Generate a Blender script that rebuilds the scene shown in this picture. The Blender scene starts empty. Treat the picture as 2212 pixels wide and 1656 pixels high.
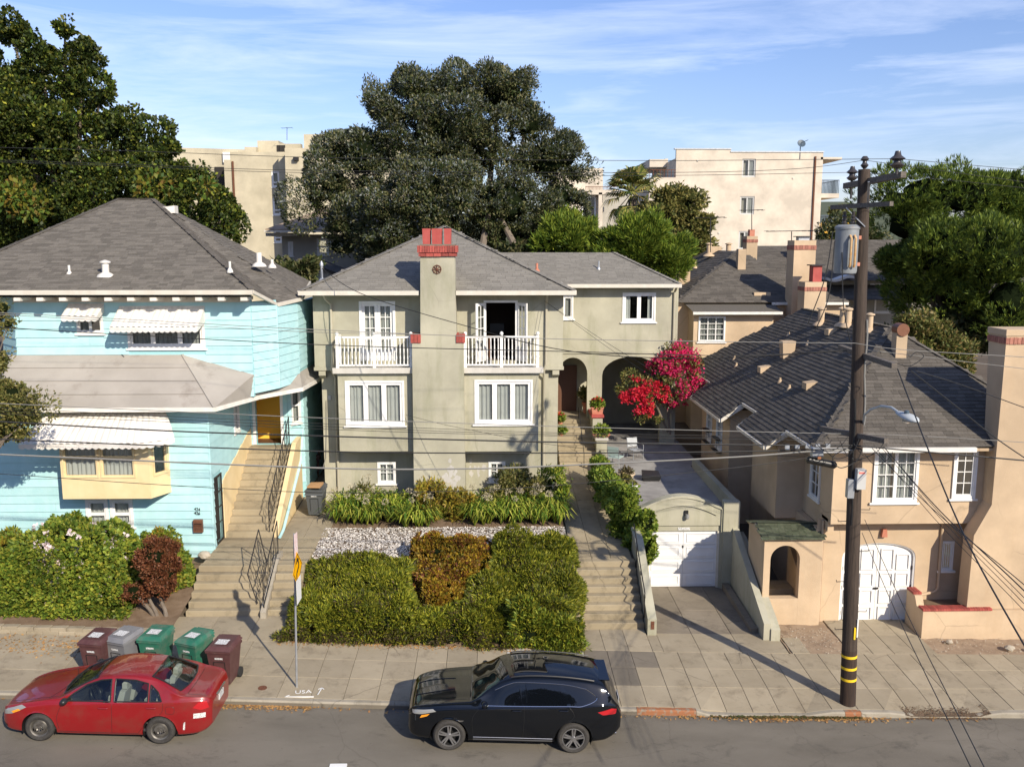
import bpy, math, random
import numpy as np
from math import *
from mathutils import Vector, Matrix, noise
random.seed(7); RNG = np.random.default_rng(7)
SC = bpy.context.scene
COL = SC.collection
# ------------------------------------------------------------------ camera
CF, CH, CP, CYAW = 1950.0, 11.33, radians(8.83), radians(1.34)   # focal (in 2212 px widths), height, pitch, yaw
_F = Vector((sin(CYAW)*cos(CP), cos(CYAW)*cos(CP), -sin(CP)))
_R = Vector((cos(CYAW), -sin(CYAW), 0)); _U = _R.cross(_F)
CC = Vector((0, 0, CH))
cam = bpy.data.cameras.new('camera'); camo = bpy.data.objects.new('camera', cam); COL.objects.link(camo)
cam.sensor_width = 36; cam.sensor_fit = 'HORIZONTAL'; cam.lens = 36*CF/2212; cam.clip_end = 3000; cam.clip_start = .1
camo.matrix_world = Matrix.Translation(CC) @ Matrix((_R, _U, -_F)).transposed().to_4x4()
SC.camera = camo
# ------------------------------------------------------------------ sky, sun, exposure
SUN_AZ = Vector((.54, -.84)).normalized(); SUN_EL = radians(31)
world = bpy.data.worlds.new('World'); SC.world = world; world.use_nodes = True
def build_world():
    nt = world.node_tree; N = nt.nodes; L = nt.links; N.clear()
    out = N.new('ShaderNodeOutputWorld'); bg = N.new('ShaderNodeBackground'); bg.inputs[1].default_value = SKY_K
    sky = N.new('ShaderNodeTexSky'); sky.sky_type = 'NISHITA'; sky.sun_disc = False
    sky.sun_elevation = SUN_EL; sky.sun_rotation = atan2(SUN_AZ.x, SUN_AZ.y)
    sky.air_density = 1.15; sky.dust_density = .6; sky.ozone_density = 2.2
    tc = N.new('ShaderNodeTexCoord')
    mp = N.new('ShaderNodeMapping'); mp.inputs['Scale'].default_value = (1.5, 1.5, 13); mp.inputs['Rotation'].default_value = (0.12, -0.1, .3)
    n1 = N.new('ShaderNodeTexNoise'); n1.inputs['Scale'].default_value = 1.7; n1.inputs['Detail'].default_value = 9; n1.inputs['Roughness'].default_value = .62; n1.inputs['Distortion'].default_value = .5
    L.new(tc.outputs['Generated'], mp.inputs[0]); L.new(mp.outputs[0], n1.inputs[0])
    cr = N.new('ShaderNodeValToRGB'); cr.color_ramp.elements[0].position = .46; cr.color_ramp.elements[1].position = .74
    L.new(n1.outputs[0], cr.inputs[0])
    # thin wisps grow thicker towards the horizon, as cirrus seen edge-on does
    sx = N.new('ShaderNodeSeparateXYZ'); L.new(tc.outputs['Generated'], sx.inputs[0])
    mr = N.new('ShaderNodeMapRange'); mr.inputs[1].default_value = 0; mr.inputs[2].default_value = .32; mr.inputs[3].default_value = .85; mr.inputs[4].default_value = .33
    L.new(sx.outputs[2], mr.inputs[0])
    mu = N.new('ShaderNodeMath'); mu.operation = 'MULTIPLY'; L.new(cr.outputs[0], mu.inputs[0]); L.new(mr.outputs[0], mu.inputs[1])
    mul = N.new('ShaderNodeMix'); mul.data_type = 'RGBA'; mul.blend_type = 'MULTIPLY'; mul.inputs[0].default_value = 1
    L.new(sky.outputs[0], mul.inputs[6]); mul.inputs[7].default_value = SKY_TINT
    mx = N.new('ShaderNodeMix'); mx.data_type = 'RGBA'; mx.inputs[7].default_value = CLOUD
    L.new(mu.outputs[0], mx.inputs[0]); L.new(mul.outputs[2], mx.inputs[6])
    L.new(mx.outputs[2], bg.inputs[0]); L.new(bg.outputs[0], out.inputs[0])
SKY_K = .1; SKY_TINT = (.95, .99, 1.32, 1); CLOUD = (8.4, 9.2, 11.0, 1)
build_world()
sl = bpy.data.lights.new('sun', 'SUN'); sl.energy = 5.0; sl.angle = radians(.53); sl.color = (1, .9, .745)
so = bpy.data.objects.new('sun', sl); COL.objects.link(so)
so.rotation_euler = Vector((SUN_AZ.x*cos(SUN_EL), SUN_AZ.y*cos(SUN_EL), sin(SUN_EL))).to_track_quat('Z', 'Y').to_euler()
SC.view_settings.view_transform = 'Standard'; SC.view_settings.look = 'None'; SC.view_settings.exposure = .33; SC.view_settings.gamma = 1
# ------------------------------------------------------------------ measuring: a pixel of the 2212x1656 view meets a plane
def _ray(x, y): return _F + _R*((x-1106)/CF) - _U*((y-828)/CF)
def PY(x, y, v): d = _ray(x, y); return CC + d*(v/d.y)
def PX(x, y, v): d = _ray(x, y); return CC + d*(v/d.x)
def PZ(x, y, v): d = _ray(x, y); return CC + d*((v-CH)/d.z)
def RY(Y, x0, y0, x1, y1):          # facade rectangle -> X0, X1, Z0, Z1
    ym, xm = (y0+y1)/2, (x0+x1)/2
    return PY(x0, ym, Y).x, PY(x1, ym, Y).x, PY(xm, y1, Y).z, PY(xm, y0, Y).z
def g4(*a): return tuple(v*.3261 + (540 if i % 2 else 0) for i, v in enumerate(a))
def g5(*a): return tuple(v*.3651 + (475.2 if i % 2 else 633.6) for i, v in enumerate(a))
def g6(*a): return tuple(v*.3044 + (576 if i % 2 else 1152) for i, v in enumerate(a))
def gr(*a): return tuple(v*.3489 + (504 if i % 2 else 1440) for i, v in enumerate(a))
def gb(*a): return tuple(v*.413 + (972 if i % 2 else 1620) for i, v in enumerate(a))
def gh(*a): return tuple(v*.3255 + (1008 if i % 2 else 540) for i, v in enumerate(a))
def gt(*a): return tuple(v*.3815 + (288 if i % 2 else 1368) for i, v in enumerate(a))
def gl(*a): return tuple(v*.2087 + (273.6 if i % 2 else 388.8) for i, v in enumerate(a))
def lerp(a, b, t): return a+(b-a)*t
def interp(x, pts):
    if x <= pts[0][0]: return pts[0][1]
    for (a, va), (b, vb) in zip(pts, pts[1:]):
        if x <= b: return va+(vb-va)*(x-a)/(b-a)
    return pts[-1][1]
# ------------------------------------------------------------------ objects
WM = {}
def reg(o, name, parent, local):
    COL.objects.link(o)
    if parent is not None:
        o.parent = parent
        if not local: o.matrix_parent_inverse = WM.get(parent.name, Matrix()).inverted()
    return o
def thing(name, label, cat, loc=(0, 0, 0), rz=0, group=None, rot=None):
    o = bpy.data.objects.new(name, None); COL.objects.link(o); o.empty_display_size = .2
    o.location = loc; o.rotation_euler = rot or (0, 0, rz)
    o['label'] = label; o['category'] = cat
    if group: o['group'] = group
    WM[o.name] = Matrix.LocRotScale(Vector(loc), o.rotation_euler.to_quaternion(), None)
    return o
def tag(o, label, cat, group=None):
    o['label'] = label; o['category'] = cat
    if group: o['group'] = group
    return o
def struct(o): o['kind'] = 'structure'; return o
def stuff(o): o['kind'] = 'stuff'; return o
class MB:
    def __init__(s, M=None): s.v = []; s.f = []; s.M = M
    def add(s, vs, fs):
        n = len(s.v)
        if s.M is not None: vs = [s.M @ Vector(v) for v in vs]
        s.v += [tuple(v) for v in vs]; s.f += [tuple(n+i for i in f) for f in fs]; return s
    def poly(s, *p): return s.add(p, [tuple(range(len(p)))])
    def hexa(s, p):    # 8 points: bottom ring 0-3, top ring 4-7
        return s.add(p, [(3, 2, 1, 0), (4, 5, 6, 7), (0, 1, 5, 4), (1, 2, 6, 5), (2, 3, 7, 6), (3, 0, 4, 7)])
    def box(s, x0, x1, y0, y1, z0, z1, c=0):
        if x0 > x1: x0, x1 = x1, x0
        if y0 > y1: y0, y1 = y1, y0
        if z0 > z1: z0, z1 = z1, z0
        if c <= 0: return s.hexa([(x0, y0, z0), (x1, y0, z0), (x1, y1, z0), (x0, y1, z0), (x0, y0, z1), (x1, y0, z1), (x1, y1, z1), (x0, y1, z1)])
        P = [(x0, y0), (x1, y0), (x1, y1), (x0, y1)]; Q = [(x0+c, y0+c), (x1-c, y0+c), (x1-c, y1-c), (x0+c, y1-c)]
        s.add([(*p, z0) for p in P]+[(*p, z1-c) for p in P]+[(*p, z1) for p in Q],
              [(3, 2, 1, 0), (0, 1, 5, 4), (1, 2, 6, 5), (2, 3, 7, 6), (3, 0, 4, 7), (4, 5, 9, 8), (5, 6, 10, 9), (6, 7, 11, 10), (7, 4, 8, 11), (8, 9, 10, 11)]); return s
    def beam(s, a, b, w, h=None, up=(0, 0, 1)):
        a, b = Vector(a), Vector(b); h = h or w; d = (b-a).normalized(); u = Vector(up)
        r = d.cross(u)
        if r.length < 1e-3: r = d.cross(Vector((1, 0, 0)))
        r.normalize(); u = r.cross(d)
        r = r*w/2; u = u*h/2
        return s.hexa([a-r-u, a+r-u, b+r-u, b-r-u, a-r+u, a+r+u, b+r+u, b-r+u])
    def tube(s, pts, r, n=6, cap=True):
        pts = [Vector(p) for p in pts]; rs = r if isinstance(r, (list, tuple)) else [r]*len(pts)
        vs = []; fs = []; pr = None
        for i, p in enumerate(pts):
            d = (pts[min(i+1, len(pts)-1)]-pts[max(i-1, 0)]).normalized()
            if pr is None:
                pr = d.cross(Vector((0, 0, 1)))
                if pr.length < 1e-2: pr = d.cross(Vector((1, 0, 0)))
            pr = (pr-d*pr.dot(d)).normalized(); q = d.cross(pr)
            for k in range(n):
                a = 2*pi*k/n; vs.append(p+(pr*cos(a)+q*sin(a))*rs[i])
        for i in range(len(pts)-1):
            for k in range(n):
                k2 = (k+1) % n; fs.append((i*n+k, i*n+k2, (i+1)*n+k2, (i+1)*n+k))
        if cap: fs.append(tuple(range(n))[::-1]); fs.append(tuple((len(pts)-1)*n+k for k in range(n)))
        return s.add(vs, fs)
    def lathe(s, prof, n=16, c=(0, 0, 0), M=None, cap=True):   # prof: (r, z)
        vs = []; fs = []
        for r, z in prof:
            for k in range(n):
                a = 2*pi*k/n; p = Vector((r*cos(a), r*sin(a), z))
                if M is not None: p = M @ p
                vs.append(p+Vector(c))
        for i in range(len(prof)-1):
            for k in range(n):
                k2 = (k+1) % n; fs.append((i*n+k, i*n+k2, (i+1)*n+k2, (i+1)*n+k))
        if cap: fs.append(tuple(range(n))[::-1]); fs.append(tuple((len(prof)-1)*n+k for k in range(n)))
        return s.add(vs, fs)
    def prism(s, pts, d):    # planar ring extruded by vector d
        n = len(pts); pts = [Vector(p) for p in pts]; d = Vector(d)
        return s.add(pts+[p+d for p in pts], [tuple(range(n))[::-1], tuple(range(n, 2*n))]+[(i, (i+1) % n, n+(i+1) % n, n+i) for i in range(n)])
    def ico(s, c, r, sub=1, sz=(1, 1, 1), jit=0):
        import bmesh
        bm = bmesh.new(); bmesh.ops.create_icosphere(bm, subdivisions=sub, radius=1)
        vs = [Vector((v.co.x*r*sz[0], v.co.y*r*sz[1], v.co.z*r*sz[2]))*(1+random.uniform(-jit, jit))+Vector(c) for v in bm.verts]
        bm.verts.ensure_lookup_table(); fs = [tuple(v.index for v in f.verts) for f in bm.faces]; bm.free()
        return s.add(vs, fs)
    def mesh(s, name, mat, smooth=False):
        me = bpy.data.meshes.new(name); me.from_pydata(s.v, [], s.f)
        for m in (mat if isinstance(mat, (list, tuple)) else [mat]): me.materials.append(m)
        if smooth:
            me.shade_smooth()
            try: me.set_sharp_from_angle(angle=radians(38))
            except Exception: pass
        me.update(); return me
    def build(s, name, mat, parent=None, local=False, smooth=False):
        o = bpy.data.objects.new(name, s.mesh(name, mat, smooth)); return reg(o, name, parent, local)
def inst(name, me, parent, M, local=False):
    o = bpy.data.objects.new(name, me); reg(o, name, parent, local); o.matrix_basis = M; return o
def np_mesh(name, verts, nv, mat):   # faces: consecutive groups of nv vertices
    me = bpy.data.meshes.new(name); n = len(verts); nf = n//nv
    me.vertices.add(n); me.vertices.foreach_set('co', np.ascontiguousarray(verts, dtype=np.float32).ravel())
    me.loops.add(n); me.loops.foreach_set('vertex_index', np.arange(n, dtype=np.int32))
    me.polygons.add(nf); me.polygons.foreach_set('loop_start', np.arange(0, n, nv, dtype=np.int32))
    me.update(calc_edges=True); me.materials.append(mat); return me
def copy_tree(o, parent=None):
    c = o.copy(); COL.objects.link(c); c.parent = parent
    for ch in o.children: copy_tree(ch, c)
    return c
class Fr:   # a wall's own frame: u along it, d into the building, z up
    def __init__(s, o, u=(1, 0, 0), n=(0, 1, 0)):
        u = Vector(u).normalized(); n = Vector(n).normalized()
        s.M = Matrix(((u.x, n.x, 0, o[0]), (u.y, n.y, 0, o[1]), (u.z, n.z, 1, o[2] if len(o) > 2 else 0), (0, 0, 0, 1)))
    def p(s, u, d, z): return s.M @ Vector((u, d, z))
    def mb(s): return MB(s.M)
FY = lambda Y: Fr((0, Y, 0))                       # faces the street, u = X
FXR = lambda X: Fr((X, 0, 0), (0, 1, 0), (-1, 0, 0))   # faces right, u = Y
FXL = lambda X: Fr((X, 0, 0), (0, 1, 0), (1, 0, 0))    # faces left, u = Y
def wall(fr, u0, u1, z0, z1, ops, mat, parent, t=.18, name='wall'):
    us = sorted({u0, u1, *[min(max(v, u0), u1) for o in ops for v in o[:2]]}); zs = sorted({z0, z1, *[min(max(v, z0), z1) for o in ops for v in o[2:4]]})
    m = fr.mb()
    for a, b in zip(us, us[1:]):
        for c, d in zip(zs, zs[1:]):
            um, zm = (a+b)/2, (c+d)/2
            if any(o[0] < um < o[1] and o[2] < zm < o[3] for o in ops): continue
            m.poly((a, 0, c), (b, 0, c), (b, 0, d), (a, 0, d)); m.poly((b, t, c), (a, t, c), (a, t, d), (b, t, d))
    for o in ops:
        a, b, c, d = o[:4]
        m.poly((a, 0, c), (a, t, c), (b, t, c), (b, 0, c)); m.poly((a, 0, d), (b, 0, d), (b, t, d), (a, t, d))
        m.poly((a, 0, c), (a, 0, d), (a, t, d), (a, t, c)); m.poly((b, 0, c), (b, t, c), (b, t, d), (b, 0, d))
    m.poly((u0, 0, z0), (u0, 0, z1), (u0, t, z1), (u0, t, z0)); m.poly((u1, 0, z0), (u1, t, z0), (u1, t, z1), (u1, 0, z1))
    m.poly((u0, 0, z1), (u1, 0, z1), (u1, t, z1), (u0, t, z1)); m.poly((u0, 0, z0), (u0, t, z0), (u1, t, z0), (u1, 0, z0))
    return m.build(name, mat, parent)
def curtain_mb(fr, u0, u1, z0, z1, d, amp=.025, per=.13):
    m = fr.mb(); n = max(4, int((u1-u0)/per*6)); r = random.random()*9
    row = [(u0+(u1-u0)*i/n, amp*sin(2*pi*i/6+.8*sin(i*.37+r))+amp*.5*sin(i*.6+r)) for i in range(n+1)]
    for (a, da), (b, db) in zip(row, row[1:]): m.poly((a, d+da, z0), (b, d+db, z0), (b, d+db*.7, z1), (a, d+da*.7, z1))
    return m
def window(parent, fr, u0, u1, z0, z1, panels=1, cols=1, rows=1, fw=.07, sw=.05, mat=None, glass=None, curtain=None, gap=None, sill=True, rec=.03, mid=None, name='window', bw=.022, widths=None, sillmat=None):
    """frame with mullions between panels and bars inside them; panes, curtain and sill hang under it"""
    mat = mat or M_['white_paint']; glass = glass or M_['glass']
    m = fr.mb(); d0, d1 = rec, rec+.08
    m.box(u0, u0+fw, d0-.03, d1, z0, z1); m.box(u1-fw, u1, d0-.03, d1, z0, z1)
    m.box(u0+fw, u1-fw, d0-.03, d1, z1-fw, z1); m.box(u0+fw, u1-fw, d0-.03, d1, z0, z0+fw)
    a, b = u0+fw, u1-fw; ws = widths or [1]*panels; tot = sum(ws); acc = 0; edges = []
    for w in ws: e0 = a+(b-a)*acc/tot; acc += w; edges.append((e0, a+(b-a)*acc/tot))
    f = m.build(name, mat, parent); k = fr.mb(); panes = []
    for e0, e1 in edges:
        zz = [(z0+fw, z1-fw)] if not mid else [(z0+fw, z0+fw+(z1-z0-2*fw)*mid), (z0+fw+(z1-z0-2*fw)*mid, z1-fw)]
        for q, (za, zb) in enumerate(zz):
            o = .006*q
            k.box(e0, e0+sw, d0+o, d1-.02+o, za, zb); k.box(e1-sw, e1, d0+o, d1-.02+o, za, zb); k.box(e0+sw, e1-sw, d0+o, d1-.02+o, zb-sw, zb); k.box(e0+sw, e1-sw, d0+o, d1-.02+o, za, za+sw)
            for c in range(1, cols): x = e0+sw+(e1-e0-2*sw)*c/cols; k.box(x-bw/2, x+bw/2, d0+.008, d1-.026, za+sw, zb-sw)
            rr = rows if not mid else max(1, rows//2)
            for c in range(1, rr): z = za+sw+(zb-za-2*sw)*c/rr; k.box(e0+sw, e1-sw, d0+.012, d1-.03, z-bw/2, z+bw/2)
            panes.append((e0+sw, e1-sw, za+sw, zb-sw))
    k.build('sash', mat, f)
    for (p, q, r, s) in panes: fr.mb().poly((p, d0+.035, r), (q, d0+.035, r), (q, d0+.035, s), (p, d0+.035, s)).build('pane', glass, f)
    if curtain:
        if gap:
            g0, g1 = lerp(a, b, gap[0]), lerp(a, b, gap[1])
            if g0 > a+.02: curtain_mb(fr, a, g0, z0+fw, z1-fw, d1+.05).build('curtain', curtain, f)
            if g1 < b-.02: curtain_mb(fr, g1, b, z0+fw, z1-fw, d1+.05).build('curtain', curtain, f)
        else: curtain_mb(fr, a, b, z0+fw, z1-fw, d1+.05).build('curtain', curtain, f)
    if sill: fr.mb().box(u0-.07, u1+.07, -.07, d0-.001, z0-.06, z0-.002).build('sill', sillmat or mat, f)
    return f
def text_mesh(s, size, mat, depth=.004):
    cu = bpy.data.curves.new('t', 'FONT'); cu.body = s; cu.size = size; cu.extrude = depth; cu.align_x = 'CENTER'; cu.align_y = 'CENTER'; cu.resolution_u = 3
    o = bpy.data.objects.new('t', cu); COL.objects.link(o); dg = bpy.context.evaluated_depsgraph_get(); dg.update()
    me = bpy.data.meshes.new_from_object(o.evaluated_get(dg)); bpy.data.objects.remove(o); bpy.data.curves.remove(cu)
    me.materials.clear(); me.materials.append(mat); return me
def face_y(x, y, z): return Matrix.Translation((x, y, z)) @ Matrix.Rotation(pi/2, 4, 'X')   # text facing the street
# ------------------------------------------------------------------ materials
M_ = {}
def nodes(name):
    m = bpy.data.materials.new(name); m.use_nodes = True; M_[name] = m
    nt = m.node_tree; return m, nt, nt.nodes['Principled BSDF']
def _n(nt, t, **k):
    n = nt.nodes.new(t)
    for a, b in k.items():
        if a in n.inputs.keys(): n.inputs[a].default_value = b
        else: setattr(n, a, b)
    return n
def c4(c): return (c[0], c[1], c[2], 1)
def mixc(nt, fac, a, b, bt='MIX'):
    x = _n(nt, 'ShaderNodeMix', data_type='RGBA', blend_type=bt)
    for i, v in ((0, fac), (6, a), (7, b)):
        if isinstance(v, bpy.types.NodeSocket): nt.links.new(v, x.inputs[i])
        else: x.inputs[i].default_value = v if i == 0 else c4(v)
    return x.outputs[2]
def ramp(nt, src, a, b):
    r = _n(nt, 'ShaderNodeValToRGB'); r.color_ramp.elements[0].position = a; r.color_ramp.elements[1].position = b
    nt.links.new(src, r.inputs[0]); return r.outputs[0]
def wpos(nt, sc=(1, 1, 1)):
    g = _n(nt, 'ShaderNodeNewGeometry'); mp = _n(nt, 'ShaderNodeMapping'); mp.inputs['Scale'].default_value = sc
    nt.links.new(g.outputs['Position'], mp.inputs[0]); return mp.outputs[0]
def noi(nt, scale, detail=4, vec=None, rough=.55, dist=0):
    n = _n(nt, 'ShaderNodeTexNoise', Scale=scale, Detail=detail, Roughness=rough, Distortion=dist)
    nt.links.new(vec if vec is not None else wpos(nt), n.inputs[0]); return n.outputs[0]
def bump(nt, b, h, st, dist=.02):
    n = _n(nt, 'ShaderNodeBump', Strength=st, Distance=dist); nt.links.new(h, n.inputs['Height']); nt.links.new(n.outputs[0], b.inputs['Normal'])
def rnd(nt):     # one value per loose piece, whether it is an object or an island of a joined mesh
    g = _n(nt, 'ShaderNodeNewGeometry'); o = _n(nt, 'ShaderNodeObjectInfo')
    a = _n(nt, 'ShaderNodeMath', operation='ADD'); nt.links.new(g.outputs['Random Per Island'], a.inputs[0]); nt.links.new(o.outputs['Random'], a.inputs[1])
    f = _n(nt, 'ShaderNodeMath', operation='FRACT'); nt.links.new(a.outputs[0], f.inputs[0]); return f.outputs[0]
def mat(name, col, col2=None, scale=3, rough=.6, metal=0, spec=.4, bs=.0, bsc=60, isl=0, streak=0, coat=0, detail=4, lo=.35, hi=.7, dirt=None, dsc=1.2, dlo=.55, dhi=.75):
    m, nt, b = nodes(name); c = None
    b.inputs['Roughness'].default_value = rough; b.inputs['Metallic'].default_value = metal; b.inputs['Specular IOR Level'].default_value = spec; b.inputs['Coat Weight'].default_value = coat
    b.inputs['Coat Roughness'].default_value = .04
    if col2 is not None: c = mixc(nt, ramp(nt, noi(nt, scale, detail), lo, hi), col, col2)
    if isl:
        c0 = c if c is not None else col
        v = _n(nt, 'ShaderNodeMapRange'); v.inputs[3].default_value = 1-isl; v.inputs[4].default_value = 1+isl; nt.links.new(rnd(nt), v.inputs[0])
        hs = _n(nt, 'ShaderNodeHueSaturation'); nt.links.new(v.outputs[0], hs.inputs['Value'])
        if isinstance(c0, bpy.types.NodeSocket): nt.links.new(c0, hs.inputs['Color'])
        else: hs.inputs['Color'].default_value = c4(c0)
        c = hs.outputs[0]
    if streak:
        f = ramp(nt, noi(nt, 1.6, 6, wpos(nt, (2.2, 2.2, .25)), .65), .45, .8)
        mm = _n(nt, 'ShaderNodeMath', operation='MULTIPLY'); mm.inputs[1].default_value = streak; nt.links.new(f, mm.inputs[0])
        c = mixc(nt, mm.outputs[0], c if c is not None else col, tuple(x*.55 for x in col))
    if dirt is not None: c = mixc(nt, ramp(nt, noi(nt, dsc, 7, None, .7), dlo, dhi), c if c is not None else col, dirt)
    if c is not None: nt.links.new(c, b.inputs['Base Color'])
    else: b.inputs['Base Color'].default_value = c4(col)
    if bs: bump(nt, b, noi(nt, bsc, 5, None, .6), bs)
    return m
def leaf_mat(name, cols, rough=.55, trans=.25, spec=.3):
    m, nt, b = nodes(name); r = rnd(nt); cr = _n(nt, 'ShaderNodeValToRGB'); nt.links.new(r, cr.inputs[0])
    el = cr.color_ramp.elements; el[0].color = c4(cols[0]); el[0].position = 0; el[1].color = c4(cols[-1]); el[1].position = 1
    for i, c in enumerate(cols[1:-1]): e = el.new((i+1)/(len(cols)-1)); e.color = c4(c)
    # broad drifts of tone through the crown
    v = _n(nt, 'ShaderNodeMapRange'); v.inputs[1].default_value = .3; v.inputs[2].default_value = .7; v.inputs[3].default_value = .72; v.inputs[4].default_value = 1.3
    nt.links.new(noi(nt, .9, 3), v.inputs[0]); hs = _n(nt, 'ShaderNodeHueSaturation'); nt.links.new(v.outputs[0], hs.inputs['Value']); nt.links.new(cr.outputs[0], hs.inputs['Color'])
    nt.links.new(hs.outputs[0], b.inputs['Base Color']); b.inputs['Roughness'].default_value = rough; b.inputs['Specular IOR Level'].default_value = spec
    if trans:
        t = _n(nt, 'ShaderNodeBsdfTranslucent'); nt.links.new(hs.outputs[0], t.inputs[0]); x = _n(nt, 'ShaderNodeMixShader'); x.inputs[0].default_value = trans
        nt.links.new(b.outputs[0], x.inputs[1]); nt.links.new(t.outputs[0], x.inputs[2]); nt.links.new(x.outputs[0], nt.nodes['Material Output'].inputs[0])
    return m
def glass_mat(name, tint=(.75, .8, .8), refl=1.0, trans=.8, rough=.01):
    m, nt, b = nodes(name); tr = _n(nt, 'ShaderNodeBsdfTransparent'); tr.inputs[0].default_value = c4(tuple(x*trans for x in tint))
    gl = _n(nt, 'ShaderNodeBsdfGlossy', Roughness=rough); lw = _n(nt, 'ShaderNodeLayerWeight'); pw = _n(nt, 'ShaderNodeMath', operation='POWER'); pw.inputs[1].default_value = 4; nt.links.new(lw.outputs['Facing'], pw.inputs[0])
    fr = _n(nt, 'ShaderNodeMath', operation='MULTIPLY_ADD'); fr.inputs[1].default_value = .8; fr.inputs[2].default_value = .06*refl; nt.links.new(pw.outputs[0], fr.inputs[0])
    x = _n(nt, 'ShaderNodeMixShader'); nt.links.new(fr.outputs[0], x.inputs[0]); nt.links.new(tr.outputs[0], x.inputs[1]); nt.links.new(gl.outputs[0], x.inputs[2])
    nt.links.new(x.outputs[0], nt.nodes['Material Output'].inputs[0]); return m
# stucco and paint
def stucco(name, col, st=.35, stain=(.5, .55, .4), crack=True):
    m, nt, b = nodes(name); b.inputs['Roughness'].default_value = .9; b.inputs['Specular IOR Level'].default_value = .15
    d = tuple(x*.80 for x in col); l = tuple(min(1, x*1.1) for x in col)
    c = mixc(nt, ramp(nt, noi(nt, .55, 6, None, .6), .35, .68), d, l)
    f = ramp(nt, noi(nt, 1.1, 7, wpos(nt, (1.8, 1.8, .35)), .7), .5, .85); k = _n(nt, 'ShaderNodeMath', operation='MULTIPLY'); k.inputs[1].default_value = st; nt.links.new(f, k.inputs[0])
    c = mixc(nt, k.outputs[0], c, tuple(x*y for x, y in zip(col, stain)))
    if crack:
        v = _n(nt, 'ShaderNodeTexVoronoi', feature='DISTANCE_TO_EDGE', Scale=.42)
        w = _n(nt, 'ShaderNodeMix', data_type='VECTOR'); w.inputs[0].default_value = .12; nt.links.new(wpos(nt), w.inputs[4])
        nn = _n(nt, 'ShaderNodeTexNoise', Scale=2.5, Detail=5); nt.links.new(wpos(nt), nn.inputs[0]); nt.links.new(nn.outputs[1], w.inputs[5]); nt.links.new(w.outputs[1], v.inputs[0])
        mk = ramp(nt, noi(nt, .5, 2), .5, .62); r = ramp(nt, v.outputs[0], .0, .006)
        iv = _n(nt, 'ShaderNodeMath', operation='SUBTRACT'); iv.inputs[0].default_value = 1; nt.links.new(r, iv.inputs[1])
        mu = _n(nt, 'ShaderNodeMath', operation='MULTIPLY'); nt.links.new(iv.outputs[0], mu.inputs[0]); nt.links.new(mk, mu.inputs[1])
        m2 = _n(nt, 'ShaderNodeMath', operation='MULTIPLY'); m2.inputs[1].default_value = .5; nt.links.new(mu.outputs[0], m2.inputs[0])
        c = mixc(nt, m2.outputs[0], c, tuple(x*.45 for x in col))
    nt.links.new(c, b.inputs['Base Color']); bump(nt, b, noi(nt, 38, 6, None, .65), .35, .02); return m
stucco('stucco_green', (.40, .38, .29), .7); stucco('stucco_beige', (.53, .402, .268), .4, (.8, .7, .6)); stucco('stucco_far', (.50, .445, .32), .12, (.85, .8, .75), False)
stucco('stucco_pink', (.60, .53, .43), .04, (.85, .8, .75), False); stucco('stucco_grey', (.4, .38, .33), .2, (.7, .7, .7), False); stucco('stucco_yellow', (.72, .50, .19), .15, (.8, .7, .6), False)
mat('white_paint', (.72, .71, .68), (.80, .79, .76), 5, .45, streak=.16); mat('white_trim', (.62, .59, .53), (.72, .69, .63), 4, .6, streak=.25)
mat('blue_board', (.37, .605, .625), (.43, .655, .67), 3, .65, isl=.05, streak=.14, bs=.12, bsc=30); mat('blue_wall', (.31, .56, .58), None, rough=.7)
mat('yellow_paint', (.68, .53, .29), (.74, .59, .35), 2, .6, streak=.15); mat('ochre_paint', (.85, .50, .06), None, rough=.6)
mat('awning_white', (.68, .64, .58), (.78, .75, .69), 2.5, .45, streak=.3, isl=.04)
mat('gutter_paint', (.55, .51, .43), (.62, .58, .5), 3, .55, streak=.2); mat('downpipe_paint', (.40, .37, .28), None, rough=.6, streak=.3)
mat('shingle_grey', (.18, .168, .145), (.225, .212, .185), 30, .9, spec=.2, isl=.13, bs=.3, bsc=120); mat('shingle_brown', (.125, .112, .093), (.165, .15, .127), 25, .9, spec=.2, isl=.22, bs=.3, bsc=120)
mat('shingle_dark', (.088, .079, .068), (.126, .112, .094), 25, .9, spec=.2, isl=.22, bs=.3, bsc=120); mat('roof_base', (.07, .065, .058), None, rough=.95)
mat('roll_roofing', (.30, .275, .24), (.37, .34, .30), .8, .95, bs=.25, bsc=90, dirt=(.22, .19, .16), dsc=.9)
mat('roof_slab', (.22, .21, .20), (.32, .31, .29), 1.3, .95, bs=.2, bsc=30, dirt=(.12, .11, .1), dsc=.8)
mat('red_brick', (.28, .05, .04), (.36, .085, .065), 12, .8, isl=.28, bs=.25, bsc=60); mat('clay_red', (.34, .06, .05), (.40, .085, .07), 4, .7, streak=.3)
mat('brick_faded', (.30, .12, .085), (.38, .17, .12), 12, .85, isl=.2, bs=.25, bsc=60); mat('brick_mortar', (.30, .20, .15), None, rough=.95)
mat('iron', (.02, .018, .018), None, rough=.5, spec=.4); mat('rust', (.16, .06, .03), (.09, .04, .025), 30, .9, bs=.3)
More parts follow.
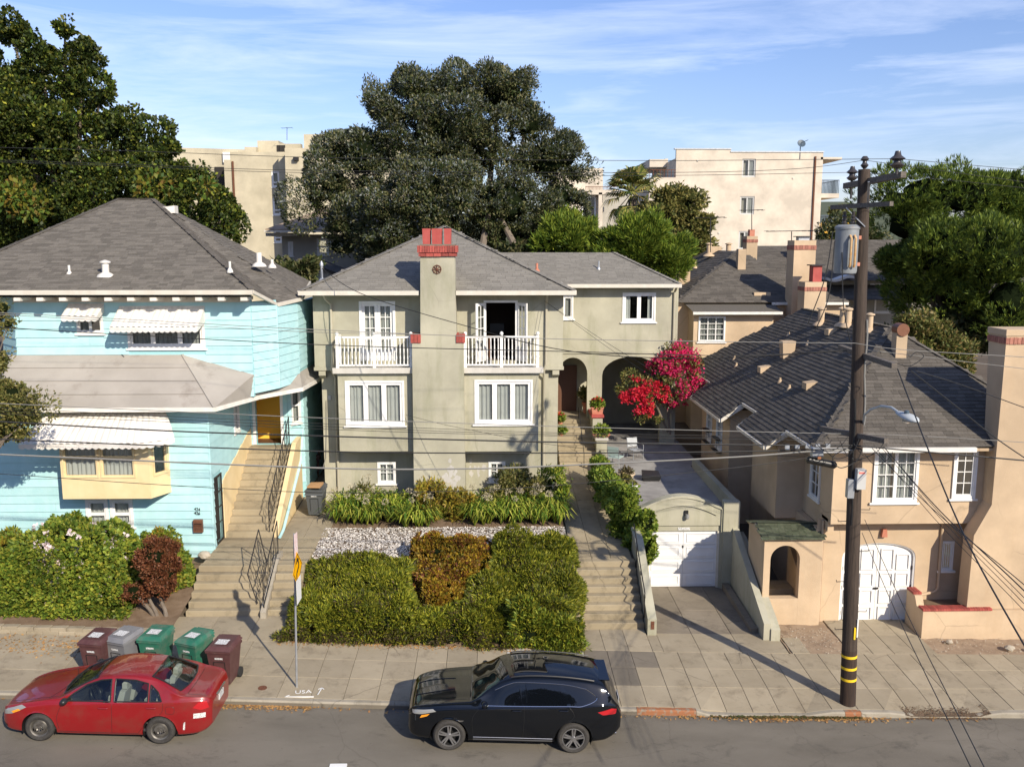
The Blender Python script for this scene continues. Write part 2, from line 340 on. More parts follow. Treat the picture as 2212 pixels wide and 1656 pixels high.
def concrete(name, a, b_, dark, isl=.1):
    m, nt, b = nodes(name); b.inputs['Roughness'].default_value = .92; b.inputs['Specular IOR Level'].default_value = .2
    c = mixc(nt, ramp(nt, noi(nt, .8, 8, None, .68), .35, .68), a, b_)
    c = mixc(nt, ramp(nt, noi(nt, 1.9, 8, None, .75, .2), .52, .76), c, dark)
    sp = ramp(nt, noi(nt, 55, 3, None, .8), .66, .74); c = mixc(nt, sp, c, tuple(x*.65 for x in a))
    v = _n(nt, 'ShaderNodeMapRange'); v.inputs[3].default_value = 1-isl; v.inputs[4].default_value = 1+isl; nt.links.new(rnd(nt), v.inputs[0])
    hs = _n(nt, 'ShaderNodeHueSaturation'); nt.links.new(v.outputs[0], hs.inputs['Value']); nt.links.new(c, hs.inputs['Color'])
    vo = _n(nt, 'ShaderNodeTexVoronoi', feature='DISTANCE_TO_EDGE', Scale=.5); w = _n(nt, 'ShaderNodeMix', data_type='VECTOR'); w.inputs[0].default_value = .15
    nn = _n(nt, 'ShaderNodeTexNoise', Scale=3, Detail=6); nt.links.new(wpos(nt), nn.inputs[0]); nt.links.new(wpos(nt), w.inputs[4]); nt.links.new(nn.outputs[1], w.inputs[5]); nt.links.new(w.outputs[1], vo.inputs[0])
    r = _n(nt, 'ShaderNodeMapRange'); r.inputs[1].default_value = 0; r.inputs[2].default_value = .008; r.inputs[3].default_value = .6; r.inputs[4].default_value = 0; nt.links.new(vo.outputs[0], r.inputs[0])
    mk = _n(nt, 'ShaderNodeMath', operation='MULTIPLY'); nt.links.new(r.outputs[0], mk.inputs[0]); nt.links.new(ramp(nt, noi(nt, .4, 2), .5, .6), mk.inputs[1])
    c = mixc(nt, mk.outputs[0], hs.outputs[0], tuple(x*.35 for x in a)); nt.links.new(c, b.inputs['Base Color'])
    bump(nt, b, noi(nt, 70, 5, None, .7), .3, .01); return m
concrete('concrete_walk', (.285, .24, .168), (.345, .295, .212), (.165, .136, .095)); concrete('concrete_light', (.42, .40, .36), (.48, .46, .42), (.32, .3, .27), .05)
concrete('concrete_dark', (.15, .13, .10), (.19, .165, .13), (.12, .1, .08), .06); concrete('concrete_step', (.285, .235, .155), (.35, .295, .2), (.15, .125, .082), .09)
concrete('concrete_drive', (.19, .16, .12), (.26, .222, .17), (.12, .1, .075), .1); concrete('concrete_kerb', (.27, .24, .185), (.34, .305, .245), (.15, .13, .105), .08)
mat('joint_dirt', (.09, .075, .055), None, rough=1)
def asphalt():
    m, nt, b = nodes('asphalt'); b.inputs['Roughness'].default_value = .85; b.inputs['Specular IOR Level'].default_value = .3
    c = mixc(nt, ramp(nt, noi(nt, .35, 6, wpos(nt, (.6, 1.5, 1)), .6), .38, .62), (.135, .120, .095), (.185, .165, .132))
    c = mixc(nt, ramp(nt, noi(nt, 1.2, 8, wpos(nt, (.9, 1.3, 1)), .75, .3), .54, .72), c, (.085, .076, .062))
    c = mixc(nt, ramp(nt, noi(nt, 90, 2, None, .9), .62, .72), c, (.28, .26, .22))
    c = mixc(nt, ramp(nt, noi(nt, 4, 6, wpos(nt, (1, 1.6, 1)), .8), .655, .70), c, (.03, .028, .026))
    vo = _n(nt, 'ShaderNodeTexVoronoi', feature='DISTANCE_TO_EDGE', Scale=.35); w = _n(nt, 'ShaderNodeMix', data_type='VECTOR'); w.inputs[0].default_value = .2
    nn = _n(nt, 'ShaderNodeTexNoise', Scale=2, Detail=7); nt.links.new(wpos(nt), nn.inputs[0]); nt.links.new(wpos(nt), w.inputs[4]); nt.links.new(nn.outputs[1], w.inputs[5]); nt.links.new(w.outputs[1], vo.inputs[0])
    r = _n(nt, 'ShaderNodeMapRange'); r.inputs[1].default_value = 0; r.inputs[2].default_value = .005; r.inputs[3].default_value = .3; r.inputs[4].default_value = 0; nt.links.new(vo.outputs[0], r.inputs[0])
    c = mixc(nt, r.outputs[0], c, (.075, .066, .054)); nt.links.new(c, b.inputs['Base Color']); bump(nt, b, noi(nt, 150, 3, None, .8), .5, .01)
asphalt()
mat('soil', (.13, .085, .05), (.2, .14, .09), 3, 1, bs=.6, bsc=25); mat('dry_soil', (.25, .18, .12), (.33, .25, .17), 3, 1, bs=.6, bsc=30, dirt=(.15, .1, .065))
mat('terrain', (.085, .065, .045), (.13, .1, .07), .5, 1, bs=.4, bsc=5); mat('hill_green', (.06, .075, .035), (.1, .11, .055), .06, 1)
mat('gravel_white', (.72, .68, .62), (.5, .45, .4), 25, .9, isl=.3)
mat('orange_kerb', (.29, .12, .055), (.24, .2, .15), 9, .9, lo=.5, hi=.62); mat('marking_white', (.75, .75, .72), None, rough=.8); mat('marking_pink', (.75, .16, .12), None, rough=.8)
mat('band_yellow', (.78, .52, .02), None, rough=.6); mat('sign_yellow', (.85, .42, .0), None, rough=.4); mat('black', (.012, .012, .012), None, rough=.5); mat('sign_white', (.7, .7, .68), None, rough=.5)
mat('sign_pink', (.62, .42, .42), (.7, .65, .62), 20, .5); mat('label_print', (.72, .72, .70), (.12, .12, .12), 95, .6, detail=2, lo=.52, hi=.56)
def wood(name, a, b_, sc=(14, 14, .7)):
    m, nt, b = nodes(name); b.inputs['Roughness'].default_value = .85; c = mixc(nt, ramp(nt, noi(nt, 1.5, 8, wpos(nt, sc), .7), .35, .68), a, b_)
    nt.links.new(c, b.inputs['Base Color']); bump(nt, b, noi(nt, 1.8, 8, wpos(nt, (sc[0]*2, sc[1]*2, sc[2]*2)), .8), .8, .02)
wood('pole_wood', (.025, .017, .012), (.08, .056, .04)); wood('arm_wood', (.07, .06, .05), (.2, .17, .14), (3, 14, 20)); wood('pole_tar', (.02, .012, .009), (.06, .035, .022))
mat('galv', (.36, .38, .4), (.45, .47, .49), 6, .45, .6); mat('transformer_grey', (.2, .215, .225), (.27, .285, .295), 3, .5, .1, streak=.5, dirt=(.30, .13, .04), dsc=1.6, dlo=.62, dhi=.74)
mat('rust_pipe', (.5, .26, .08), (.55, .42, .25), 9, .6); mat('porcelain', (.05, .045, .045), None, rough=.25); mat('cable', (.02, .02, .02), None, rough=.6); mat('cable_grey', (.2, .195, .18), None, rough=.7)
mat('box_grey', (.48, .48, .46), None, rough=.5); mat('lamp_grey', (.42, .45, .46), None, rough=.45)
glass_mat('glass'); glass_mat('glass_dark', (.35, .4, .42), 1.0, .5)
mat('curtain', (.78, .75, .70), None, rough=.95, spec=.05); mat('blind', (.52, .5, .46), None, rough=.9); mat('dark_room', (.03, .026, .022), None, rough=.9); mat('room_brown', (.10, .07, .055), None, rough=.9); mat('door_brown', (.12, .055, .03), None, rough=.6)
mat('garage_white', (.70, .70, .70), (.76, .76, .755), 3, .5, streak=.12); mat('copper_box', (.17, .075, .04), (.22, .1, .06), 12, .5, metal=.3)
mat('bin_brown', (.075, .03, .03), (.1, .045, .042), 5, .5, isl=.05, dirt=(.13, .09, .075), dsc=3, dlo=.55, dhi=.8); mat('bin_green', (.015, .12, .075), (.05, .15, .1), 3, .5, dirt=(.12, .13, .1), dsc=3, dlo=.5, dhi=.75); mat('bin_grey', (.15, .15, .16), (.2, .2, .2), 3, .45); mat('bin_darkgrey', (.075, .08, .08), None, rough=.5); mat('rubber', (.022, .022, .022), None, rough=.8)
mat('terracotta', (.42, .15, .09), (.5, .22, .15), 6, .85); mat('pot_white', (.65, .65, .64), None, rough=.5); mat('pot_cream', (.55, .44, .3), None, rough=.7); mat('hose_green', (.22, .48, .38), None, rough=.4)
mat('tile_green', (.06, .075, .045), (.105, .11, .075), 14, .5, isl=.4, bs=.3, bsc=40); mat('bark', (.13, .105, .08), (.2, .165, .13), 5, .95, bs=.6, bsc=14); mat('stone', (.45, .4, .32), (.3, .26, .2), 8, .9)
mat('car_red', (.21, .004, .006), None, rough=.35, coat=.7, spec=.5, dirt=(.17, .025, .018), dsc=2.5, dlo=.45, dhi=.8); mat('car_black', (.003, .004, .006), None, rough=.06, coat=0, spec=.55)
mat('tyre', (.03, .028, .026), (.05, .046, .042), 30, .85); mat('steel_rim', (.12, .11, .1), (.2, .19, .17), 9, .45, .6); mat('alloy', (.42, .42, .43), None, rough=.28, metal=.85); mat('chrome', (.6, .6, .6), None, rough=.15, metal=1)
mat('plastic_black', (.018, .018, .018), None, rough=.4); mat('lamp_red', (.4, .01, .015), None, rough=.12, coat=1); mat('lamp_clear', (.25, .25, .24), None, rough=.12, coat=1); mat('amber', (.8, .3, .02), None, rough=.2, coat=1)
glass_mat('car_glass', (.75, .82, .78), 1.0, .8); mat('tint', (.003, .004, .006), None, rough=.02, coat=0, spec=.5); mat('seat_grey', (.5, .49, .45), None, rough=.8); mat('dash', (.04, .04, .042), None, rough=.6)
mat('balcony_metal', (.06, .09, .12), None, rough=.5); mat('cardboard', (.38, .22, .1), None, rough=.9); mat('cloth_teal', (.35, .45, .42), None, rough=.9)
# foliage
leaf_mat('leaf_oak', [(0.0193, 0.033, 0.0101), (0.0353, 0.0541, 0.0151), (0.0641, 0.0782, 0.0252), (0.12, 0.12, 0.0441), (0.193, 0.179, 0.0882)])
leaf_mat('leaf_oak_lit', [(0.039, 0.0564, 0.0393), (0.104, 0.12, 0.0944), (0.26, 0.283, 0.268), (0.052, 0.0734, 0.0314)])
leaf_mat('leaf_maple', [(0.0127, 0.0264, 0.00466), (0.0229, 0.0408, 0.007), (0.0407, 0.0624, 0.0102), (0.0702, 0.09, 0.014), (0.109, 0.108, 0.0156)]); leaf_mat('leaf_maple_gold', [(0.04, 0.091, 0.015), (0.096, 0.143, 0.02), (0.176, 0.169, 0.02), (0.16, 0.091, 0.02)])
leaf_mat('leaf_pine', [(0.036, 0.07, 0.0102), (0.09, 0.15, 0.0179), (0.18, 0.24, 0.0282), (0.3, 0.34, 0.0448)]); leaf_mat('leaf_darkpine', [(0.0298, 0.0577, 0.0121), (0.0669, 0.11, 0.0189), (0.134, 0.184, 0.027), (0.241, 0.289, 0.0405)])
leaf_mat('leaf_juniper', [(0.0437, 0.069, 0.00702), (0.109, 0.135, 0.0129), (0.218, 0.234, 0.0211), (0.365, 0.332, 0.0351)]); leaf_mat('leaf_juniper_dry', [(.07, .06, .03), (.12, .085, .045), (.05, .06, .02)])
leaf_mat('leaf_rust', [(0.109, 0.0383, 0.0114), (0.219, 0.117, 0.0142), (0.371, 0.247, 0.0209), (0.24, 0.164, 0.019), (0.131, 0.137, 0.019)]); leaf_mat('leaf_redbrown', [(0.0946, 0.0301, 0.0162), (0.162, 0.0547, 0.0238), (0.229, 0.089, 0.0378), (0.0674, 0.0411, 0.0162)])
leaf_mat('leaf_rose', [(0.046, 0.0893, 0.0126), (0.115, 0.179, 0.0227), (0.23, 0.286, 0.0378), (0.322, 0.303, 0.0378)]); leaf_mat('leaf_olive', [(0.051, 0.0675, 0.018), (0.111, 0.12, 0.03), (0.204, 0.188, 0.054), (0.272, 0.225, 0.072)])
leaf_mat('leaf_strap', [(0.031, 0.0836, 0.0101), (0.103, 0.178, 0.0168), (0.248, 0.293, 0.0294), (0.393, 0.377, 0.0672)]); leaf_mat('leaf_ivy', [(0.044, 0.0891, 0.0112), (0.132, 0.211, 0.0224), (0.286, 0.324, 0.0448), (0.088, 0.146, 0.0224)])
leaf_mat('leaf_yellowgreen', [(0.098, 0.13, 0.0165), (0.252, 0.234, 0.0275), (0.392, 0.26, 0.033), (0.112, 0.078, 0.022)]); leaf_mat('bract_pink', [(.42, .012, .08), (.62, .02, .13), (.75, .06, .2), (.4, .02, .05)], .6, .35); leaf_mat('bract_red', [(.55, .02, .04), (.75, .04, .06), (.6, .02, .1)], .6, .35)
leaf_mat('flower_white', [(.75, .6, .6), (.8, .72, .7)], .7, .2); leaf_mat('flower_dry', [(.42, .36, .24), (.52, .46, .33)], .9, .2); leaf_mat('leaf_litter', [(.35, .18, .06), (.45, .27, .1), (.25, .12, .05)], .9, .1)
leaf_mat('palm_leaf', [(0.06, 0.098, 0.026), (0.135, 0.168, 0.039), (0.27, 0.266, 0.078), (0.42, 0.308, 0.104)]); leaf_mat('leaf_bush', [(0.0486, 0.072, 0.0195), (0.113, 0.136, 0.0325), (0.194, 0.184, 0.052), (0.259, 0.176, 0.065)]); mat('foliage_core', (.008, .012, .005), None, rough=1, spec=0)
# ------------------------------------------------------------------ ground
ZR = [(-60, 2.7), (-11.7, .66), (-4, .34), (3, .06), (6, -.04), (10, -.12), (13, -.16), (60, -1.0)]
def zr(x): return interp(x, ZR)
KY, SY = 20.3, 23.3                  # kerb line, back of the pavement
def zs(x, y): return zr(x)+.13+.035*(y-KY)
def zt(x, y):
    if y < KY+.2: return zr(x)-.25
    s = zs(x, min(y, SY))-.14
    if y <= SY: return s
    L = interp(y, [(23.3, s), (24.6, s+.02), (26.6, 1.2), (28.5, 1.62), (32, 2.0), (36, 2.15), (45, 2.6), (80, 5), (200, 6)])
    R = interp(y, [(23.3, s), (25.9, s-.05), (28.1, .0), (34, 1.4), (40, 2.4), (45, 2.8), (80, 5), (200, 6)])
    t = min(1, max(0, (x-4.45)/.3)); v = lerp(L, R, t)
    if y > 45: v += 0
    return v
def terrain():
    xs = sorted(set([-900, -400, -200, -100, -60, -40, -30, -25] + [round(-20+.3*i, 3) for i in range(134)] + [25, 30, 40, 60, 100, 200, 400, 900]))
    ys = sorted(set([-60, -20, 0, 10, 18, 20.2, 20.5] + [round(21+.4*i, 3) for i in range(65)] + [50, 55, 60, 70, 80, 100, 150, 200, 400, 800, 1500]))
    m = MB(); m.v = [(x, y, zt(x, y)+(.03*noise.noise(Vector((x, y, 0))) if y > SY else 0)) for y in ys for x in xs]; n = len(xs)
    m.f = [(j*n+i, j*n+i+1, (j+1)*n+i+1, (j+1)*n+i) for j in range(len(ys)-1) for i in range(n-1)]
    struct(m.build('ground', M_['terrain'], smooth=True))
terrain()
def sheet(name, x0, x1, y0, y1, zf, m_, nx=30, ny=8, kind='structure', parent=None):
    m = MB(); m.v = [(lerp(x0, x1, i/nx), lerp(y0, y1, j/ny), zf(lerp(x0, x1, i/nx), lerp(y0, y1, j/ny))) for j in range(ny+1) for i in range(nx+1)]
    m.f = [(j*(nx+1)+i, j*(nx+1)+i+1, (j+1)*(nx+1)+i+1, (j+1)*(nx+1)+i) for j in range(ny) for i in range(nx)]
    o = m.build(name, m_, parent, smooth=True)
    if kind and parent is None: o['kind'] = kind
    return o
sheet('road', -60, 60, 2, KY, lambda x, y: zr(x)+.02*min(KY-y, 5), M_['asphalt'], 60, 20)
struct(MB().poly((-60, -60, -1.2), (60, -60, -1.2), (60, 2, -1.0), (-60, 2, -1.0)).build('road', M_['asphalt']))
walk = struct(sheet('pavement', -22, 22, KY+.1, SY+.02, lambda x, y: zs(x, y)-.06-.1*max([0]+[1 for a, b in ((4.7, 8.4), (9.7, 12.5)) if a < x < b])*max(0, min(1, (21.9-y)/.9)), M_['joint_dirt'], 180, 12)); WM[walk.name] = Matrix()
APR = [(4.95, 8.15), (9.9, 12.3)]         # dropped kerbs
def low(x): return max([0]+[min(1, min(x-a, b-x)/.35+.0) if a < x < b else 0 for a, b in APR])
def zsl(x, y): return zs(x, y)-.095*low(x)*max(0, min(1, (21.5-y)/1.1))
def slab(parent, x0, x1, y0, y1, zf, m_, name='slab', th=.07, g=.0045):
    r = [random.uniform(-.004, .004) for _ in range(4)]
    P = [(x0+g, y0+g), (x1-g, y0+g), (x1-g, y1-g), (x0+g, y1-g)]; c = .006
    Q = [(x0+g+c, y0+g+c), (x1-g-c, y0+g+c), (x1-g-c, y1-g-c), (x0+g+c, y1-g-c)]
    m = MB(); m.add([(*p, zf(*p)-th) for p in P]+[(*p, zf(*p)+q-c) for p, q in zip(P, r)]+[(*p, zf(*p)+q) for p, q in zip(Q, r)],
        [(0, 1, 5, 4), (1, 2, 6, 5), (2, 3, 7, 6), (3, 0, 4, 7), (4, 5, 9, 8), (5, 6, 10, 9), (6, 7, 11, 10), (7, 4, 8, 11), (8, 9, 10, 11)])
    return m.build(name, m_, parent)
def span(a, b, st):
    n = max(1, round((b-a)/st)); return [(a+(b-a)*i/n, a+(b-a)*(i+1)/n) for i in range(n)]
for ya, yb, k in ((KY+.16, 21.45, 0), (21.45, 22.4, 1), (22.4, SY, 2)):
    xs = span(-16, -9, 1.9)+span(-9, -5.2, 1.25)+span(-5.2, 1.2, .8)+span(1.2, 17.4, .65)
    for a, b in xs:
        xm = (a+b)/2; mm = M_['concrete_walk']
        if .2 < xm < 2.3 and k == 2: mm = M_['concrete_light']
        if 2.3 < xm < 4.4 and k == 2 or 2.6 < xm < 4.0 and k == 1: mm = M_['concrete_dark']
        slab(walk, a, b, ya, yb, zsl, mm)
def kerb(x0, x1, name='kerb_stone', m_=None):
    for a, b in span(x0, x1, 1.9):
        m = MB(); n = 6
        for i in range(n):
            u, v = lerp(a+.004, b-.004, i/n), lerp(a+.004, b-.004, (i+1)/n); zu, zv = zsl(u, KY+.05), zsl(v, KY+.05)
            P = lambda x, z: [(x, KY, z-.35), (x, KY, z-.03), (x, KY+.03, z), (x, KY+.155, z), (x, KY+.155, z-.35)]
            A, B = P(u, zu), P(v, zv); m.add(A+B, [(j, 5+j, 6+j, j+1) for j in range(4)])
            if i == 0: m.poly(*A[::-1])
            if i == n-1: m.poly(*B)
        m.build('kerb_stone', m_ or M_['concrete_kerb'], walk)
        za, zb_, la_, lb_ = zr(a), zr(b), zsl(a, KY)-.045, zsl(b, KY)-.045
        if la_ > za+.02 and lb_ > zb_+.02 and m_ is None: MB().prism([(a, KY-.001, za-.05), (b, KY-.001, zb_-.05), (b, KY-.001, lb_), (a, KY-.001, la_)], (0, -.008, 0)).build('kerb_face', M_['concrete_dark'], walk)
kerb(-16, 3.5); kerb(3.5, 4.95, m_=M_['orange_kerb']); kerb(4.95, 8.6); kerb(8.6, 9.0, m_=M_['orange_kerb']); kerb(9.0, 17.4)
# litter and weeds along the gutter
def scatter(name, n, fx, m_, size=.05, seed=1, kind='stuff', label=None):
    r = np.random.default_rng(seed); V = np.zeros((n, 4, 3))
    for i in range(n):
        x, y, z = fx(r); a = r.uniform(0, 2*pi); s = size*r.uniform(.5, 1.4); t = r.uniform(-.5, .5); u = np.array([cos(a), sin(a), t*.6])*s; v = np.array([-sin(a), cos(a), r.uniform(-.5, .5)])*s*.6; c = np.array([x, y, z+.012])
        V[i] = [c-u-v*.5, c-v, c+u, c+v]
    o = bpy.data.objects.new(name, np_mesh(name, V.reshape(-1, 3), 4, m_)); COL.objects.link(o); o['kind'] = kind; return o
def _gut(r):
    x = r.choice([r.uniform(-6.5, -4.3), r.uniform(4.5, 9.6), r.uniform(6.2, 9.2), r.uniform(-13, 12)]); return x, KY-abs(r.normal(0, .1)), zr(x)+.005
scatter('leaf_litter', 1500, _gut, M_['leaf_litter'], .035, 3)
def _bed(r):
    x = r.uniform(-15, -9.2); y = r.uniform(22.0, 23.35)*.5+23.3*.5-abs(r.normal(0, .35)); return x, y, zs(x, min(y, SY))
scatter('leaf_litter', 900, _bed, M_['leaf_litter'], .035, 4)
def _hb(r):
    x = r.uniform(-5.8, 2.5); y = SY-abs(r.normal(0, .12)); return x, y, zs(x, y)
scatter('leaf_litter', 700, _hb, M_['leaf_litter'], .03, 5)
# steps: each tread a block of its own
def steps(parent, x0, x1, y0, z0, n, rise, run, m_, depth=.5):
    for i in range(n):
        w = random.uniform(-.006, .006); y = y0+i*run; zt_ = z0+(i+1)*rise
        MB().box(x0+w, x1+w, y, y+run+.06 if i < n-1 else y+run, zt_-depth, zt_, .012).build('step', m_, parent)
# ---- right-hand stair from the pavement to the garden path
st = thing('garden_steps', 'eight wide concrete steps beside the ivy and the driveway cheek wall', 'steps', (3.4, 24.7, .3))
steps(st, 2.45, 4.42, 24.72, .28, 8, .172, .262, M_['concrete_step'])
def zap(x, y): return lerp(zs(x, SY), .28, (y-SY)/(24.72-SY)) if x < 4.7 else 0
for a, b in span(2.45, 4.42, .66): slab(st, a, b, SY, 24.72, lambda x, y: lerp(zs(x, SY), .27, min(1, (y-SY)/(24.72-SY))), M_['concrete_walk'])
chk = thing('cheek_wall', 'sloping green stucco wall between the garden steps and the driveway', 'wall', (4.6, 25.5, .3))
MB().prism([(4.45, 24.35, .05), (4.45, 28.1, .05), (4.45, 28.1, 2.4), (4.45, 26.9, 2.25), (4.45, 24.55, .82), (4.45, 24.35, .72)], (.26, 0, 0)).build('wall', M_['stucco_green'], chk)
MB().box(4.54, 4.64, 24.338, 24.36, .42, .66).build('metal_plate', M_['rust'], chk)
def rail(parent, pts, posts, r=.018, balus=None, drop=.85):
    m = MB(); m.tube(pts, r, 6); m.build('handrail', M_['iron'], parent)
    for p in posts: MB().tube([p, (p[0], p[1], p[2]-drop)], .014, 5).build('post', M_['iron'], parent)
hr = thing('handrail', 'black iron handrail with curled ends on the cheek wall of the garden steps', 'handrail', (4.5, 25.6, 1))
rp = [(4.42, 24.75, 1.35), (4.42, 25.5, 1.78), (4.42, 26.3, 2.3), (4.42, 26.95, 2.72)]
rail(hr, rp, rp[:1]+rp[2:3], drop=.75)
for q in (rp[0], rp[1]): MB().tube([(q[0], q[1]+.07*cos(a), q[2]-.1+.07*sin(a)) for a in np.linspace(0, 2*pi, 10)], .01, 5).build('scroll', M_['iron'], hr)
# ---- path up to the second flight
path = thing('garden_path', 'long scored concrete path between the green house and the ivy wall', 'path', (3.4, 30, 1.7))
def zpath(x, y): return lerp(1.655, 2.36, (y-26.8)/(35.7-26.8))
struct(sheet('path_bed', 2.35, 4.5, 26.8, 35.8, lambda x, y: zpath(x, y)-.05, M_['joint_dirt'], 2, 8))
for ya, yb in span(26.82, 35.7, 1.25):
    for xa, xb in ((2.5, 3.1), (3.1, 3.7), (3.7, 4.36)): slab(path, xa, xb, ya, yb, zpath, M_['concrete_step'])
s2 = thing('porch_steps', 'narrow terracotta-toned steps climbing to the small arch of the green house', 'steps', (3.6, 36, 2.3))
steps(s2, 2.78, 4.45, 35.72, 2.33, 9, .172, .27, M_['concrete_step'])
MB().box(2.78, 4.55, 38.1, 41, 3.3, 3.88).build('landing', M_['concrete_step'], s2)
rp2 = [(3.75, 35.6+.3*i+(.0), 2.9+.185*i) for i in range(9)]
hr2 = thing('handrail', 'thin black iron handrail running up the middle of the porch steps', 'handrail', (3.7, 35.7, 2.4)); rail(hr2, rp2, rp2[::4], .014)
# ---- driveway of the garage
dw = thing('driveway', 'short concrete driveway sloping up to the white garage door of the green house', 'driveway', (6, 25, .3))
def zd(x, y): return lerp(zs(x, SY), .2, min(1, (y-SY)/(28.0-SY)))
struct(sheet('driveway_bed', 4.71, 8.3, SY-.01, 28.3, lambda x, y: zd(x, y)-.05, M_['joint_dirt'], 4, 6))
slab(dw, 4.42, 4.72, SY, 24.36, lambda x, y: lerp(zs(x, SY), .24, (y-SY)/1.1), M_['concrete_walk'])
for ya, yb in ((SY, 24.5), (24.5, 26.2), (26.2, 28.2)):
    for xa, xb in ((4.72, 5.75), (5.75, 6.9), (6.9, 8.2)): slab(dw, xa, xb, ya, yb, zd, M_['concrete_drive' if yb > 24.6 else 'concrete_walk'])
rw = thing('retaining_wall', 'tapering green stucco wall running down the right side of the garage driveway', 'wall', (7.8, 25.5, .3))
MB().prism([(7.72, 24.1, -.1), (7.78, 28.3, -.1), (7.78, 28.3, 2.3), (7.78, 27.9, 2.25), (7.72, 24.45, .82), (7.72, 24.1, .66)], (.2, 0, 0)).build('wall', M_['stucco_green'], rw)
MB().prism([(7.921, 24.05, -.1), (7.981, 28.3, -.1), (7.981, 28.3, 2.0), (7.981, 27.9, 1.95), (7.921, 24.4, .68), (7.921, 24.05, .5)], (.26, 0, 0)).build('footing', M_['stucco_green'], rw)
MB().prism([(7.5, 24.6, -.1), (7.5, 28.0, -.1), (7.5, 28.0, .4), (7.5, 24.6, .3)], (.21, 0, 0)).build('kerb', M_['concrete_drive'], rw)
# ---- beige house driveway and dirt strips
bd = thing('driveway', 'scored concrete apron in front of the arched white garage doors of the beige house', 'driveway', (11, 24, .1))
def zb(x, y): return lerp(zs(x, SY), zs(x, SY)+.02, (y-SY)/2)
for ya, yb in ((SY, 24.5), (24.5, 25.6)):
    for xa, xb in span(9.95, 12.35, .6): slab(bd, xa, xb, ya, yb, zb, M_['concrete_walk'])
for a, b in ((8.3, 8.8),): slab(bd, a, b, SY, 24.3, zb, M_['concrete_walk'])
struct(sheet('dirt_strip', 8.25, 9.95, SY, 25.7, lambda x, y: zs(x, SY)-.02+.03*noise.noise(Vector((x*3, y*3, 0))), M_['dry_soil'], 14, 12))
struct(sheet('dirt_strip', 12.35, 19, SY, 24.6, lambda x, y: zs(x, SY)-.03+.04*noise.noise(Vector((x*3, y*3, 0))), M_['dry_soil'], 40, 10))
for i, (px, py, s, lb) in enumerate(((2230, 1405, .1, 'pale rock lying on the bare dirt strip, nearer the driveway'), (2180, 1402, .12, 'pale rock on the dirt strip at the right edge of the picture'), (2050, 1388, .09, 'pale stone on the dirt below the brick-topped planter wall'))):
    p = PZ(px, py, zs(13, SY)); m = MB(); m.ico((0, 0, s*.4), s, 2, (1.2, .9, .7), .1); o = m.build('rock', M_['stone']); o.location = (p.x, min(24.2, p.y), p.z); tag(o, lb, 'rock', 'rocks on the dirt strip')
for i in range(1): scatter('gravel', 500, lambda r: (lambda x: (x, r.uniform(SY, 25), zs(x, SY)))(r.choice([r.uniform(8.3, 9.9), r.uniform(12.4, 15)])), M_['stone'], .022, 8)
# ---- left: wide steps of the blue house, cheek kerb, narrow steps, side passage
ls = thing('entrance_steps', 'wide concrete steps rising from the pavement in front of the blue house', 'steps', (-7.7, 24.7, .8))
for ya, yb in ((SY, 24.72),):
    for xa, xb in span(-8.95, -5.5, 1.2): slab(ls, xa, xb, ya, yb, lambda x, y: lerp(zs(x, SY), .78, (y-SY)/1.42), M_['concrete_walk'])
steps(ls, -8.75, -6.62, 24.72, .77, 6, .172, .262, M_['concrete_step'])
for ya, yb in ((26.29, 27.4), (27.4, 28.55)):
    for xa, xb in ((-8.72, -7.7), (-7.7, -6.62), (-6.62, -5.6)): slab(ls, xa, xb, ya, yb, lambda x, y: 1.8+.02*(y-26.3), M_['concrete_step'], th=.5)
ck = thing('kerb_wall', 'sloping pale kerb beside the wide entrance steps, carrying the lower iron railing', 'wall', (-6.5, 25, 1))
MB().prism([(-6.6, 24.55, .5), (-6.6, 26.9, .5), (-6.6, 26.9, 1.95), (-6.6, 26.4, 1.95), (-6.6, 24.55, .95)], (.16, 0, 0)).build('wall', M_['concrete_kerb'], ck)
ns = thing('side_steps', 'narrow concrete steps squeezed between the pale kerb and the juniper', 'steps', (-6, 24.9, .8))
steps(ns, -6.43, -5.62, 24.75, .77, 6, .172, .262, M_['concrete_step'])
sp = thing('side_passage', 'concrete passage between the blue house and the green house', 'path', (-6.3, 30, 1.9))
def zp(x, y): return lerp(1.83, 2.15, min(1, (y-28.56)/6))
struct(sheet('passage_bed', -6.95, -5.3, 28.4, 42, lambda x, y: zp(x, y)-.06, M_['joint_dirt'], 2, 8))
for ya, yb in span(28.56, 41, 1.5): slab(sp, -6.92, -6.15, ya, yb, zp, M_['concrete_walk']); slab(sp, -6.15, -5.4, ya, yb, zp, M_['concrete_walk'])
# low brick edging of the left bed
eb = thing('edging_wall', 'low worn tan block edging along the rose bed at the left', 'wall', (-12, 23.4, .8))
for row in range(2):
    for a, b in span(-16, -9.1, .42):
        o = random.uniform(-.012, .012); z = zs((a+b)/2, SY)+.09*row
        MB().box(a+.006+.2*row, b-.006+.2*row, SY+.02+o, SY+.2+o, z-.03 if row else z-.1, z+.088, .01).build('block', M_['concrete_walk'], eb)
struct(sheet('planting_bed', -22, -8.74, SY+.1, 27.6, lambda x, y: zs(x, SY)+.12+max(0, y-SY)*.16+.05*noise.noise(Vector((x*2, y*2, 3))), M_['soil'], 40, 14))
def zgard(x, y): return interp(y, [(SY, zs(x, SY)-.02), (24.2, zs(x, SY)+.2), (26.9, 1.66), (28.8, 1.8), (32.2, 2.08)])
struct(sheet('planting_bed', -5.58, 2.44, SY+.02, 32.2, lambda x, y: zgard(x, y)+.04*noise.noise(Vector((x*2, y*2, 3))), M_['soil'], 40, 36))
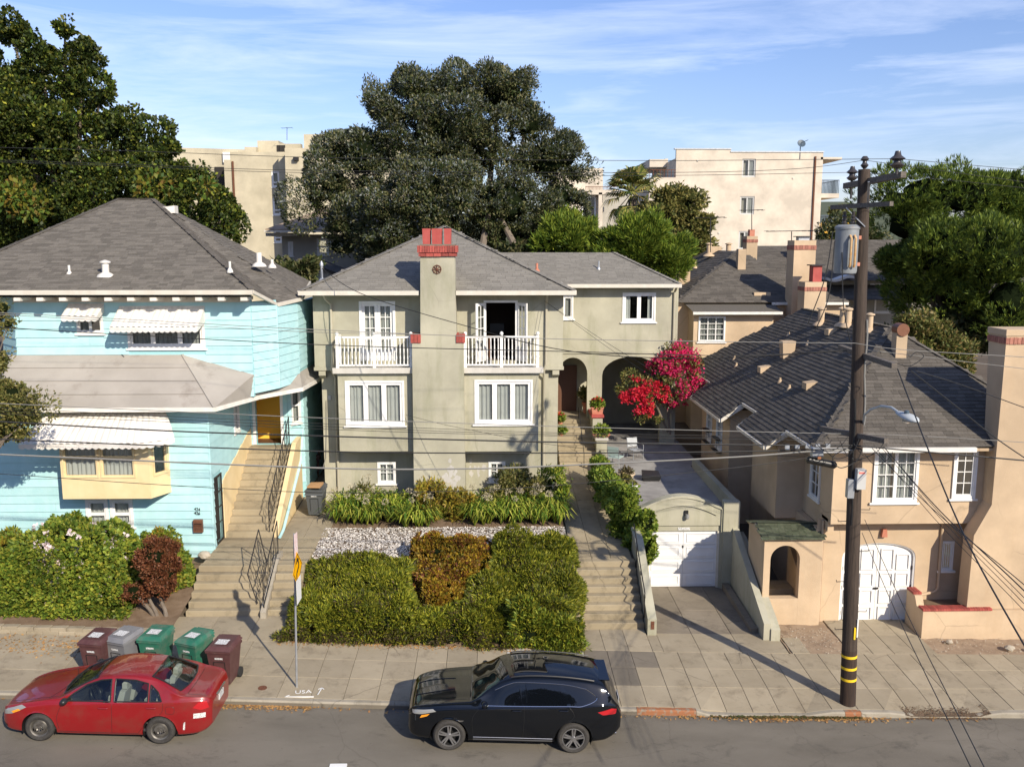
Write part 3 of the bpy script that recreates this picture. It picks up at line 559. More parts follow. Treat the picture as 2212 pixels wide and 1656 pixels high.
gv = scatter('gravel', 15000, lambda r: (lambda x, y: (x, y, zgard(x, y)+.01+r.uniform(0, .03)))(r.uniform(-5.6, 2.45), r.uniform(26.9, 29.35)), M_['gravel_white'], .035, 9)
# painted marks on the pavement
mk = inst('painted_mark', text_mesh('USA', .22, M_['marking_white'], .001), None, Matrix.Translation((PZ(655, 1495, .5).x, PZ(655, 1495, .5).y, 0)) @ Matrix.Rotation(radians(6), 4, 'Z'))
mk.location.z = zs(mk.location.x, mk.location.y)+.008; tag(mk, 'white sprayed letters USA beside the foot of the sign post', 'marking'); mk.rotation_euler = (radians(2), radians(2.4), radians(10))
mm = MB(); x0, y0 = mk.location.x, mk.location.y; z0 = zs(x0, y0)+.008
mm.box(x0-.4, x0+.3, y0-.24, y0-.215, z0-.02, z0+.002); mm.beam((x0-.4, y0-.23, z0), (x0-.3, y0-.15, z0), .025, .004); mm.beam((x0+.38, y0-.15, z0), (x0+.42, y0+.2, z0), .025, .004); mm.beam((x0+.42, y0+.2, z0), (x0+.34, y0+.12, z0), .025, .004); mm.beam((x0+.42, y0+.2, z0), (x0+.48, y0+.12, z0), .025, .004)
o = mm.build('painted_mark', M_['marking_white']); tag(o, 'white sprayed arrows around the letters by the sign post', 'marking')
p = PZ(567, 1483, .58); m = MB(); m.lathe([(.0, 0), (.11, 0), (.11, .008), (0, .008)], 20); o = m.build('utility_cover', M_['rust']); o.location = (p.x, p.y, zs(p.x, p.y)-.004); o.rotation_euler = (radians(2), radians(2.4), 0); tag(o, 'small round brown utility cover in the pavement left of the sign post', 'cover')
hb = PY(2000, 470, 900); m = MB(); N_ = 60
hp = [(-1500, 60), (-600, 60), (0, 40), (280, 46), (330, 52), (380, 46), (430, 30), (700, 50), (1500, 70)]
m.v = []; 
for j, (yy, k) in enumerate(((500, 0), (700, .55), (900, 1), (1100, 1))):
    for i in range(N_+1):
        x = lerp(-1500, 1500, i/N_); m.v.append((x, yy, 5+k*(interp(x, hp)*.9+9*noise.noise(Vector((x*.008, yy*.01, 0))))))
m.f = [(j*(N_+1)+i, j*(N_+1)+i+1, (j+1)*(N_+1)+i+1, (j+1)*(N_+1)+i) for j in range(3) for i in range(N_)]
struct(m.build('hills', M_['hill_green'], smooth=True))

def _deb(r):
    x = r.uniform(10.1, 12.2); y = KY+r.uniform(-.12, .45)*r.random(); return x, y, max(zr(x), zsl(x, y) if y > KY else zr(x))
scatter('gutter_debris', 2600, _deb, M_['soil'], .022, 12)
def _weed(r):
    x = r.choice([r.uniform(5.3, 8.4), r.uniform(6.2, 9.0)]); return x, KY-abs(r.normal(0, .05)), zr(x)+r.uniform(0, .03)
scatter('gutter_weeds', 900, _weed, leaf_mat('leaf_weed', [(.05, .07, .02), (.1, .09, .03), (.2, .12, .05)]), .035, 13)
# ------------------------------------------------------------------ roofs of single shingles
def inside(p, poly):
    r = False; n = len(poly)
    for i in range(n):
        a, b = poly[i], poly[(i+1) % n]
        if (a[1] > p[1]) != (b[1] > p[1]) and p[0] < (b[0]-a[0])*(p[1]-a[1])/(b[1]-a[1])+a[0]: r = not r
    return r
def roof(parent, planes, mt, expo=.15, w=.33, n_ind=300, tiled=None, tname='shingle', th=.012, base='roof_base', jit=.35):
    """planes: polygons whose first edge is the eave; one sheet per plane, then courses of shingles"""
    tiles = []
    for k, poly in enumerate(planes):
        P = [Vector(p) for p in poly]; MB().poly(*P).build('roof', M_[base] if tiled is None or k in tiled else M_[mt], parent)
        if tiled is not None and k not in tiled: continue
        e = (P[1]-P[0]).normalized(); nn = None
        for i in range(1, len(P)-1):
            nn = (P[i]-P[0]).cross(P[i+1]-P[0])
            if nn.length > 1e-4: break
        nn.normalize()
        if nn.z < 0: nn = -nn
        up = nn.cross(e)
        if up.z < 0: up = -up
        Q = [((p-P[0]).dot(e), (p-P[0]).dot(up)) for p in P]
        u0, u1 = min(q[0] for q in Q), max(q[0] for q in Q); v1 = max(q[1] for q in Q)
        nr = int(v1/expo)+1; v0 = min(q[1] for q in Q)
        for r in range(int(floor(v0/expo)), nr):
            v = r*expo; off = random.random()*w; u = u0-off
            while u < u1:
                ww = w*random.uniform(1-jit, 1+jit); c = (u+ww/2, v+expo*.5)
                if inside(c, Q):
                    tiles.append((P[0]+e*(u+ww/2)+up*v+nn*(.004+random.uniform(0, .004)), e, up, nn, ww-.006, k))
                u += ww
    vis = [(t[0]-CC).dot(t[3]) < 0 for t in tiles]
    order = sorted(range(len(tiles)), key=lambda i: ((0 if vis[i] else 1e4)+(tiles[i][0]-CC).length))
    L = expo*1.25
    me = None; rest = []
    tpl = [(-.5, 0, 0), (.5, 0, 0), (.5, 1, 0), (-.5, 1, 0), (-.5, 0, 1), (.5, 0, 1), (.5, 1, .15), (-.5, 1, .15)]
    fcs = [(4, 5, 6, 7), (0, 1, 5, 4), (1, 2, 6, 5), (3, 0, 4, 7)]
    m = MB(); m.v = [(a, b*L, c*th) for a, b, c in tpl]; m.f = fcs; me = m.mesh(tname, M_[mt])
    for q, i in enumerate(order):
        c, e, up, nn, ww, k = tiles[i]
        if q < n_ind:
            M = Matrix(((e.x*ww, up.x, nn.x, c.x), (e.y*ww, up.y, nn.y, c.y), (e.z*ww, up.z, nn.z, c.z), (0, 0, 0, 1)))
            inst(tname, me, parent, M)
        else:
            for f in fcs: rest.append([c+e*(tpl[j][0]*ww)+up*(tpl[j][1]*L)+nn*(tpl[j][2]*th) for j in f])
    if rest:   # one connected piece per shingle so that each keeps its own tone
        V = []; F = []
        for q, i in enumerate(order[n_ind:]):
            c, e, up, nn, ww, k = tiles[i]; n0 = len(V)
            V += [c+e*(a*ww)+up*(b*L)+nn*(g*th) for a, b, g in tpl]; F += [tuple(n0+j for j in f) for f in fcs]
        mb = MB(); mb.v = [tuple(v) for v in V]; mb.f = F; stuff(mb.build(tname+'_courses', M_[mt], parent))
def hipcap(parent, a, b, mt, w=.14):
    a, b = Vector(a), Vector(b); n = int((b-a).length/.25); m = MB()
    for i in range(n):
        p, q = a.lerp(b, i/n), a.lerp(b, (i+1.15)/n); m.beam(p+Vector((0, 0, .035)), q+Vector((0, 0, .022)), w*2, .02)
    m.build('ridge_cap', M_[mt], parent)
def gutter(parent, pts, mt='gutter_paint', h=.15, w=.12):
    for a, b in zip(pts, pts[1:]): MB().beam(a, b, w, h).build('gutter', M_[mt], parent)
def pipe(parent, pts, r=.045, mt='downpipe_paint', name='downpipe'): return MB().tube(pts, r, 8).build(name, M_[mt], parent, smooth=True)
def vent(parent, p, h=.35, r=.05, mt='galv', flash=True, cap=False):
    m = MB(); p = Vector(p); m.tube([p-Vector((0, 0, .1)), p+Vector((0, 0, h))], r, 10)
    if flash: m.lathe([(r*2.6, -.06), (r*2.2, .02), (r*1.1, .09)], 10, p)
    if cap: m.lathe([(r*1.0, h), (r*1.5, h+.01), (r*1.5, h+.05), (r*.2, h+.1)], 12, p)
    return m.build('vent_pipe', M_[mt], parent, smooth=True)
def boxvent(parent, p, mt='stucco_beige', w=.4, h=.18, d=.35, side=-1):
    x, y, z = p; MB().prism([(x-w/2, y-d/2, z-.1), (x+w/2, y-d/2, z-.1), (x+w/2, y-d/2, z+h*1.5), (x-w/2, y-d/2, z+h)], (0, d, 0)).build('roof_vent', M_[mt], parent)
def bricks(parent, x0, x1, y0, y1, z0, z1, n, m='red_brick', soldier=True, name='brick'):
    """a belt of upright bricks round a shaft"""
    MB().box(x0+.02, x1-.02, y0+.02, y1-.02, z0+.005, z1-.02).build('brick_core', M_['brick_mortar'], parent)
    for a, b in span(x0, x1, (x1-x0)/n): MB().box(a+.007, b-.007, y0-random.uniform(0, .008), y0+.08, z0+random.uniform(0, .01), z1+random.uniform(-.006, .006), .006).build(name, M_[m], parent)
    k = max(2, int((y1-y0)/((x1-x0)/n)))
    for xx, s in ((x0, 1), (x1, -1)):
        for a, b in span(y0+.09, y1, (y1-y0-.09)/k): MB().box(xx, xx+s*.08, a+.007, b-.007, z0+.003, z1, .006).build(name, M_[m], parent)
    MB().box(x0+.09, x1-.09, y0+.09, y1-.01, z1-.03, z1+.0).build('brick_bed', M_['brick_mortar'], parent)
# ================================================================== THE GREEN HOUSE
gh_ = thing('stucco_house', 'grey-green stucco house with twin white balconies and a tall central chimney', 'house', (-1.6, 32, 2))
G = M_['stucco_green']; YU, YL, YB, YC = 31.95, 32.15, 31.3, 30.95
EZ = 9.68
def R5(Y, *a): return RY(Y, *g5(*a))
# upper storey
uX0, uX1 = PY(*g5(120, 640), YU).x, PY(*g5(1597, 640), YU).x; uZ0 = PY(*g5(800, 868), YU).z
dl = R5(YU, 395, 480, 602, 800); dr = R5(YU, 1052, 478, 1400, 800)
dl = (dl[0], dl[1], uZ0+.22, dl[3]); dro = R5(YU, 1130, 475, 1325, 800); dro = (dro[0], dro[1], uZ0+.22, dro[3])
wall(FY(YU), uX0, uX1, uZ0, EZ-.02, [dl, dro], G, gh_)
MB().box(uX0-.03, uX1+.03, YU-.04, YU+.1, uZ0-.12, uZ0-.001).build('jetty', G, gh_)
lX0, lX1 = PY(*g5(170, 1000), YL).x, PY(*g5(1565, 1000), YL).x
sm1 = R5(YL, 498, 1430, 607, 1557); sm2 = R5(YL, 1155, 1426, 1255, 1545)
wall(FY(YL), lX0, lX1, 1.4, uZ0-.12, [sm1, sm2], G, gh_)
# side walls and back
MB().box(uX0, uX0+.18, YU+.185, 41, uZ0-.12, EZ-.02).build('wall', G, gh_); MB().box(lX0, lX0+.18, YL+.185, 41, 1.2, uZ0-.125).build('wall', G, gh_)
MB().box(uX1-.18, uX1, YU+.185, 38.2, uZ0-.12, EZ-.02).build('wall', G, gh_); MB().box(lX1-.18, lX1, YL+.185, 41, 1.2, uZ0-.125).build('wall', G, gh_)
MB().box(lX0+.2, lX1-.2, 40.8, 41, 1.2, EZ-.02).build('wall', G, gh_)
MB().box(lX0+.2, lX1-.2, YL+.2, 40.7, uZ0-.1, uZ0+.15).build('floor', M_['room_brown'], gh_)
for s, x in ((1, uX0+.25), (-1, uX1-.25)): MB().prism([(x-.12, YU-.005, uZ0-.13), (x-.12, YU-.005, uZ0-.3), (x-.12, YL-.002, uZ0-.42), (x-.12, YL-.002, uZ0-.13)], (.24, 0, 0)).build('corbel', G, gh_)
window(gh_, FY(YL), *sm1, panels=2, rows=2, cols=1, curtain=M_['curtain'], fw=.09, sw=.02, rec=.0, name='window'); window(gh_, FY(YL), *sm2, panels=2, rows=2, cols=1, curtain=M_['curtain'], fw=.09, sw=.02, rec=.0)
# french doors, left closed
def leaf(fr, u0, u1, z0, z1, parent, name='door_leaf'):
    k = fr.mb(); w = .1; d0, d1 = 0, .045
    k.box(u0, u0+w, d0, d1, z0, z1); k.box(u1-w, u1, d0, d1, z0, z1); k.box(u0+w, u1-w, d0, d1, z1-w, z1); k.box(u0+w, u1-w, d0, d1, z0, z0+.38)
    um = (u0+u1)/2; k.box(um-.014, um+.014, d0+.008, d1-.008, z0+.38, z1-w)
    for i in range(1, 4): z = z0+.38+(z1-w-z0-.38)*i/4; k.box(u0+w, u1-w, d0+.011, d1-.011, z-.013, z+.013)
    o = k.build(name, M_['white_paint'], parent); fr.mb().poly((u0+w, .022, z0+.38), (u1-w, .022, z0+.38), (u1-w, .022, z1-w), (u0+w, .022, z1-w)).build('pane', M_['glass'], o); return o
def dframe(fr, a, b, c, d, name='french_door'):
    k = fr.mb(); k.box(a-.02, a+.07, -.03, .12, c, d); k.box(b-.07, b+.02, -.03, .12, c, d); k.box(a+.07, b-.07, -.03, .12, d-.08, d); return k.build(name, M_['white_paint'], gh_)
fd = dframe(FY(YU), *dl); um = (dl[0]+dl[1])/2
leaf(Fr((0, YU+.05, 0)), dl[0]+.07, um-.002, dl[2], dl[3]-.08, fd); leaf(Fr((0, YU+.05, 0)), um+.002, dl[1]-.07, dl[2], dl[3]-.08, fd)
curtain_mb(FY(YU), dl[0]+.05, dl[1]-.05, dl[2]+.1, dl[3]-.1, .17).build('curtain', M_['curtain'], fd)
fd2 = dframe(FY(YU), *dro); wl = (dro[1]-dro[0])/2-.05
for s, x, ang in ((-1, dro[0]+.02, 128), (1, dro[1]-.02, 52)):
    a = radians(ang); u = Vector((cos(a), -sin(a), 0)); leaf(Fr((x, YU-.035, 0), u, (sin(a), cos(a), 0)), 0, wl, dro[2], dro[3]-.08, fd2)
# the dark room behind the open door with a table, a screen and a chair back
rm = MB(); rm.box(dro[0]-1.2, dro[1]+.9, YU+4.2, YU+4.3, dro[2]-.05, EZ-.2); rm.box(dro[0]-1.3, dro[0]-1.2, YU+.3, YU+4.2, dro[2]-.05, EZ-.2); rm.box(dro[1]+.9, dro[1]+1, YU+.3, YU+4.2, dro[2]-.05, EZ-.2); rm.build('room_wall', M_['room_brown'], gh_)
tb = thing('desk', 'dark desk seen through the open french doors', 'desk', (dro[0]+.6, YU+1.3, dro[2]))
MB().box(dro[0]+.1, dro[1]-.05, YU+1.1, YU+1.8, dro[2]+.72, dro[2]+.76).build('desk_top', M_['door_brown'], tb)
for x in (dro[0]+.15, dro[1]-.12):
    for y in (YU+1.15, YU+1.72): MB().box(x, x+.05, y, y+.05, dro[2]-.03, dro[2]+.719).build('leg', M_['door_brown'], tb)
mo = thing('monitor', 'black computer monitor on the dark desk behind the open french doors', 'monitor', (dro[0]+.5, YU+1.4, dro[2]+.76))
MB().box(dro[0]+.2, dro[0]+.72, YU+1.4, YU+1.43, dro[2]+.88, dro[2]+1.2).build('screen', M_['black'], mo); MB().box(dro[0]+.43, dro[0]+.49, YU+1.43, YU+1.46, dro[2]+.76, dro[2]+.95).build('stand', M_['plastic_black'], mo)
# bays with their three-light windows
for (zx0, zx1), wz in (((268, 706), (308, 950, 658, 1216)), ((1012, 1450), (1072, 944, 1416, 1206))):
    a, b, c, d = R5(YB, zx0, 870, zx1, 1368); w = R5(YB, *wz); d = uZ0-.04

    o = wall(FY(YB), a, b, c, d, [w], G, gh_, t=.15, name='bay'); WM[o.name] = Matrix()
    MB().box(a, a+.15, YB+.152, YL-.002, c, d).build('cheek', G, o); MB().box(b-.15, b, YB+.152, YL-.002, c, d).build('cheek', G, o); MB().box(a+.151, b-.151, YB+.152, YL-.002, c, c+.12).build('soffit', G, o)
    MB().box(a-.02, b+.02, YB-.05, YB-.001, d-.16, d-.08).build('moulding', G, o)
    window(gh_, FY(YB), *w, panels=3, fw=.075, sw=.085, curtain=M_['curtain'], rec=.0)
# balconies
for (zx0, zx1), side in (((236, 706), 0), ((1010, 1476), 1)):
    a, b, c, d = R5(YB-.12, zx0, 843, zx1, 866); bz = uZ0-.02

    o = MB().box(a, b, YB-.14, YU-.002, bz, bz+.07).build('balcony', M_['concrete_light'], gh_)
    MB().prism([(a-.02, YB-.16, bz-.1), (a-.02, YB-.22, bz+.1), (a-.02, YB-.145, bz+.1), (a-.02, YB-.145, bz-.1)], (b-a+.04, 0, 0)).build('fascia', M_['white_trim'], o)
    p0, p1 = (PY(*g5(262, 750), YB).x, PY(*g5(697, 750), YB).x) if not side else (PY(*g5(1018, 750), YB).x, PY(*g5(1445, 750), YB).x)
    zt_ = PY(*g5(600, 686), YB).z; y = YB-.08
    for pu in (p0, (p0+p1)/2, p1):
        m = MB(); m.box(pu-.05, pu+.05, y-.05, y+.05, bz+.071, zt_+.02, .01); m.lathe([(.02, 0), (.055, .03), (.065, .07), (.05, .115), (.01, .14)], 12, (pu, y, zt_+.02)); m.lathe([(.062, .0), (.07, .03), (.062, .06)], 12, (pu, y, bz+.45)); m.build('newel', M_['white_paint'], o, smooth=True)
    for q0, q1 in ((p0, (p0+p1)/2), ((p0+p1)/2, p1)):
        MB().box(q0+.051, q1-.051, y-.04, y+.04, zt_-.06, zt_).build('rail', M_['white_paint'], o); MB().box(q0+.051, q1-.051, y-.03, y+.03, bz+.16, bz+.21).build('rail', M_['white_paint'], o)
        bm_ = MB(); bm_.box(-.018, .018, -.018, .018, 0, .12); bm_.lathe([(.016, .12), (.026, .22), (.015, .34), (.024, .46), (.016, zt_-.06-bz-.33)], 8); bm_.box(-.018, .018, -.018, .018, zt_-.06-bz-.33, zt_-.06-bz-.21); me = bm_.mesh('baluster', M_['white_paint'])
        for i in range(9): inst('baluster', me, o, Matrix.Translation((lerp(q0+.05, q1-.05, (i+.5)/9), y, bz+.21)))
    # returns to the wall
    for pu in (p0, p1):
        MB().box(pu-.035, pu+.035, y+.051, YU-.03, zt_-.06, zt_).build('rail', M_['white_paint'], o)
        for i in range(4): inst('baluster', me, o, Matrix.Translation((pu, lerp(y+.1, YU-.05, (i+.5)/4), bz+.21)))
# chimney
ca, cb, cz, cd = R5(YC, 706, 700, 1014, 1590); cz = 1.6; zsh = PY(*g5(730, 727), YC).z
ua, ub = PY(*g5(752, 700), YC).x, PY(*g5(966, 700), YC).x; ta, tb_, = PY(*g5(747, 220), YC).x+.02, PY(*g5(957, 220), YC).x-.02; ztc = PY(*g5(850, 216), YC).z
ch = MB(); ch.hexa([(ca, YC, cz), (cb, YC, cz), (cb, YL, cz), (ca, YL, cz), (ca+.02, YC, zsh), (cb-.02, YC, zsh), (cb-.02, YL, zsh), (ca+.02, YL, zsh)])
ch.hexa([(ua, YC, zsh), (ub, YC, zsh), (ub, YC+1.0, zsh), (ua, YC+1.0, zsh), (ta, YC+.05, ztc), (tb_, YC+.05, ztc), (tb_, YC+1.0, ztc), (ta, YC+1.0, ztc)])
cho = ch.build('chimney', G, gh_)
for a, b in ((ca+.0, ua-.01), (ub+.01, cb)):
    bricks(cho, a-.03, b+.03, YC-.04, YC+.7, zsh+.002, zsh+.30, 3)
zc1 = PY(*g5(850, 152), YC).z
bricks(cho, ta-.1, tb_+.1, YC-.06, YC+1.06, ztc+.13, zc1, 16)
bricks(cho, ta-.06, tb_+.06, YC-.02, YC+1.03, ztc+.001, ztc+.125, 5)
MB().box(ta-.02, tb_+.02, YC+.02, YC+.98, zc1, zc1+.05).build('cap', M_['concrete_dark'], cho)
zp1 = PY(*g5(850, 50), YC).z
for a, b in ((765, 808), (821, 877), (893, 931)):
    x0, x1 = PY(*g5(a, 90), YC+.2).x, PY(*g5(b, 90), YC+.2).x; k = MB(); k.hexa([(x0, YC+.2, zc1+.05), (x1, YC+.2, zc1+.05), (x1, YC+.75, zc1+.05), (x0, YC+.75, zc1+.05), (x0-.01, YC+.19, zp1), (x1+.01, YC+.19, zp1), (x1+.01, YC+.76, zp1), (x0-.01, YC+.76, zp1)]); k.build('flue_pot', M_['clay_red'], cho)
sx, sz_ = PY(*g5(850, 292), YC).x, PY(*g5(850, 292), YC).z
sm = MB(); sm.tube([(sx+.14*cos(a), YC-.0+.02, sz_+.14*sin(a)) for a in np.linspace(0, 2*pi, 21)], .014, 6)
for i in range(4): a = pi*i/4; sm.beam((sx-.16*cos(a), YC+.01, sz_-.16*sin(a)), (sx+.16*cos(a), YC+.01, sz_+.16*sin(a)), .022)
sm.ico((sx, YC+.0, sz_), .035, 1); sm.build('anchor_star', M_['rust'], cho)
# peeled white patches low on the chimney and wall
def peel(parent, y, cx, cz_, w, h, n, seed):
    r = random.Random(seed); m = MB()
    for _ in range(n):
        px, pz = cx+r.gauss(0, w), cz_+r.gauss(0, h); k = 9; s = r.uniform(.03, .13); off = r.uniform(.0005, .0018)
        m.poly(*[(px+s*r.uniform(.45, 1)*cos(2*pi*i/k), y-.002-off, pz+1.5*s*r.uniform(.45, 1)*sin(2*pi*i/k)) for i in range(k)])
    return m.build('peeled_paint', M_['concrete_light'], parent)
q = PY(*g5(930, 1500), YC); peel(cho, YC, q.x, q.z-.1, .25, .28, 34, 3); q = PY(*g5(1090, 1470), YL); peel(gh_, YL, q.x, q.z, .2, .15, 10, 5)
# roof
ap = PY(*g5(880, 40), 36.2); apz = ap.z; ax0, ax1 = PY(960, 488, 36.2).x, PY(972, 488, 36.2).x
e0, e1 = PY(648, 628, 31.2).x, PY(1240, 627, 31.2).x; ez = EZ+.02; yb = 41.5
A, B, C_, D = (e0, 31.2, ez), (e1, 31.2, ez), (e1, yb, ez), (e0, yb, ez); P1, P2 = (ax0, 36.2, apz), (ax0+.12, 36.6, apz)
roof(gh_, [[A, B, P1], [B, C_, P2, P1], [C_, D, P2], [D, A, P1, P2]], 'shingle_grey', .15, .33, 300, tiled=(0, 1, 3))
for a, b in ((A, P1), (B, P1)): hipcap(gh_, a, b, 'shingle_grey', .11)
MB().box(e0+.05, e1-.05, 31.25, yb-.05, ez-.12, ez-.02).build('soffit', G, gh_)
xx = PY(*g5(745, 430), 31.2).x, PY(*g5(963, 430), 31.2).x
gutter(gh_, [(e0-.05, 31.15, ez-.06), (xx[0], 31.15, ez-.06)]); gutter(gh_, [(xx[1], 31.15, ez-.06), (e1+.05, 31.15, ez-.06)]); gutter(gh_, [(e0-.03, 31.2, ez-.06), (e0-.03, yb, ez-.06)]); gutter(gh_, [(e1+.03, 31.2, ez-.06), (e1+.03, 38, ez-.06)])
x = PY(*g5(232, 800), YU).x; pipe(gh_, [(x-.12, 31.2, ez-.12), (x-.12, 31.5, ez-.28), (x, YU-.07, ez-.5), (x, YU-.07, uZ0+.2), (x-.03, YU-.1, uZ0-.1), (x+.05, YL-.07, uZ0-.4), (x+.05, YL-.07, 2.0)])
x = PY(*g5(1495, 800), YU).x; pipe(gh_, [(x, 31.2, ez-.12), (x, 31.5, ez-.28), (x, YU-.07, ez-.5), (x, YU-.1, uZ0+.1), (x-.08, YU-.1, uZ0-.15), (x-.06, YL-.07, uZ0-.45), (x-.06, YL-.07, 2.0)])
wh = PY(*g5(170, 360), 32.2); m = MB(); m.tube([(wh.x, 32.2, wh.z-.2), (wh.x, 32.2, wh.z+.5)], .04, 8); m.lathe([(.06, .5), (.07, .6), (.02, .7)], 10, (wh.x, 32.2, wh.z)); m.lathe([(.16, -.05), (.06, .1)], 10, (wh.x, 32.2, wh.z)); m.build('service_mast', M_['galv'], gh_, smooth=True)
WEATHERHEAD = Vector((wh.x, 32.2, wh.z+.45))
# ---- wing with the two arches
YW = 38.3; wx0, wx1 = lX1-.5, PY(*g6(1025, 400), YW).x; wz1 = PY(*g6(600, 132), YW).z
def R6(*a): return RY(YW, *g6(*a))
w1 = R6(632, 184, 868, 392); w2 = R6(208, 206, 284, 370)
a1 = R6(176, 644, 383, 970); a2 = R6(488, 638, 905, 960)
a1 = (a1[0], a1[1], 3.86, a1[3]); a2 = (a2[0], a2[1], 3.2, a2[3])
zA = max(a1[3], a2[3])+.12
wall(FY(YW), wx0, wx1, zA, wz1, [w1, w2], G, gh_, .25)
def archwall(fr, u0, u1, z0, z1, archs, m_, parent, t=.25, n=14, name='wall', flat=False):
    """wall with arched openings: (u0,u1,floor,crown,spring height)"""
    m = fr.mb(); xs = [u0]
    for a, b, f, c, sp in archs: xs += [a, b]
    xs.append(u1)
    for i in range(0, len(xs), 2):
        a, b = xs[i], xs[i+1]
        if b-a > .01: m.poly((a, 0, z0), (b, 0, z0), (b, 0, z1), (a, 0, z1)); m.poly((b, t, z0), (a, t, z0), (a, t, z1), (b, t, z1))
    m.poly((u0, 0, z0), (u0, 0, z1), (u0, t, z1), (u0, t, z0)); m.poly((u1, 0, z0), (u1, t, z0), (u1, t, z1), (u1, 0, z1)); m.poly((u0, 0, z1), (u1, 0, z1), (u1, t, z1), (u0, t, z1))
    for a, b, f, c, sp in archs:
        r = (b-a)/2; cx = (a+b)/2; pts = [(cx-r*cos(pi*i/n), sp+(c-sp)*sin(pi*i/n)) for i in range(n+1)]
        for (xa, za), (xb, zb_) in zip(pts, pts[1:]):
            m.poly((xa, 0, za), (xb, 0, zb_), (xb, 0, z1), (xa, 0, z1)); m.poly((xb, t, zb_), (xa, t, za), (xa, t, z1), (xb, t, z1)); m.poly((xa, 0, za), (xa, t, za), (xb, t, zb_), (xb, 0, zb_))
        m.poly((a, 0, z0), (a, 0, sp), (a, t, sp), (a, t, z0)); m.poly((b, 0, z0), (b, t, z0), (b, t, sp), (b, 0, sp))
        if f > z0: m.box(a+.001, b-.001, .002, t-.002, z0, f)
    return m.build(name, m_, parent)
archwall(FY(YW), wx0, wx1, 2.2, zA-.001, [(a1[0], a1[1], 3.86, a1[3], a1[3]-.72), (a2[0], a2[1], 2.3, a2[3], a2[3]-.8)], G, gh_, .3)
MB().box(wx0+.2, wx1, YW-.05, YW-.001, zA+.02, zA+.13).build('moulding', G, gh_)
MB().box(wx1-.25, wx1, YW+.31, 43, 2.2, wz1).build('wall', G, gh_); MB().box(wx0, wx1-.26, 42.75, 43, 2.2, wz1).build('wall', G, gh_)
MB().box(wx0, wx1-.26, YW+.31, 42.7, zA+.02, zA+.2).build('floor', G, gh_)
MB().box(wx0, a1[1]+.35, 39.9, 40.05, 3.7, zA).build('wall', G, gh_)
dd = MB(); dd.box(a1[0]+.1, a1[0]+.95, 39.82, 39.895, 3.88, 5.95); dd.build('front_door', M_['door_brown'], gh_)
window(gh_, FY(YW), *w1, panels=2, fw=.07, sw=.08, curtain=M_['curtain'], rec=.0, gap=(.22, .8)); window(gh_, FY(YW), *w2, fw=.06, sw=.05, curtain=M_['blind'], rec=.0)
k = MB(); wez = wz1+.06; wr = PY(1320, 546, 42.0); wl_ = PY(1095, 546, 42.0).x; ex1 = PY(1470, 612, 37.8).x
W0, W1, W2, W3, W4 = (e1-1.2, 37.8, wez), (ex1, 37.8, wez), (ex1, 43.6, wez), (wr.x, 41.0, wr.z), (wl_-1.5, 41.0, wr.z)
roof(gh_, [[W0, W1, W3, W4], [W1, W2, W3], [W2, (e1-1.2, 43.6, wez), W4, W3]], 'shingle_grey', .15, .33, 0, tiled=(0,), tname='wing_shingle')
hipcap(gh_, W1, W3, 'shingle_grey', .1)
gutter(gh_, [(PY(*g6(235, 120), 37.75).x, 37.75, wez-.06), (ex1+.04, 37.75, wez-.06)])
pipe(gh_, [(wx1-.18, 37.8, wez-.1), (wx1-.18, YW-.06, wez-.35), (wx1-.18, YW-.06, 3.3)], .05)
v = PY(*g6(463, 85), 39.3); vent(gh_, (v.x, 39.3, lerp(wez, wr.z, 1.5/3.2)), .35, .04); v = PY(1160, 580, 34.5); vent(gh_, (v.x, 34.6, v.z-.1), .3, .05, 'terracotta')
# meter, conduit and small items on the wall
x = PY(*g5(215, 1050), YL).x; z = PY(*g5(215, 1050), YL).z; MB().box(x-.05, x+.05, YL-.06, YL-.001, z-.08, z+.08).build('junction_box', M_['box_grey'], gh_); pipe(gh_, [(x-.12, YL-.03, z-.1), (x-.15, YL-.03, z-1.2), (x-.2, YL-.03, z-2.2), (x-.32, YL-.03, z-2.6)], .012, 'cable_grey', 'conduit')
# planter pillar with pots beside the porch steps
def pot(p, r, h, m_, lb, cat='pot', plant=None, group=None, box=None):
    t = thing('flower_pot', lb, cat, p, 0, group); k = MB()
    if box: k.hexa([(-box[0]*.85, -box[1]*.85, 0), (box[0]*.85, -box[1]*.85, 0), (box[0]*.85, box[1]*.85, 0), (-box[0]*.85, box[1]*.85, 0), (-box[0], -box[1], h), (box[0], -box[1], h), (box[0], box[1], h), (-box[0], box[1], h)]); k.box(-box[0]-.015, box[0]+.015, -box[1]-.015, box[1]+.015, h-.05, h)
    else: k.lathe([(r*.68, 0), (r*.95, h*.85), (r*1.08, h*.85), (r*1.08, h), (r*.95, h), (r*.9, h*.9)], 18)
    k.build('pot', M_[m_], t, True, smooth=not box); MB().lathe([(.01, h*.86), ((r if not box else min(box))*.92, h*.88), (.01, h*.885)], 12).build('soil', M_['soil'], t, True); return t
pl = thing('planter_pillar', 'green stucco pillar with a red cap, holding the pots beside the porch steps', 'pillar', (4.75, 37, 2.4))
z = PY(*g6(455, 1070), 36.9).z; xa, xb = PY(*g6(422, 1100), 36.9).x, PY(*g6(492, 1100), 36.9).x
MB().box(xa, xb, 36.9, 38.28, 2.2, z).build('shaft', G, pl); MB().box(xa-.05, xb+.05, 36.84, 38.27, z+.001, z+.12, .015).build('cap', M_['clay_red'], pl)
POT1 = pot(((xa+xb)/2, 37.2, z+.12), .2, .3, 'terracotta', 'square terracotta pot with red geraniums, the higher one beside the porch steps', box=(.25, .2))
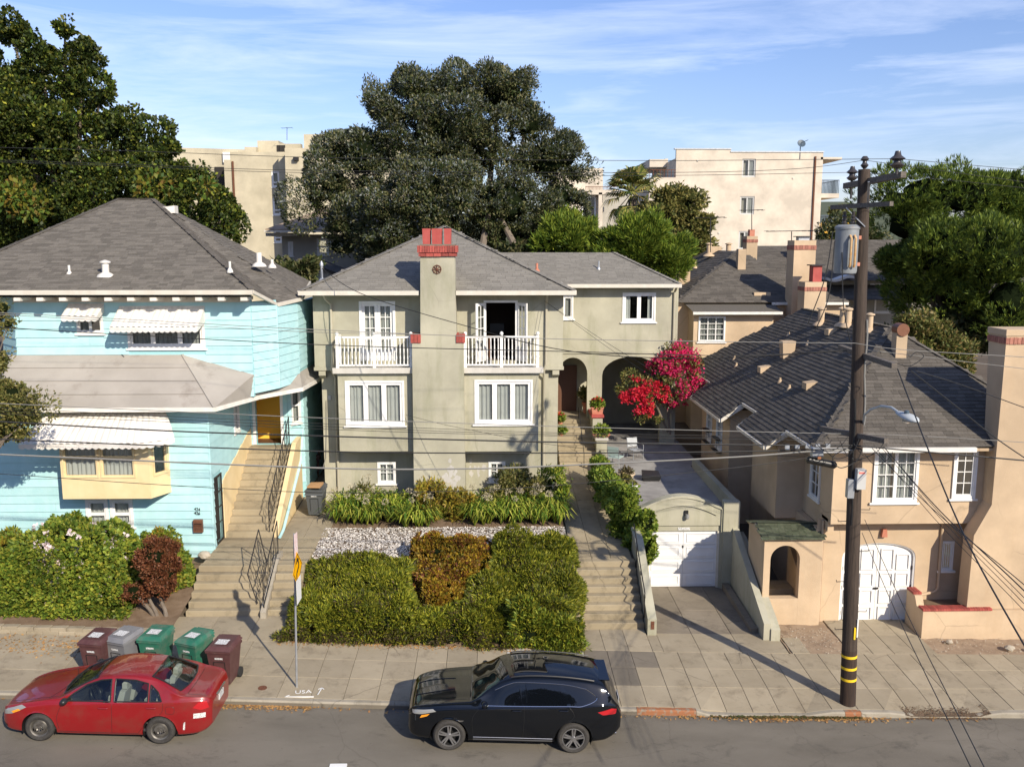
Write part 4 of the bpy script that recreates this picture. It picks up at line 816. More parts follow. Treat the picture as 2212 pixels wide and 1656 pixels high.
z2 = PY(*g6(485, 1215), 36.0).z; xa2, xb2 = PY(*g6(440, 1250), 36.0).x, PY(*g6(532, 1250), 36.0).x
pl2 = thing('planter_pillar', 'lower pillar with a pale coping, at the foot of the porch steps', 'pillar', ((xa2+xb2)/2, 36.0, 2.2)); MB().box(xa2+.05, xb2-.05, 36.0, 36.83, 2.2, z2-.1).build('shaft', G, pl2); MB().box(xa2, xb2, 35.95, 36.82, z2-.099, z2, .01).build('cap', M_['concrete_light'], pl2)
POT2 = pot(((xa2+xb2)/2, 36.25, z2), .2, .14, 'terracotta', 'long terracotta trough on the lower pillar beside the porch steps', box=(.34, .16))
# ================================================================== GARAGE
ga = thing('garage', 'flat-roofed green stucco garage with a curved parapet and white door', 'garage', (6.2, 28.0, .2)); YG = 28.0
def R7(*a): return RY(YG, *[v*.348+(972 if i % 2 else 1188) for i, v in enumerate(a)])
g0 = PY(1396, 1200, YG).x; g1 = PY(1555, 1200, YG).x; do = R7(606, 468, 1048, 860); do = (do[0], do[1], .0, do[3]); gz = PY(1475, 1095, YG).z
par = [(lerp(g0-.2, g1, i/16), R7(600, 372, 1060, 380)[3]+.02+(PY(1475, 1076, YG).z-R7(600, 372, 1060, 380)[3])*max(0, sin(pi*min(1, max(0, (i/16-.02)/.96)))**.9)) for i in range(17)]
zb0 = par[0][1]; rzf = zb0-.22
m = MB(); a, b, c, d = do
for p, q in (((g0-.2, c), (a, d)), ((b, c), (g1, d))): m.box(p[0], q[0], YG, YG+.25, .1, q[1])
m.prism([(g0-.2, YG, d), (g1, YG, d)]+[(x, YG, z) for x, z in par[::-1]], (0, .25, 0)); m.build('wall', G, ga)
cop = [(x, YG-.03, z-.25) for x, z in par[1:-1]]; MB().tube(cop, .018, 5).build('moulding', G, ga)
for (xa, za), (xb, zb_) in zip(par, par[1:]): pass
MB().prism([(par[0][0], YG-.04, par[0][1])]+[(x, YG-.04, z) for x, z in par[1:]]+[(x, YG-.04, z+.07) for x, z in par[::-1]], (0, .33, 0)).build('coping', G, ga)
px0, px1 = PY(1562, 1150, YG-.1).x, PY(1597, 1150, YG-.1).x; pzt = PY(1580, 1083, YG-.1).z
MB().box(px0, px1, YG-.1, YG+.2, .1, pzt, .015).build('pillar', G, ga); MB().box(g1, px0-.001, YG-.05, YG+.2, .1, pzt-.25).build('wall', G, ga)
MB().box(px1-.2, px1, YG+.201, 34, .1, pzt-.05).build('wall', G, ga); MB().hexa([(g0-.2, YG+.251, -.1), (g0, YG+.251, -.1), (4.5, 34.2, -.1), (4.3, 34.2, -.1), (g0-.2, YG+.251, rzf-.01), (g0, YG+.251, rzf-.01), (4.5, 34.2, rzf-.01), (4.3, 34.2, rzf-.01)]).build('wall', G, ga)
rzf = zb0-.22
m = MB(); m.hexa([(g0-.2, YG+.251, rzf-.2), (px1-.201, YG+.251, rzf-.2), (px1-.201, 34.3, rzf-.15), (4.3, 34.3, rzf-.15), (g0-.2, YG+.251, rzf), (px1-.201, YG+.251, rzf), (px1-.201, 34.3, rzf+.1), (4.3, 34.3, rzf+.1)]); m.build('roof_slab', M_['roof_slab'], ga)
RZF = rzf
struct(sheet('terrace', 4.6, 8.2, 34.3, 42.7, lambda x, y: rzf+.1, M_['roof_slab'], 2, 2)); MB().box(4.45, 4.6, 34, 38.25, 2, rzf+.35).build('wall', G, ga)
pn = (c+.33, d-.22); dz0 = .2; dz1 = d-.2
gd = MB().box(a+.02, b-.02, YG+.14, YG+.18, dz0, dz1).build('garage_door', M_['garage_white'], ga); gp = MB()
for r in range(4):
    z0, z1 = lerp(dz0, dz1, r/4), lerp(dz0, dz1, (r+1)/4); w = (b-a-.04)
    for cc in range(2):
        u0, u1 = a+.02+w*cc/2+.12, a+.02+w*(cc+1)/2-.12; k = MB()
        k.box(a+.02+w*cc/2+(.012 if cc else 0), a+.02+w*(cc+1)/2-(0 if cc else .0), YG+.11, YG+.139, z0+.014, z1-.014, 0)
        for p_ in ((u0, u1, z0+.09, z0+.115), (u0, u1, z1-.115, z1-.09), (u0, u0+.025, z0+.115, z1-.115), (u1-.025, u1, z0+.115, z1-.115)): k.box(p_[0], p_[1], YG+.09, YG+.1085, p_[2], p_[3])
        k.build('door_panel', M_['garage_white'], gd)
MB().box((a+b)/2-.02, (a+b)/2+.02, YG+.09, YG+.1075, dz1-.58, dz1-.5).build('handle', M_['black'], gd)
MB().box(a-.0, b, YG+.05, YG+.25, dz1+.002, d).build('lintel', G, ga)
f = MB(); f.box(a, a+.06, YG+.03, YG+.12, .2, dz1+.002); f.box(b-.06, b, YG+.03, YG+.12, .2, dz1+.002); f.build('door_frame', M_['gutter_paint'], ga)
n0 = R7(796, 481, 870, 498); MB().box(n0[0], n0[1], YG+.035, YG+.049, n0[2], n0[3]).build('number_plate', M_['label_print'], ga)
l0 = R7(832, 372, 858, 422); xl = (l0[0]+l0[1])/2; m = MB(); m.box(xl-.06, xl+.06, YG-.06, YG-.001, l0[2]+.1, l0[3]); m.build('lamp_body', M_['black'], ga)
MB().lathe([(.035, 0), (.065, .03), (.07, .1), (.06, .16)], 12, (xl+.02, YG-.1, l0[2])).build('lamp_globe', M_['lamp_clear'], ga, smooth=True)
# pots and chairs on the garage roof
def R_at(px, py): return PZ(px, py, RZF+.04)
q = R_at(1352, 1037); POT3 = pot(tuple(q), .32, .28, 'pot_cream', 'wide cream bowl planter on the garage roof, the farther of the two pots'); q = R_at(1368, 1062); POT4 = pot(tuple(q), .19, .28, 'pot_white', 'small white pot at the edge of the garage roof')
q = R_at(1405, 1037); o = MB(); o.hexa([(-.28, -.22, 0), (.28, -.22, 0), (.28, .22, 0), (-.28, .22, 0), (-.35, -.25, .26), (.35, -.25, .18), (.33, .25, .3), (-.3, .25, .34)]); cr_ = o.build('plastic_crate', M_['plastic_black']); cr_.location = q; tag(cr_, 'black plastic tub lying on the garage roof', 'tub')
def chair(p, rz, lb, m_):
    t = thing('garden_chair', lb, 'chair', p, rz, 'chairs on the terrace'); k = MB(); k.box(-.24, .24, -.24, .24, .4, .43); k.build('seat', M_[m_], t, True)
    for x in (-.22, .22):
        for y in (-.22, .22): MB().tube([(x*1.1, y*1.1, 0), (x, y, .4)], .014, 6).build('leg', M_['galv'], t, True)
        MB().tube([(x, .22, .43), (x*1.05, .3, .85)], .014, 6).build('back_post', M_['galv'], t, True); MB().tube([(x*1.1, -.22, .4), (x*1.15, -.2, .62), (x*1.1, .25, .64)], .012, 6).build('armrest', M_['galv'], t, True)
    MB().hexa([(-.22, .22, .5), (.22, .22, .5), (.22, .24, .5), (-.22, .24, .5), (-.23, .3, .86), (.23, .3, .86), (.23, .32, .86), (-.23, .32, .86)]).build('backrest', M_[m_], t, True)
chair(tuple(R_at(1330, 1008)), 2.6, 'pale teal chair standing beside the low pillar on the garage roof', 'cloth_teal'); chair(tuple(R_at(1372, 992)), .4, 'thin metal frame chair in the shade behind the pots on the garage roof', 'galv')
# ================================================================== THE BLUE HOUSE
bh = thing('blue_house', 'turquoise clapboard house with scalloped white awnings and a grey hip roof', 'house', (-12, 27.5, 1.6))
BW = M_['blue_wall']
def boards(parent, fr, u0, u1, z0, z1, ops, expo=.26, mt='blue_board', seg=3.6, clip=None):
    n = int(round((z1-z0)/expo)); e = (z1-z0)/n; TH = -.036
    for r in range(n):
        a, b = z0+r*e, z0+(r+1)*e; cuts = [(u0, u1)]
        for o in ops:
            if o[2] < b-.02 and o[3] > a+.02:
                nc = []
                for p, q in cuts:
                    if o[1] <= p or o[0] >= q: nc.append((p, q)); continue
                    if o[0] > p: nc.append((p, o[0]))
                    if o[1] < q: nc.append((o[1], q))
                cuts = nc
        for p, q in cuts:
            if clip:
                p2, q2 = clip(p, q, a, b); 
                if q2-p2 < .05: continue
                p, q = p2, q2
            x = p
            while x < q-.01:
                y = min(q, x+random.uniform(.6, 1)*seg)
                if q-y < .5: y = q
                m = fr.mb(); m.hexa([(x+.002, TH, a+.001), (y-.002, TH, a+.001), (y-.002, -.001, a+.001), (x+.002, -.001, a+.001), (x+.002, -.009, b), (y-.002, -.009, b), (y-.002, -.001, b), (x+.002, -.001, b)])
                m.build('siding_board', M_[mt], parent); x = y
def awning(parent, fr, u0, u1, zt_, zb_, proj, ribs=.16, val=.16, curve=None, label=None, name='awning'):
    """sheet-metal awning of ribbed strips with a scalloped valance"""
    n = max(3, int((u1-u0)/ribs)); root = fr.mb(); root.box(u0, u1, -.03, -.004, zt_-.02, zt_+.03); ro = root.build(name, M_['awning_white'], parent)
    for i in range(n):
        a, b = lerp(u0, u1, i/n), lerp(u0, u1, (i+1)/n); m = fr.mb(); w = (b-a); k = .02; sp = .35
        ea = lerp(u0-sp*0, u1+sp*0, i/n); pts = [(a, 0), (a+w*.3, k), (a+w*.55, k), (a+w*.8, 0), (b, 0)]
        def P(u, h, t): return (u, -.03-proj*t, lerp(zt_, zb_+val, t)+h)
        for (p, hp), (q, hq) in zip(pts, pts[1:]): m.poly(P(p, hp, 0), P(p, hp, 1), P(q, hq, 1), P(q, hq, 0))
        yv = -.03-proj; sc = [(a, zb_+val), (a, zb_+.03), (a+w*.25, zb_), (a+w*.5, zb_-.01), (a+w*.75, zb_), (b, zb_+.03), (b, zb_+val)]
        m.poly(*[(p, yv-.002, z) for p, z in sc])
        m.build('awning_strip', M_['awning_white'], ro)
    for s, u in ((1, u0), (-1, u1)): fr.mb().poly((u, -.03, zt_), (u, -.03-proj, zb_+val), (u, -.03-proj, zb_+.02), (u, -.03, zb_+.25)).build('awning_side', M_['awning_white'], ro)
    return ro
YF, XS = 27.5, -8.72
BG = 1.55
lwT = 6.5
# lower front wall with the yellow bay
lw = RY(YF, *[v*.3913+(1008 if i % 2 else 0) for i, v in enumerate((478, 175, 602, 330))]); lw2 = RY(YF, *[v*.3913+(1008 if i % 2 else 0) for i, v in enumerate((612, 175, 738, 330))])
ops = [lw, lw2]; XB0, XB1 = PY(130, 1000, YF-.75).x, PY(322, 1000, YF-.75).x; zb0_, zb1_ = PY(200, 1073, YF-.75).z, PY(200, 965, YF-.75).z
wall(FY(YF), -16, XS, .9, lwT, ops, BW, bh); boards(bh, FY(YF), -16, XS+.0, 1.5, lwT, ops+[(XB0-.1, XB1+.25, zb0_, zb1_+.7)])
MB().box(-16, XS+.03, YF-.06, YF-.001, 1.0, 1.5).build('base_board', M_['blue_board'], bh)
for o in (lw, lw2): window(bh, FY(YF), *o, mid=.45, cols=1, rows=2, curtain=M_['curtain'], rec=-.03, fw=.09)
MB().box(XS-.03, XS+.03, YF-.035, YF+.03, 1.5, lwT).build('corner_board', M_['blue_board'], bh)
# side wall along the stair: blue boards above, yellow below the stair line, iron gate
sd = FXR(XS); YD = 32.2
wn = (30.15, 30.75, PX(507, 935, XS).z, PX(507, 850, XS).z)
gat = (27.68, 28.5, 1.83, 4.05)
wall(sd, YF+.182, YD, .9, lwT, [wn, gat], BW, bh)
def cl(p, q, a, b): return (p, q)
boards(bh, sd, YF+.03, YD, 1.6, lwT, [wn, gat, (28.5, YD, 0, 3.3)])
MB().prism([(XS+.004, 28.53, 1.8), (XS+.004, 28.53, 3.75), (XS+.004, YD-.04, 4.75), (XS+.004, YD-.04, 1.8)], (.05, 0, 0)).build('stair_skirt', M_['yellow_paint'], bh)
window(bh, sd, *wn, cols=2, rows=4, fw=.06, rec=-.03, curtain=M_['blind'])
gt_ = MB(); gt_.box(XS+.0, XS+.03, 27.68, 27.73, 1.86, 4.05); gt_.box(XS+.0, XS+.03, 28.45, 28.5, 1.86, 4.05); gt_.box(XS, XS+.03, 27.73, 28.45, 4.0, 4.05); gt_.box(XS, XS+.03, 27.73, 28.45, 1.86, 1.92)
go = gt_.build('iron_gate', M_['iron'], bh)
for i in range(7): MB().box(XS+.008, XS+.02, 27.79+.1*i, 27.805+.1*i, 1.92, 4.0).build('bar', M_['iron'], go)
for z in (2.5, 3.0, 3.5): MB().box(XS+.006, XS+.024, 27.73, 28.45, z, z+.025).build('bar', M_['iron'], go)
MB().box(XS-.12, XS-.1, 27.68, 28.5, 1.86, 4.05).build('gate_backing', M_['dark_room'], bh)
# numbers and mailbox
for s, py in (('424', 1098.5), ('426', 1107)):
    p = PY(427, py, YF); t = text_mesh(s, .13, M_['black'], .008); o = inst('house_number', t, bh, face_y(p.x, YF-.05, p.z) @ Matrix(((1, .18, 0, 0), (0, 1, 0, 0), (0, 0, 1, 0), (0, 0, 0, 1))))
mb_ = RY(YF, 420, 1120, 440, 1147); o = MB().box(mb_[0], mb_[1], YF-.13, YF-.03, mb_[2], mb_[3], .015).build('mailbox', M_['copper_box'], bh)
for i in range(4): MB().box(mb_[0]+.05+.06*i, mb_[0]+.07+.06*i, YF-.134, YF-.131, mb_[2]+.05, mb_[2]+.16).build('slot', M_['black'], o)
MB().box(mb_[0]+.02, mb_[1]-.02, YF-.137, YF-.131, mb_[3]-.14, mb_[3]-.12).build('lid_edge', M_['black'], o)
# door wall, facet and the right-hand side
dw_ = (-8.5, -7.6, 4.13, 6.15); XR = -6.9
wall(FY(YD), XS+.001, -7.35, 1.9, 7.0, [dw_], BW, bh); boards(bh, FY(YD), XS+.03, -7.35, 4.1, 7.0, [(dw_[0]-.1, dw_[1]+.1, dw_[2], dw_[3]+.1)])
k = MB(); k.box(dw_[0]-.1, dw_[0], YD-.04, YD-.001, dw_[2], dw_[3]+.1); k.box(dw_[1], dw_[1]+.1, YD-.04, YD-.001, dw_[2], dw_[3]+.1); k.box(dw_[0], dw_[1], YD-.04, YD-.001, dw_[3], dw_[3]+.1); k.build('door_frame', M_['white_paint'], bh)
k = MB(); k.box(dw_[0]-.3, dw_[0]-.2, YD+.18, YD+1.6, 4.1, 6.6); k.box(dw_[1]+.2, dw_[1]+.3, YD+.18, YD+1.6, 4.1, 6.6); k.box(dw_[0]-.3, dw_[1]+.3, YD+1.05, YD+1.15, 4.1, 6.6); k.box(dw_[0]-.3, dw_[1]+.3, YD+.18, YD+1.7, 6.6, 6.7); k.build('porch_wall', M_['ochre_paint'], bh); MB().box(dw_[0]-.3, dw_[1]+.3, YD+.01, YD+1.6, 3.9, 4.12).build('porch_floor', M_['door_brown'], bh)
fa = Fr((-7.35, YD, 0), (.45, .55, 0), (-.55, .45, 0)); fl = .71
fwn = (.16, .56, PY(632, 912, 32.6).z, PY(632, 835, 32.6).z)
wall(fa, 0, fl, 1.9, 7.0, [fwn], BW, bh); boards(bh, fa, 0, fl, 2.6, 7.0, [fwn]); window(bh, fa, *fwn, mid=.5, fw=.05, sw=.03, rec=-.03, curtain=M_['blind'])
wall(FXR(XR), YD+.55, 41, 1.2, 7.0, [], BW, bh); boards(bh, FXR(XR), YD+.56, 41, 2.2, 7.0, [])
# upper storey
YU2 = 28.6; uz0, uz1 = 6.5, 10.0; x1u = PY(543, 700, YU2).x
uw1 = RY(YU2, *g4(512, 470, 686, 552)); uw2 = RY(YU2, *g4(848, 470, 1358, 650)); uw1 = (uw1[0], uw1[1], uw1[2], uw1[3]+.25); uw2 = (uw2[0], uw2[1], uw2[2], uw2[3]+.25)
wall(FY(YU2), -14.9, x1u, uz0, uz1, [uw1, uw2], BW, bh); boards(bh, FY(YU2), -14.9, x1u, uz0, 9.75, [uw1, uw2])
window(bh, FY(YU2), *uw1, panels=2, fw=.06, sw=.04, rec=-.02, curtain=M_['blind'], gap=(0, .0) if 0 else (.5, 1)); window(bh, FY(YU2), *uw2, panels=3, fw=.08, sw=.07, rec=-.03, curtain=M_['blind'], widths=[1, 1.2, 1])
frieze = MB().box(-14.9, x1u-.02, YU2-.05, YU2-.028, 9.5, 9.9).build('frieze', M_['gutter_paint'], bh)
xk, yk_ = -7.0, 29.65; f2 = Fr((x1u, YU2, 0), (xk-x1u, yk_-YU2, 0), (-(yk_-YU2), xk-x1u, 0)); fl2 = sqrt((xk-x1u)**2+(yk_-YU2)**2); XU = -6.66; yfr = 31.2; f4 = Fr((xk, yk_, 0), (XU-xk, yfr-yk_, 0), (-(yfr-yk_), XU-xk, 0)); fl4 = sqrt((XU-xk)**2+(yfr-yk_)**2)
wall(f2, 0, fl2, uz0+.1, 9.5, [], BW, bh); boards(bh, f2, 0, fl2, uz0+.1, 9.45, []); wall(f4, 0, fl4, uz0+.1, 9.3, [], BW, bh); boards(bh, f4, 0, fl4, uz0+.1, 9.25, []); MB().tube([(xk, yk_, uz0+.2), (xk, yk_, 9.3)], .04, 6).build('corner_board', M_['blue_board'], bh)
wall(FXR(XU), yfr, 41, uz0+.2, 9.3, [], BW, bh); boards(bh, FXR(XU), yfr, 41, uz0+.5, 9.25, [])
# left facet and far-left wall
f3 = Fr((-15.9, YU2+1.1, 0), (1, -1.1, 0), (1.1, 1, 0)); wall(f3, 0, 1.48, uz0, uz1-.2, [], BW, bh); boards(bh, f3, 0, 1.48, uz0, uz1-.3, [])
# lower roof
LZ = 6.45; t0 = PY(394, 766, YU2-.03); r1 = (-7.5, 29.05, LZ); r2 = (-6.45, 30.6, LZ); r3 = (-6.2, 34, LZ)
L0, L1 = (-16.5, 26.85, LZ), (-8.3, 26.85, LZ); T0 = (-16.5, YU2-.02, t0.z); T1 = (t0.x, YU2-.02, t0.z); T2 = (x1u+.01, YU2-.02, 7.2); T3 = (xk+.01, yk_, 7.02); T4 = (XU+.01, yfr, 6.9); T5 = (XU+.01, 34, 6.85)
lr = MB(); lr.poly(L0, L1, T1, T0); lr.poly(L1, r1, T2, T1); lr.poly(r1, r2, T4, T3); lr.poly(r1, T3, T2); lr.poly(r2, r3, T5, T4); lro = lr.build('lower_roof', M_['roll_roofing'], bh)
s_ = MB(); s_.poly(*[(p[0], p[1], LZ-.12) for p in (L0, L1, r1, r2, r3, (-16.5, 33, 0))]); s_.build('soffit', M_['gutter_paint'], bh)
for i in range(1, 4):
    t = i/4; MB().beam(Vector(L0).lerp(T0, t)+Vector((0, 0, .006)), Vector(L1).lerp(T1, t)+Vector((0, 0, .006)), .05, .012).build('roofing_lap', M_['roll_roofing'], lro)
for a, b in ((L0, L1), (L1, r1), (r1, r2), (r2, r3)): MB().beam(Vector(a)-Vector((0, 0, .05)), Vector(b)-Vector((0, 0, .05)), .06, .13).build('fascia', M_['white_trim'], bh)
MB().beam(Vector(L1)+Vector((0, 0, .02)), Vector(T1)+Vector((0, 0, .01)), .09, .015).build('roofing_lap', M_['roll_roofing'], lro)
ca_ = [PZ(*g4(*q), z) for q, z in (((200, 780), 7.3), ((300, 770), 7.35), ((420, 760), 7.4), ((540, 770), 7.4), ((610, 765), 7.42), ((660, 745), 7.5), ((640, 775), 7.4), ((600, 750), 7.45), ((700, 730), 7.6), ((820, 685), 7.9))]
for p in ca_: p.z = LZ+(t0.z-LZ)*max(0, (p.y-26.85))/(YU2-26.87)+.02
o = MB().tube(ca_, .012, 5).build('loose_cable', M_['cable']); tag(o, 'loose black cable lying across the flat grey lower roof', 'cable')
# awnings
a1_ = RY(YU2-.4, *g4(432, 365, 702, 470)); awning(bh, FY(YU2), PY(*g4(455, 360), YU2).x, PY(*g4(690, 360), YU2).x, PY(*g4(570, 358), YU2).z, PY(*g4(570, 472), YU2-.55).z, .55)
awning(bh, FY(YU2), PY(*g4(792, 400), YU2).x, PY(*g4(1358, 400), YU2).x, PY(*g4(1000, 376), YU2).z, PY(*g4(1000, 545), YU2-.8).z, .8)
def bigawn():
    fr = FY(YF); ua, ub = XB0-.45, XB1+.3; zt2, zb2 = 6.25, PY(200, 970, YF-1.45).z; n = 22
    ro = MB().box(ua, ub, YF-.03, YF-.004, zt2-.02, zt2+.04).build('awning', M_['awning_white'], bh)
    def pt(s, t):    # s along the eave incl. the swept right end, t down the slope
        yb, xe = YF-.75-.75*t, lerp(ua, ub+.05+.45*t, s); top = Vector((lerp(ua, ub, s), YF-.03, zt2)); bot = Vector((lerp(ua-.35, ub+.5, s), YF-1.5+(.75*max(0, (s-.8)/.2)**2), zb2+.17)); q = top.lerp(bot, t); q.z += .22*sin(pi*t)*.5; return q
    for i in range(n):
        m = MB(); a, b = i/n, (i+1)/n; w = b-a; K = 6; pr = [(a, 0), (a+w*.3, .022), (a+w*.6, .022), (a+w*.85, 0), (b, 0)]
        for k in range(K):
            for (p, hp), (q, hq) in zip(pr, pr[1:]):
                A = [pt(p, k/K), pt(p, (k+1)/K), pt(q, (k+1)/K), pt(q, k/K)]; hs = [hp, hp, hq, hq]; m.poly(*[v+Vector((0, -h*.4, h)) for v, h in zip(A, hs)])
        A, B = pt(a, 1), pt(b, 1); M1 = A.lerp(B, .5); dn = Vector((0, -.003, -.12)); m.poly(A, A+dn, A.lerp(B, .3)+dn*1.3, M1+dn*1.4, A.lerp(B, .7)+dn*1.3, B+dn, B)
        m.build('awning_strip', M_['awning_white'], ro)
bigawn()
# yellow bay
yb_ = YF-.75; Yp = M_['yellow_paint']; bo = MB(); q0, q1 = XB0-.28, XB1+.36
bw = [RY(yb_, *g4(414, 1318, 652, 1508)), RY(yb_, *g4(664, 1318, 896, 1508))]; bw = [(o[0], o[1], o[2], o[3]+.2) for o in bw]
o = wall(FY(yb_), XB0, XB1, zb0_, zb1_+.35, bw, Yp, bh, .1, 'bay'); WM[o.name] = Matrix()
for w in bw: window(bh, FY(yb_), *w, mid=.58, fw=.04, sw=.045, mat=Yp, rec=.0, curtain=M_['curtain'], sill=False)
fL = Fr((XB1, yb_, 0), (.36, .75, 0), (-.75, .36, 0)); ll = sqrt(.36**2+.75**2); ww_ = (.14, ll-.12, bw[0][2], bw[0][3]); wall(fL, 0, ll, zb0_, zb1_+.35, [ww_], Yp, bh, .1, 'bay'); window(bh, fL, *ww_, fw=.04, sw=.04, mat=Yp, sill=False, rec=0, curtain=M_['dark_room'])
fL2 = Fr((q0, YF, 0), (XB0-q0, -.75, 0), (.75, XB0-q0, 0)); wall(fL2, 0, sqrt((XB0-q0)**2+.75**2), zb0_, zb1_+.35, [], Yp, bh, .1, 'bay')
MB().prism([(XB0, yb_, zb0_-.06), (XB1, yb_, zb0_-.06), (q1, YF-.03, zb0_-.06), (q0, YF-.03, zb0_-.06)], (0, 0, .058)).build('bay_floor', Yp, bh)
# right outer wall of the stair: yellow below, with its white downspout
MB().prism([(-7.12, 28.55, 1.7), (-7.12, YD+.3, 1.7), (-7.12, YD+.3, 4.35), (-7.12, 31.7, 4.3), (-7.12, 28.55, 2.1)], (.16, 0, 0)).build('stair_wall', Yp, bh)
pipe(bh, [(-6.93, 33.0, 5.2), (-6.93, 32.2, 3.5), (-6.88, 28.9, 1.98), (-6.86, 28.3, 1.93)], .05, 'blue_board', 'downspout')
us = thing('porch_stair', 'steep concrete stair climbing to the yellow doorway of the blue house', 'steps', (-8, 28.6, 1.85)); steps(us, XS+.056, -7.125, 28.56, 1.84, 13, .176, .262, M_['concrete_step'], .6); MB().box(XS+.056, -7.125, 31.97, YD-.005, 3.5, 4.12).build('landing', M_['concrete_step'], us)
def wrought(name, label, pts, foot, nb, parent=None):
    t = thing(name, label, 'railing', tuple(pts[0])); P = [Vector(p) for p in pts]
    MB().tube(P, .017, 6).build('handrail', M_['iron'], t); F_ = [Vector(p) for p in foot]; MB().tube(F_, .011, 5).build('bottom_rail', M_['iron'], t)
    def at(L, s):
        s *= len(L)-1; i = min(int(s), len(L)-2); return L[i].lerp(L[i+1], s-i)
    for i in range(nb+1):
        a, b = at(P, i/nb), at(F_, i/nb)
        if i in (0, nb): MB().tube([a, b-Vector((0, 0, .12))], .016, 6).build('post', M_['iron'], t); continue
        mid = [a.lerp(b, q/8)+Vector((0, .05*sin(2*pi*q/8)*(1 if i % 2 else -1), 0)) for q in range(9)]; m = MB().tube(mid, .008, 5)
        if i % 3 == 1: c = a.lerp(b, .5); m.tube([c+Vector((0, .06*cos(w), .06*sin(w))) for w in np.linspace(0, 2*pi, 9)], .007, 4)
        m.build('scroll_bar', M_['iron'], t)
wrought('iron_railing', 'black wrought-iron railing with scrolls, up the steep stair of the blue house', [(-7.25, 28.55, 2.95), (-7.25, 31.9, 5.2)], [(-7.25, 28.55, 2.15), (-7.25, 31.9, 4.3)], 20)
wrought('iron_railing', 'black wrought-iron railing on the pale kerb of the wide entrance steps', [(-6.52, 24.7, 1.85), (-6.52, 26.6, 3.0)], [(-6.52, 24.7, 1.08), (-6.52, 26.6, 2.1)], 10)
wrought('iron_railing', 'short black iron railing turning back at the top of the wide entrance steps', [(-6.95, 26.1, 2.9), (-7.0, 24.9, 1.95)], [(-6.75, 26.1, 2.0), (-6.75, 24.9, 1.2)], 6)
# main roof
rz_ = 9.92; yF = YU2-.75; ra, rb = PY(256, 431, 35.5), PY(330, 431, 35.5)
c1 = PY(543, 622, yF); E0 = (-17.6, yF, rz_); E1 = (c1.x, yF, rz_); K1 = (-6.45, yF+1.55, rz_-.28); K2 = (-6.35, 40, rz_-.28); RA, RB = (ra.x, 35.5, ra.z), (rb.x, 35.5, rb.z)
K1 = tuple(PY(597, 654, 29.8)); K3 = tuple(PY(649, 642, 31.4)); K2 = tuple(PZ(668, 607, 9.62))
HF = (-6.5, yF, rz_)
roof(bh, [[E0, (c1.x, yF, rz_), RB, RA], [(c1.x, yF, rz_), K1, RB], [K1, K3, RB], [K3, K2, RB], [(-22, 42, rz_), E0, RA], [K2, (-22, 42, rz_), RA, RB]], 'shingle_brown', .15, .3, 300, tiled=(0, 1, 2, 3))
hipcap(bh, E0, RA, 'shingle_dark', .09); hipcap(bh, E1, RB, 'shingle_dark', .09); hipcap(bh, K1, RB, 'shingle_dark', .06); hipcap(bh, RA, RB, 'shingle_dark', .1)
s_ = MB(); s_.poly(*[(p[0], p[1], rz_-.22) for p in (E0, E1, (-8, 30, 0), (-9, 41, 0), (-22, 42, 0))]); s_.build('soffit', M_['gutter_paint'], bh)
gutter(bh, [(E0[0], yF-.05, rz_-.07), (E1[0]+.05, yF-.05, rz_-.07)], 'gutter_paint', .14); gutter(bh, [(E1[0]+.02, yF, rz_-.06), (K1[0]+.02, K1[1], K1[2]-.06)], 'gutter_paint', .1, .08); gutter(bh, [(K1[0]+.02, K1[1], K1[2]-.06), (K3[0]+.02, K3[1], K3[2]-.06), (K2[0]+.02, K2[1], K2[2]-.06)], 'gutter_paint', .12)
for i in range(11):
    p = PY(*g4(118+150*i, 309), yF+.05); MB().box(p.x-.1, p.x+.1, yF-.02, YU2-.04, rz_-.33, rz_-.225).build('rafter_tail', M_['white_trim'], bh)
def onroof(px, py, z0, s): # first plane
    for k in range(60):
        y = yF+k*.13; p = PY(px, py, y)
        if p.z <= rz_+(y-yF)*(ra.z-rz_)/(35.5-yF): return p
    return p
p = onroof(150, 592, 0, 0); vent(bh, p, .28, .04, 'white_trim'); p = onroof(229, 598, 0, 0); vent(bh, p+Vector((0, 0, .05)), .38, .11, 'white_trim', cap=True)
def onside(px, py, px_=-6.4):
    q = PZ(px, py, 10.4); return q
for (px, py), h, r in (((497, 585), .3, .04), ((560, 572), .42, .1), ((588, 575), .25, .06)):
    best = min((PY(px, py, 29+.15*k) for k in range(80)), key=lambda v: abs(v.z-(rz_-.2+(-6.4-v.x)*(rb.z-rz_+.2)/(-6.4-rb.x)))); vent(bh, best, h, r, 'white_trim', cap=r > .1)
b_ = min((PY(368, 455, 33+.1*k) for k in range(80)), key=lambda v: abs(v.z-(rz_-.2+(-6.4-v.x)*(rb.z-rz_+.2)/(-6.4-rb.x)))); boxvent(bh, b_, 'white_trim', .45, .12, .4)
# fence and neighbour wall glimpsed between the houses
bf = thing('shed', 'pale clapboard shed in the gap between the blue and green houses', 'shed', (-6.2, 44, 2)); MB().box(-8.5, -5.6, 44, 47, 2, 8.4).build('wall', M_['stucco_pink'], bf); window(bf, FY(43.99), -6.6, -5.9, 5.6, 7, mid=.5); MB().prism([(-8.8, 43.7, 8.4), (-5.3, 43.7, 8.4), (-7, 43.7, 9.5)], (0, 3.6, 0)).build('roof', M_['roof_base'], bf)
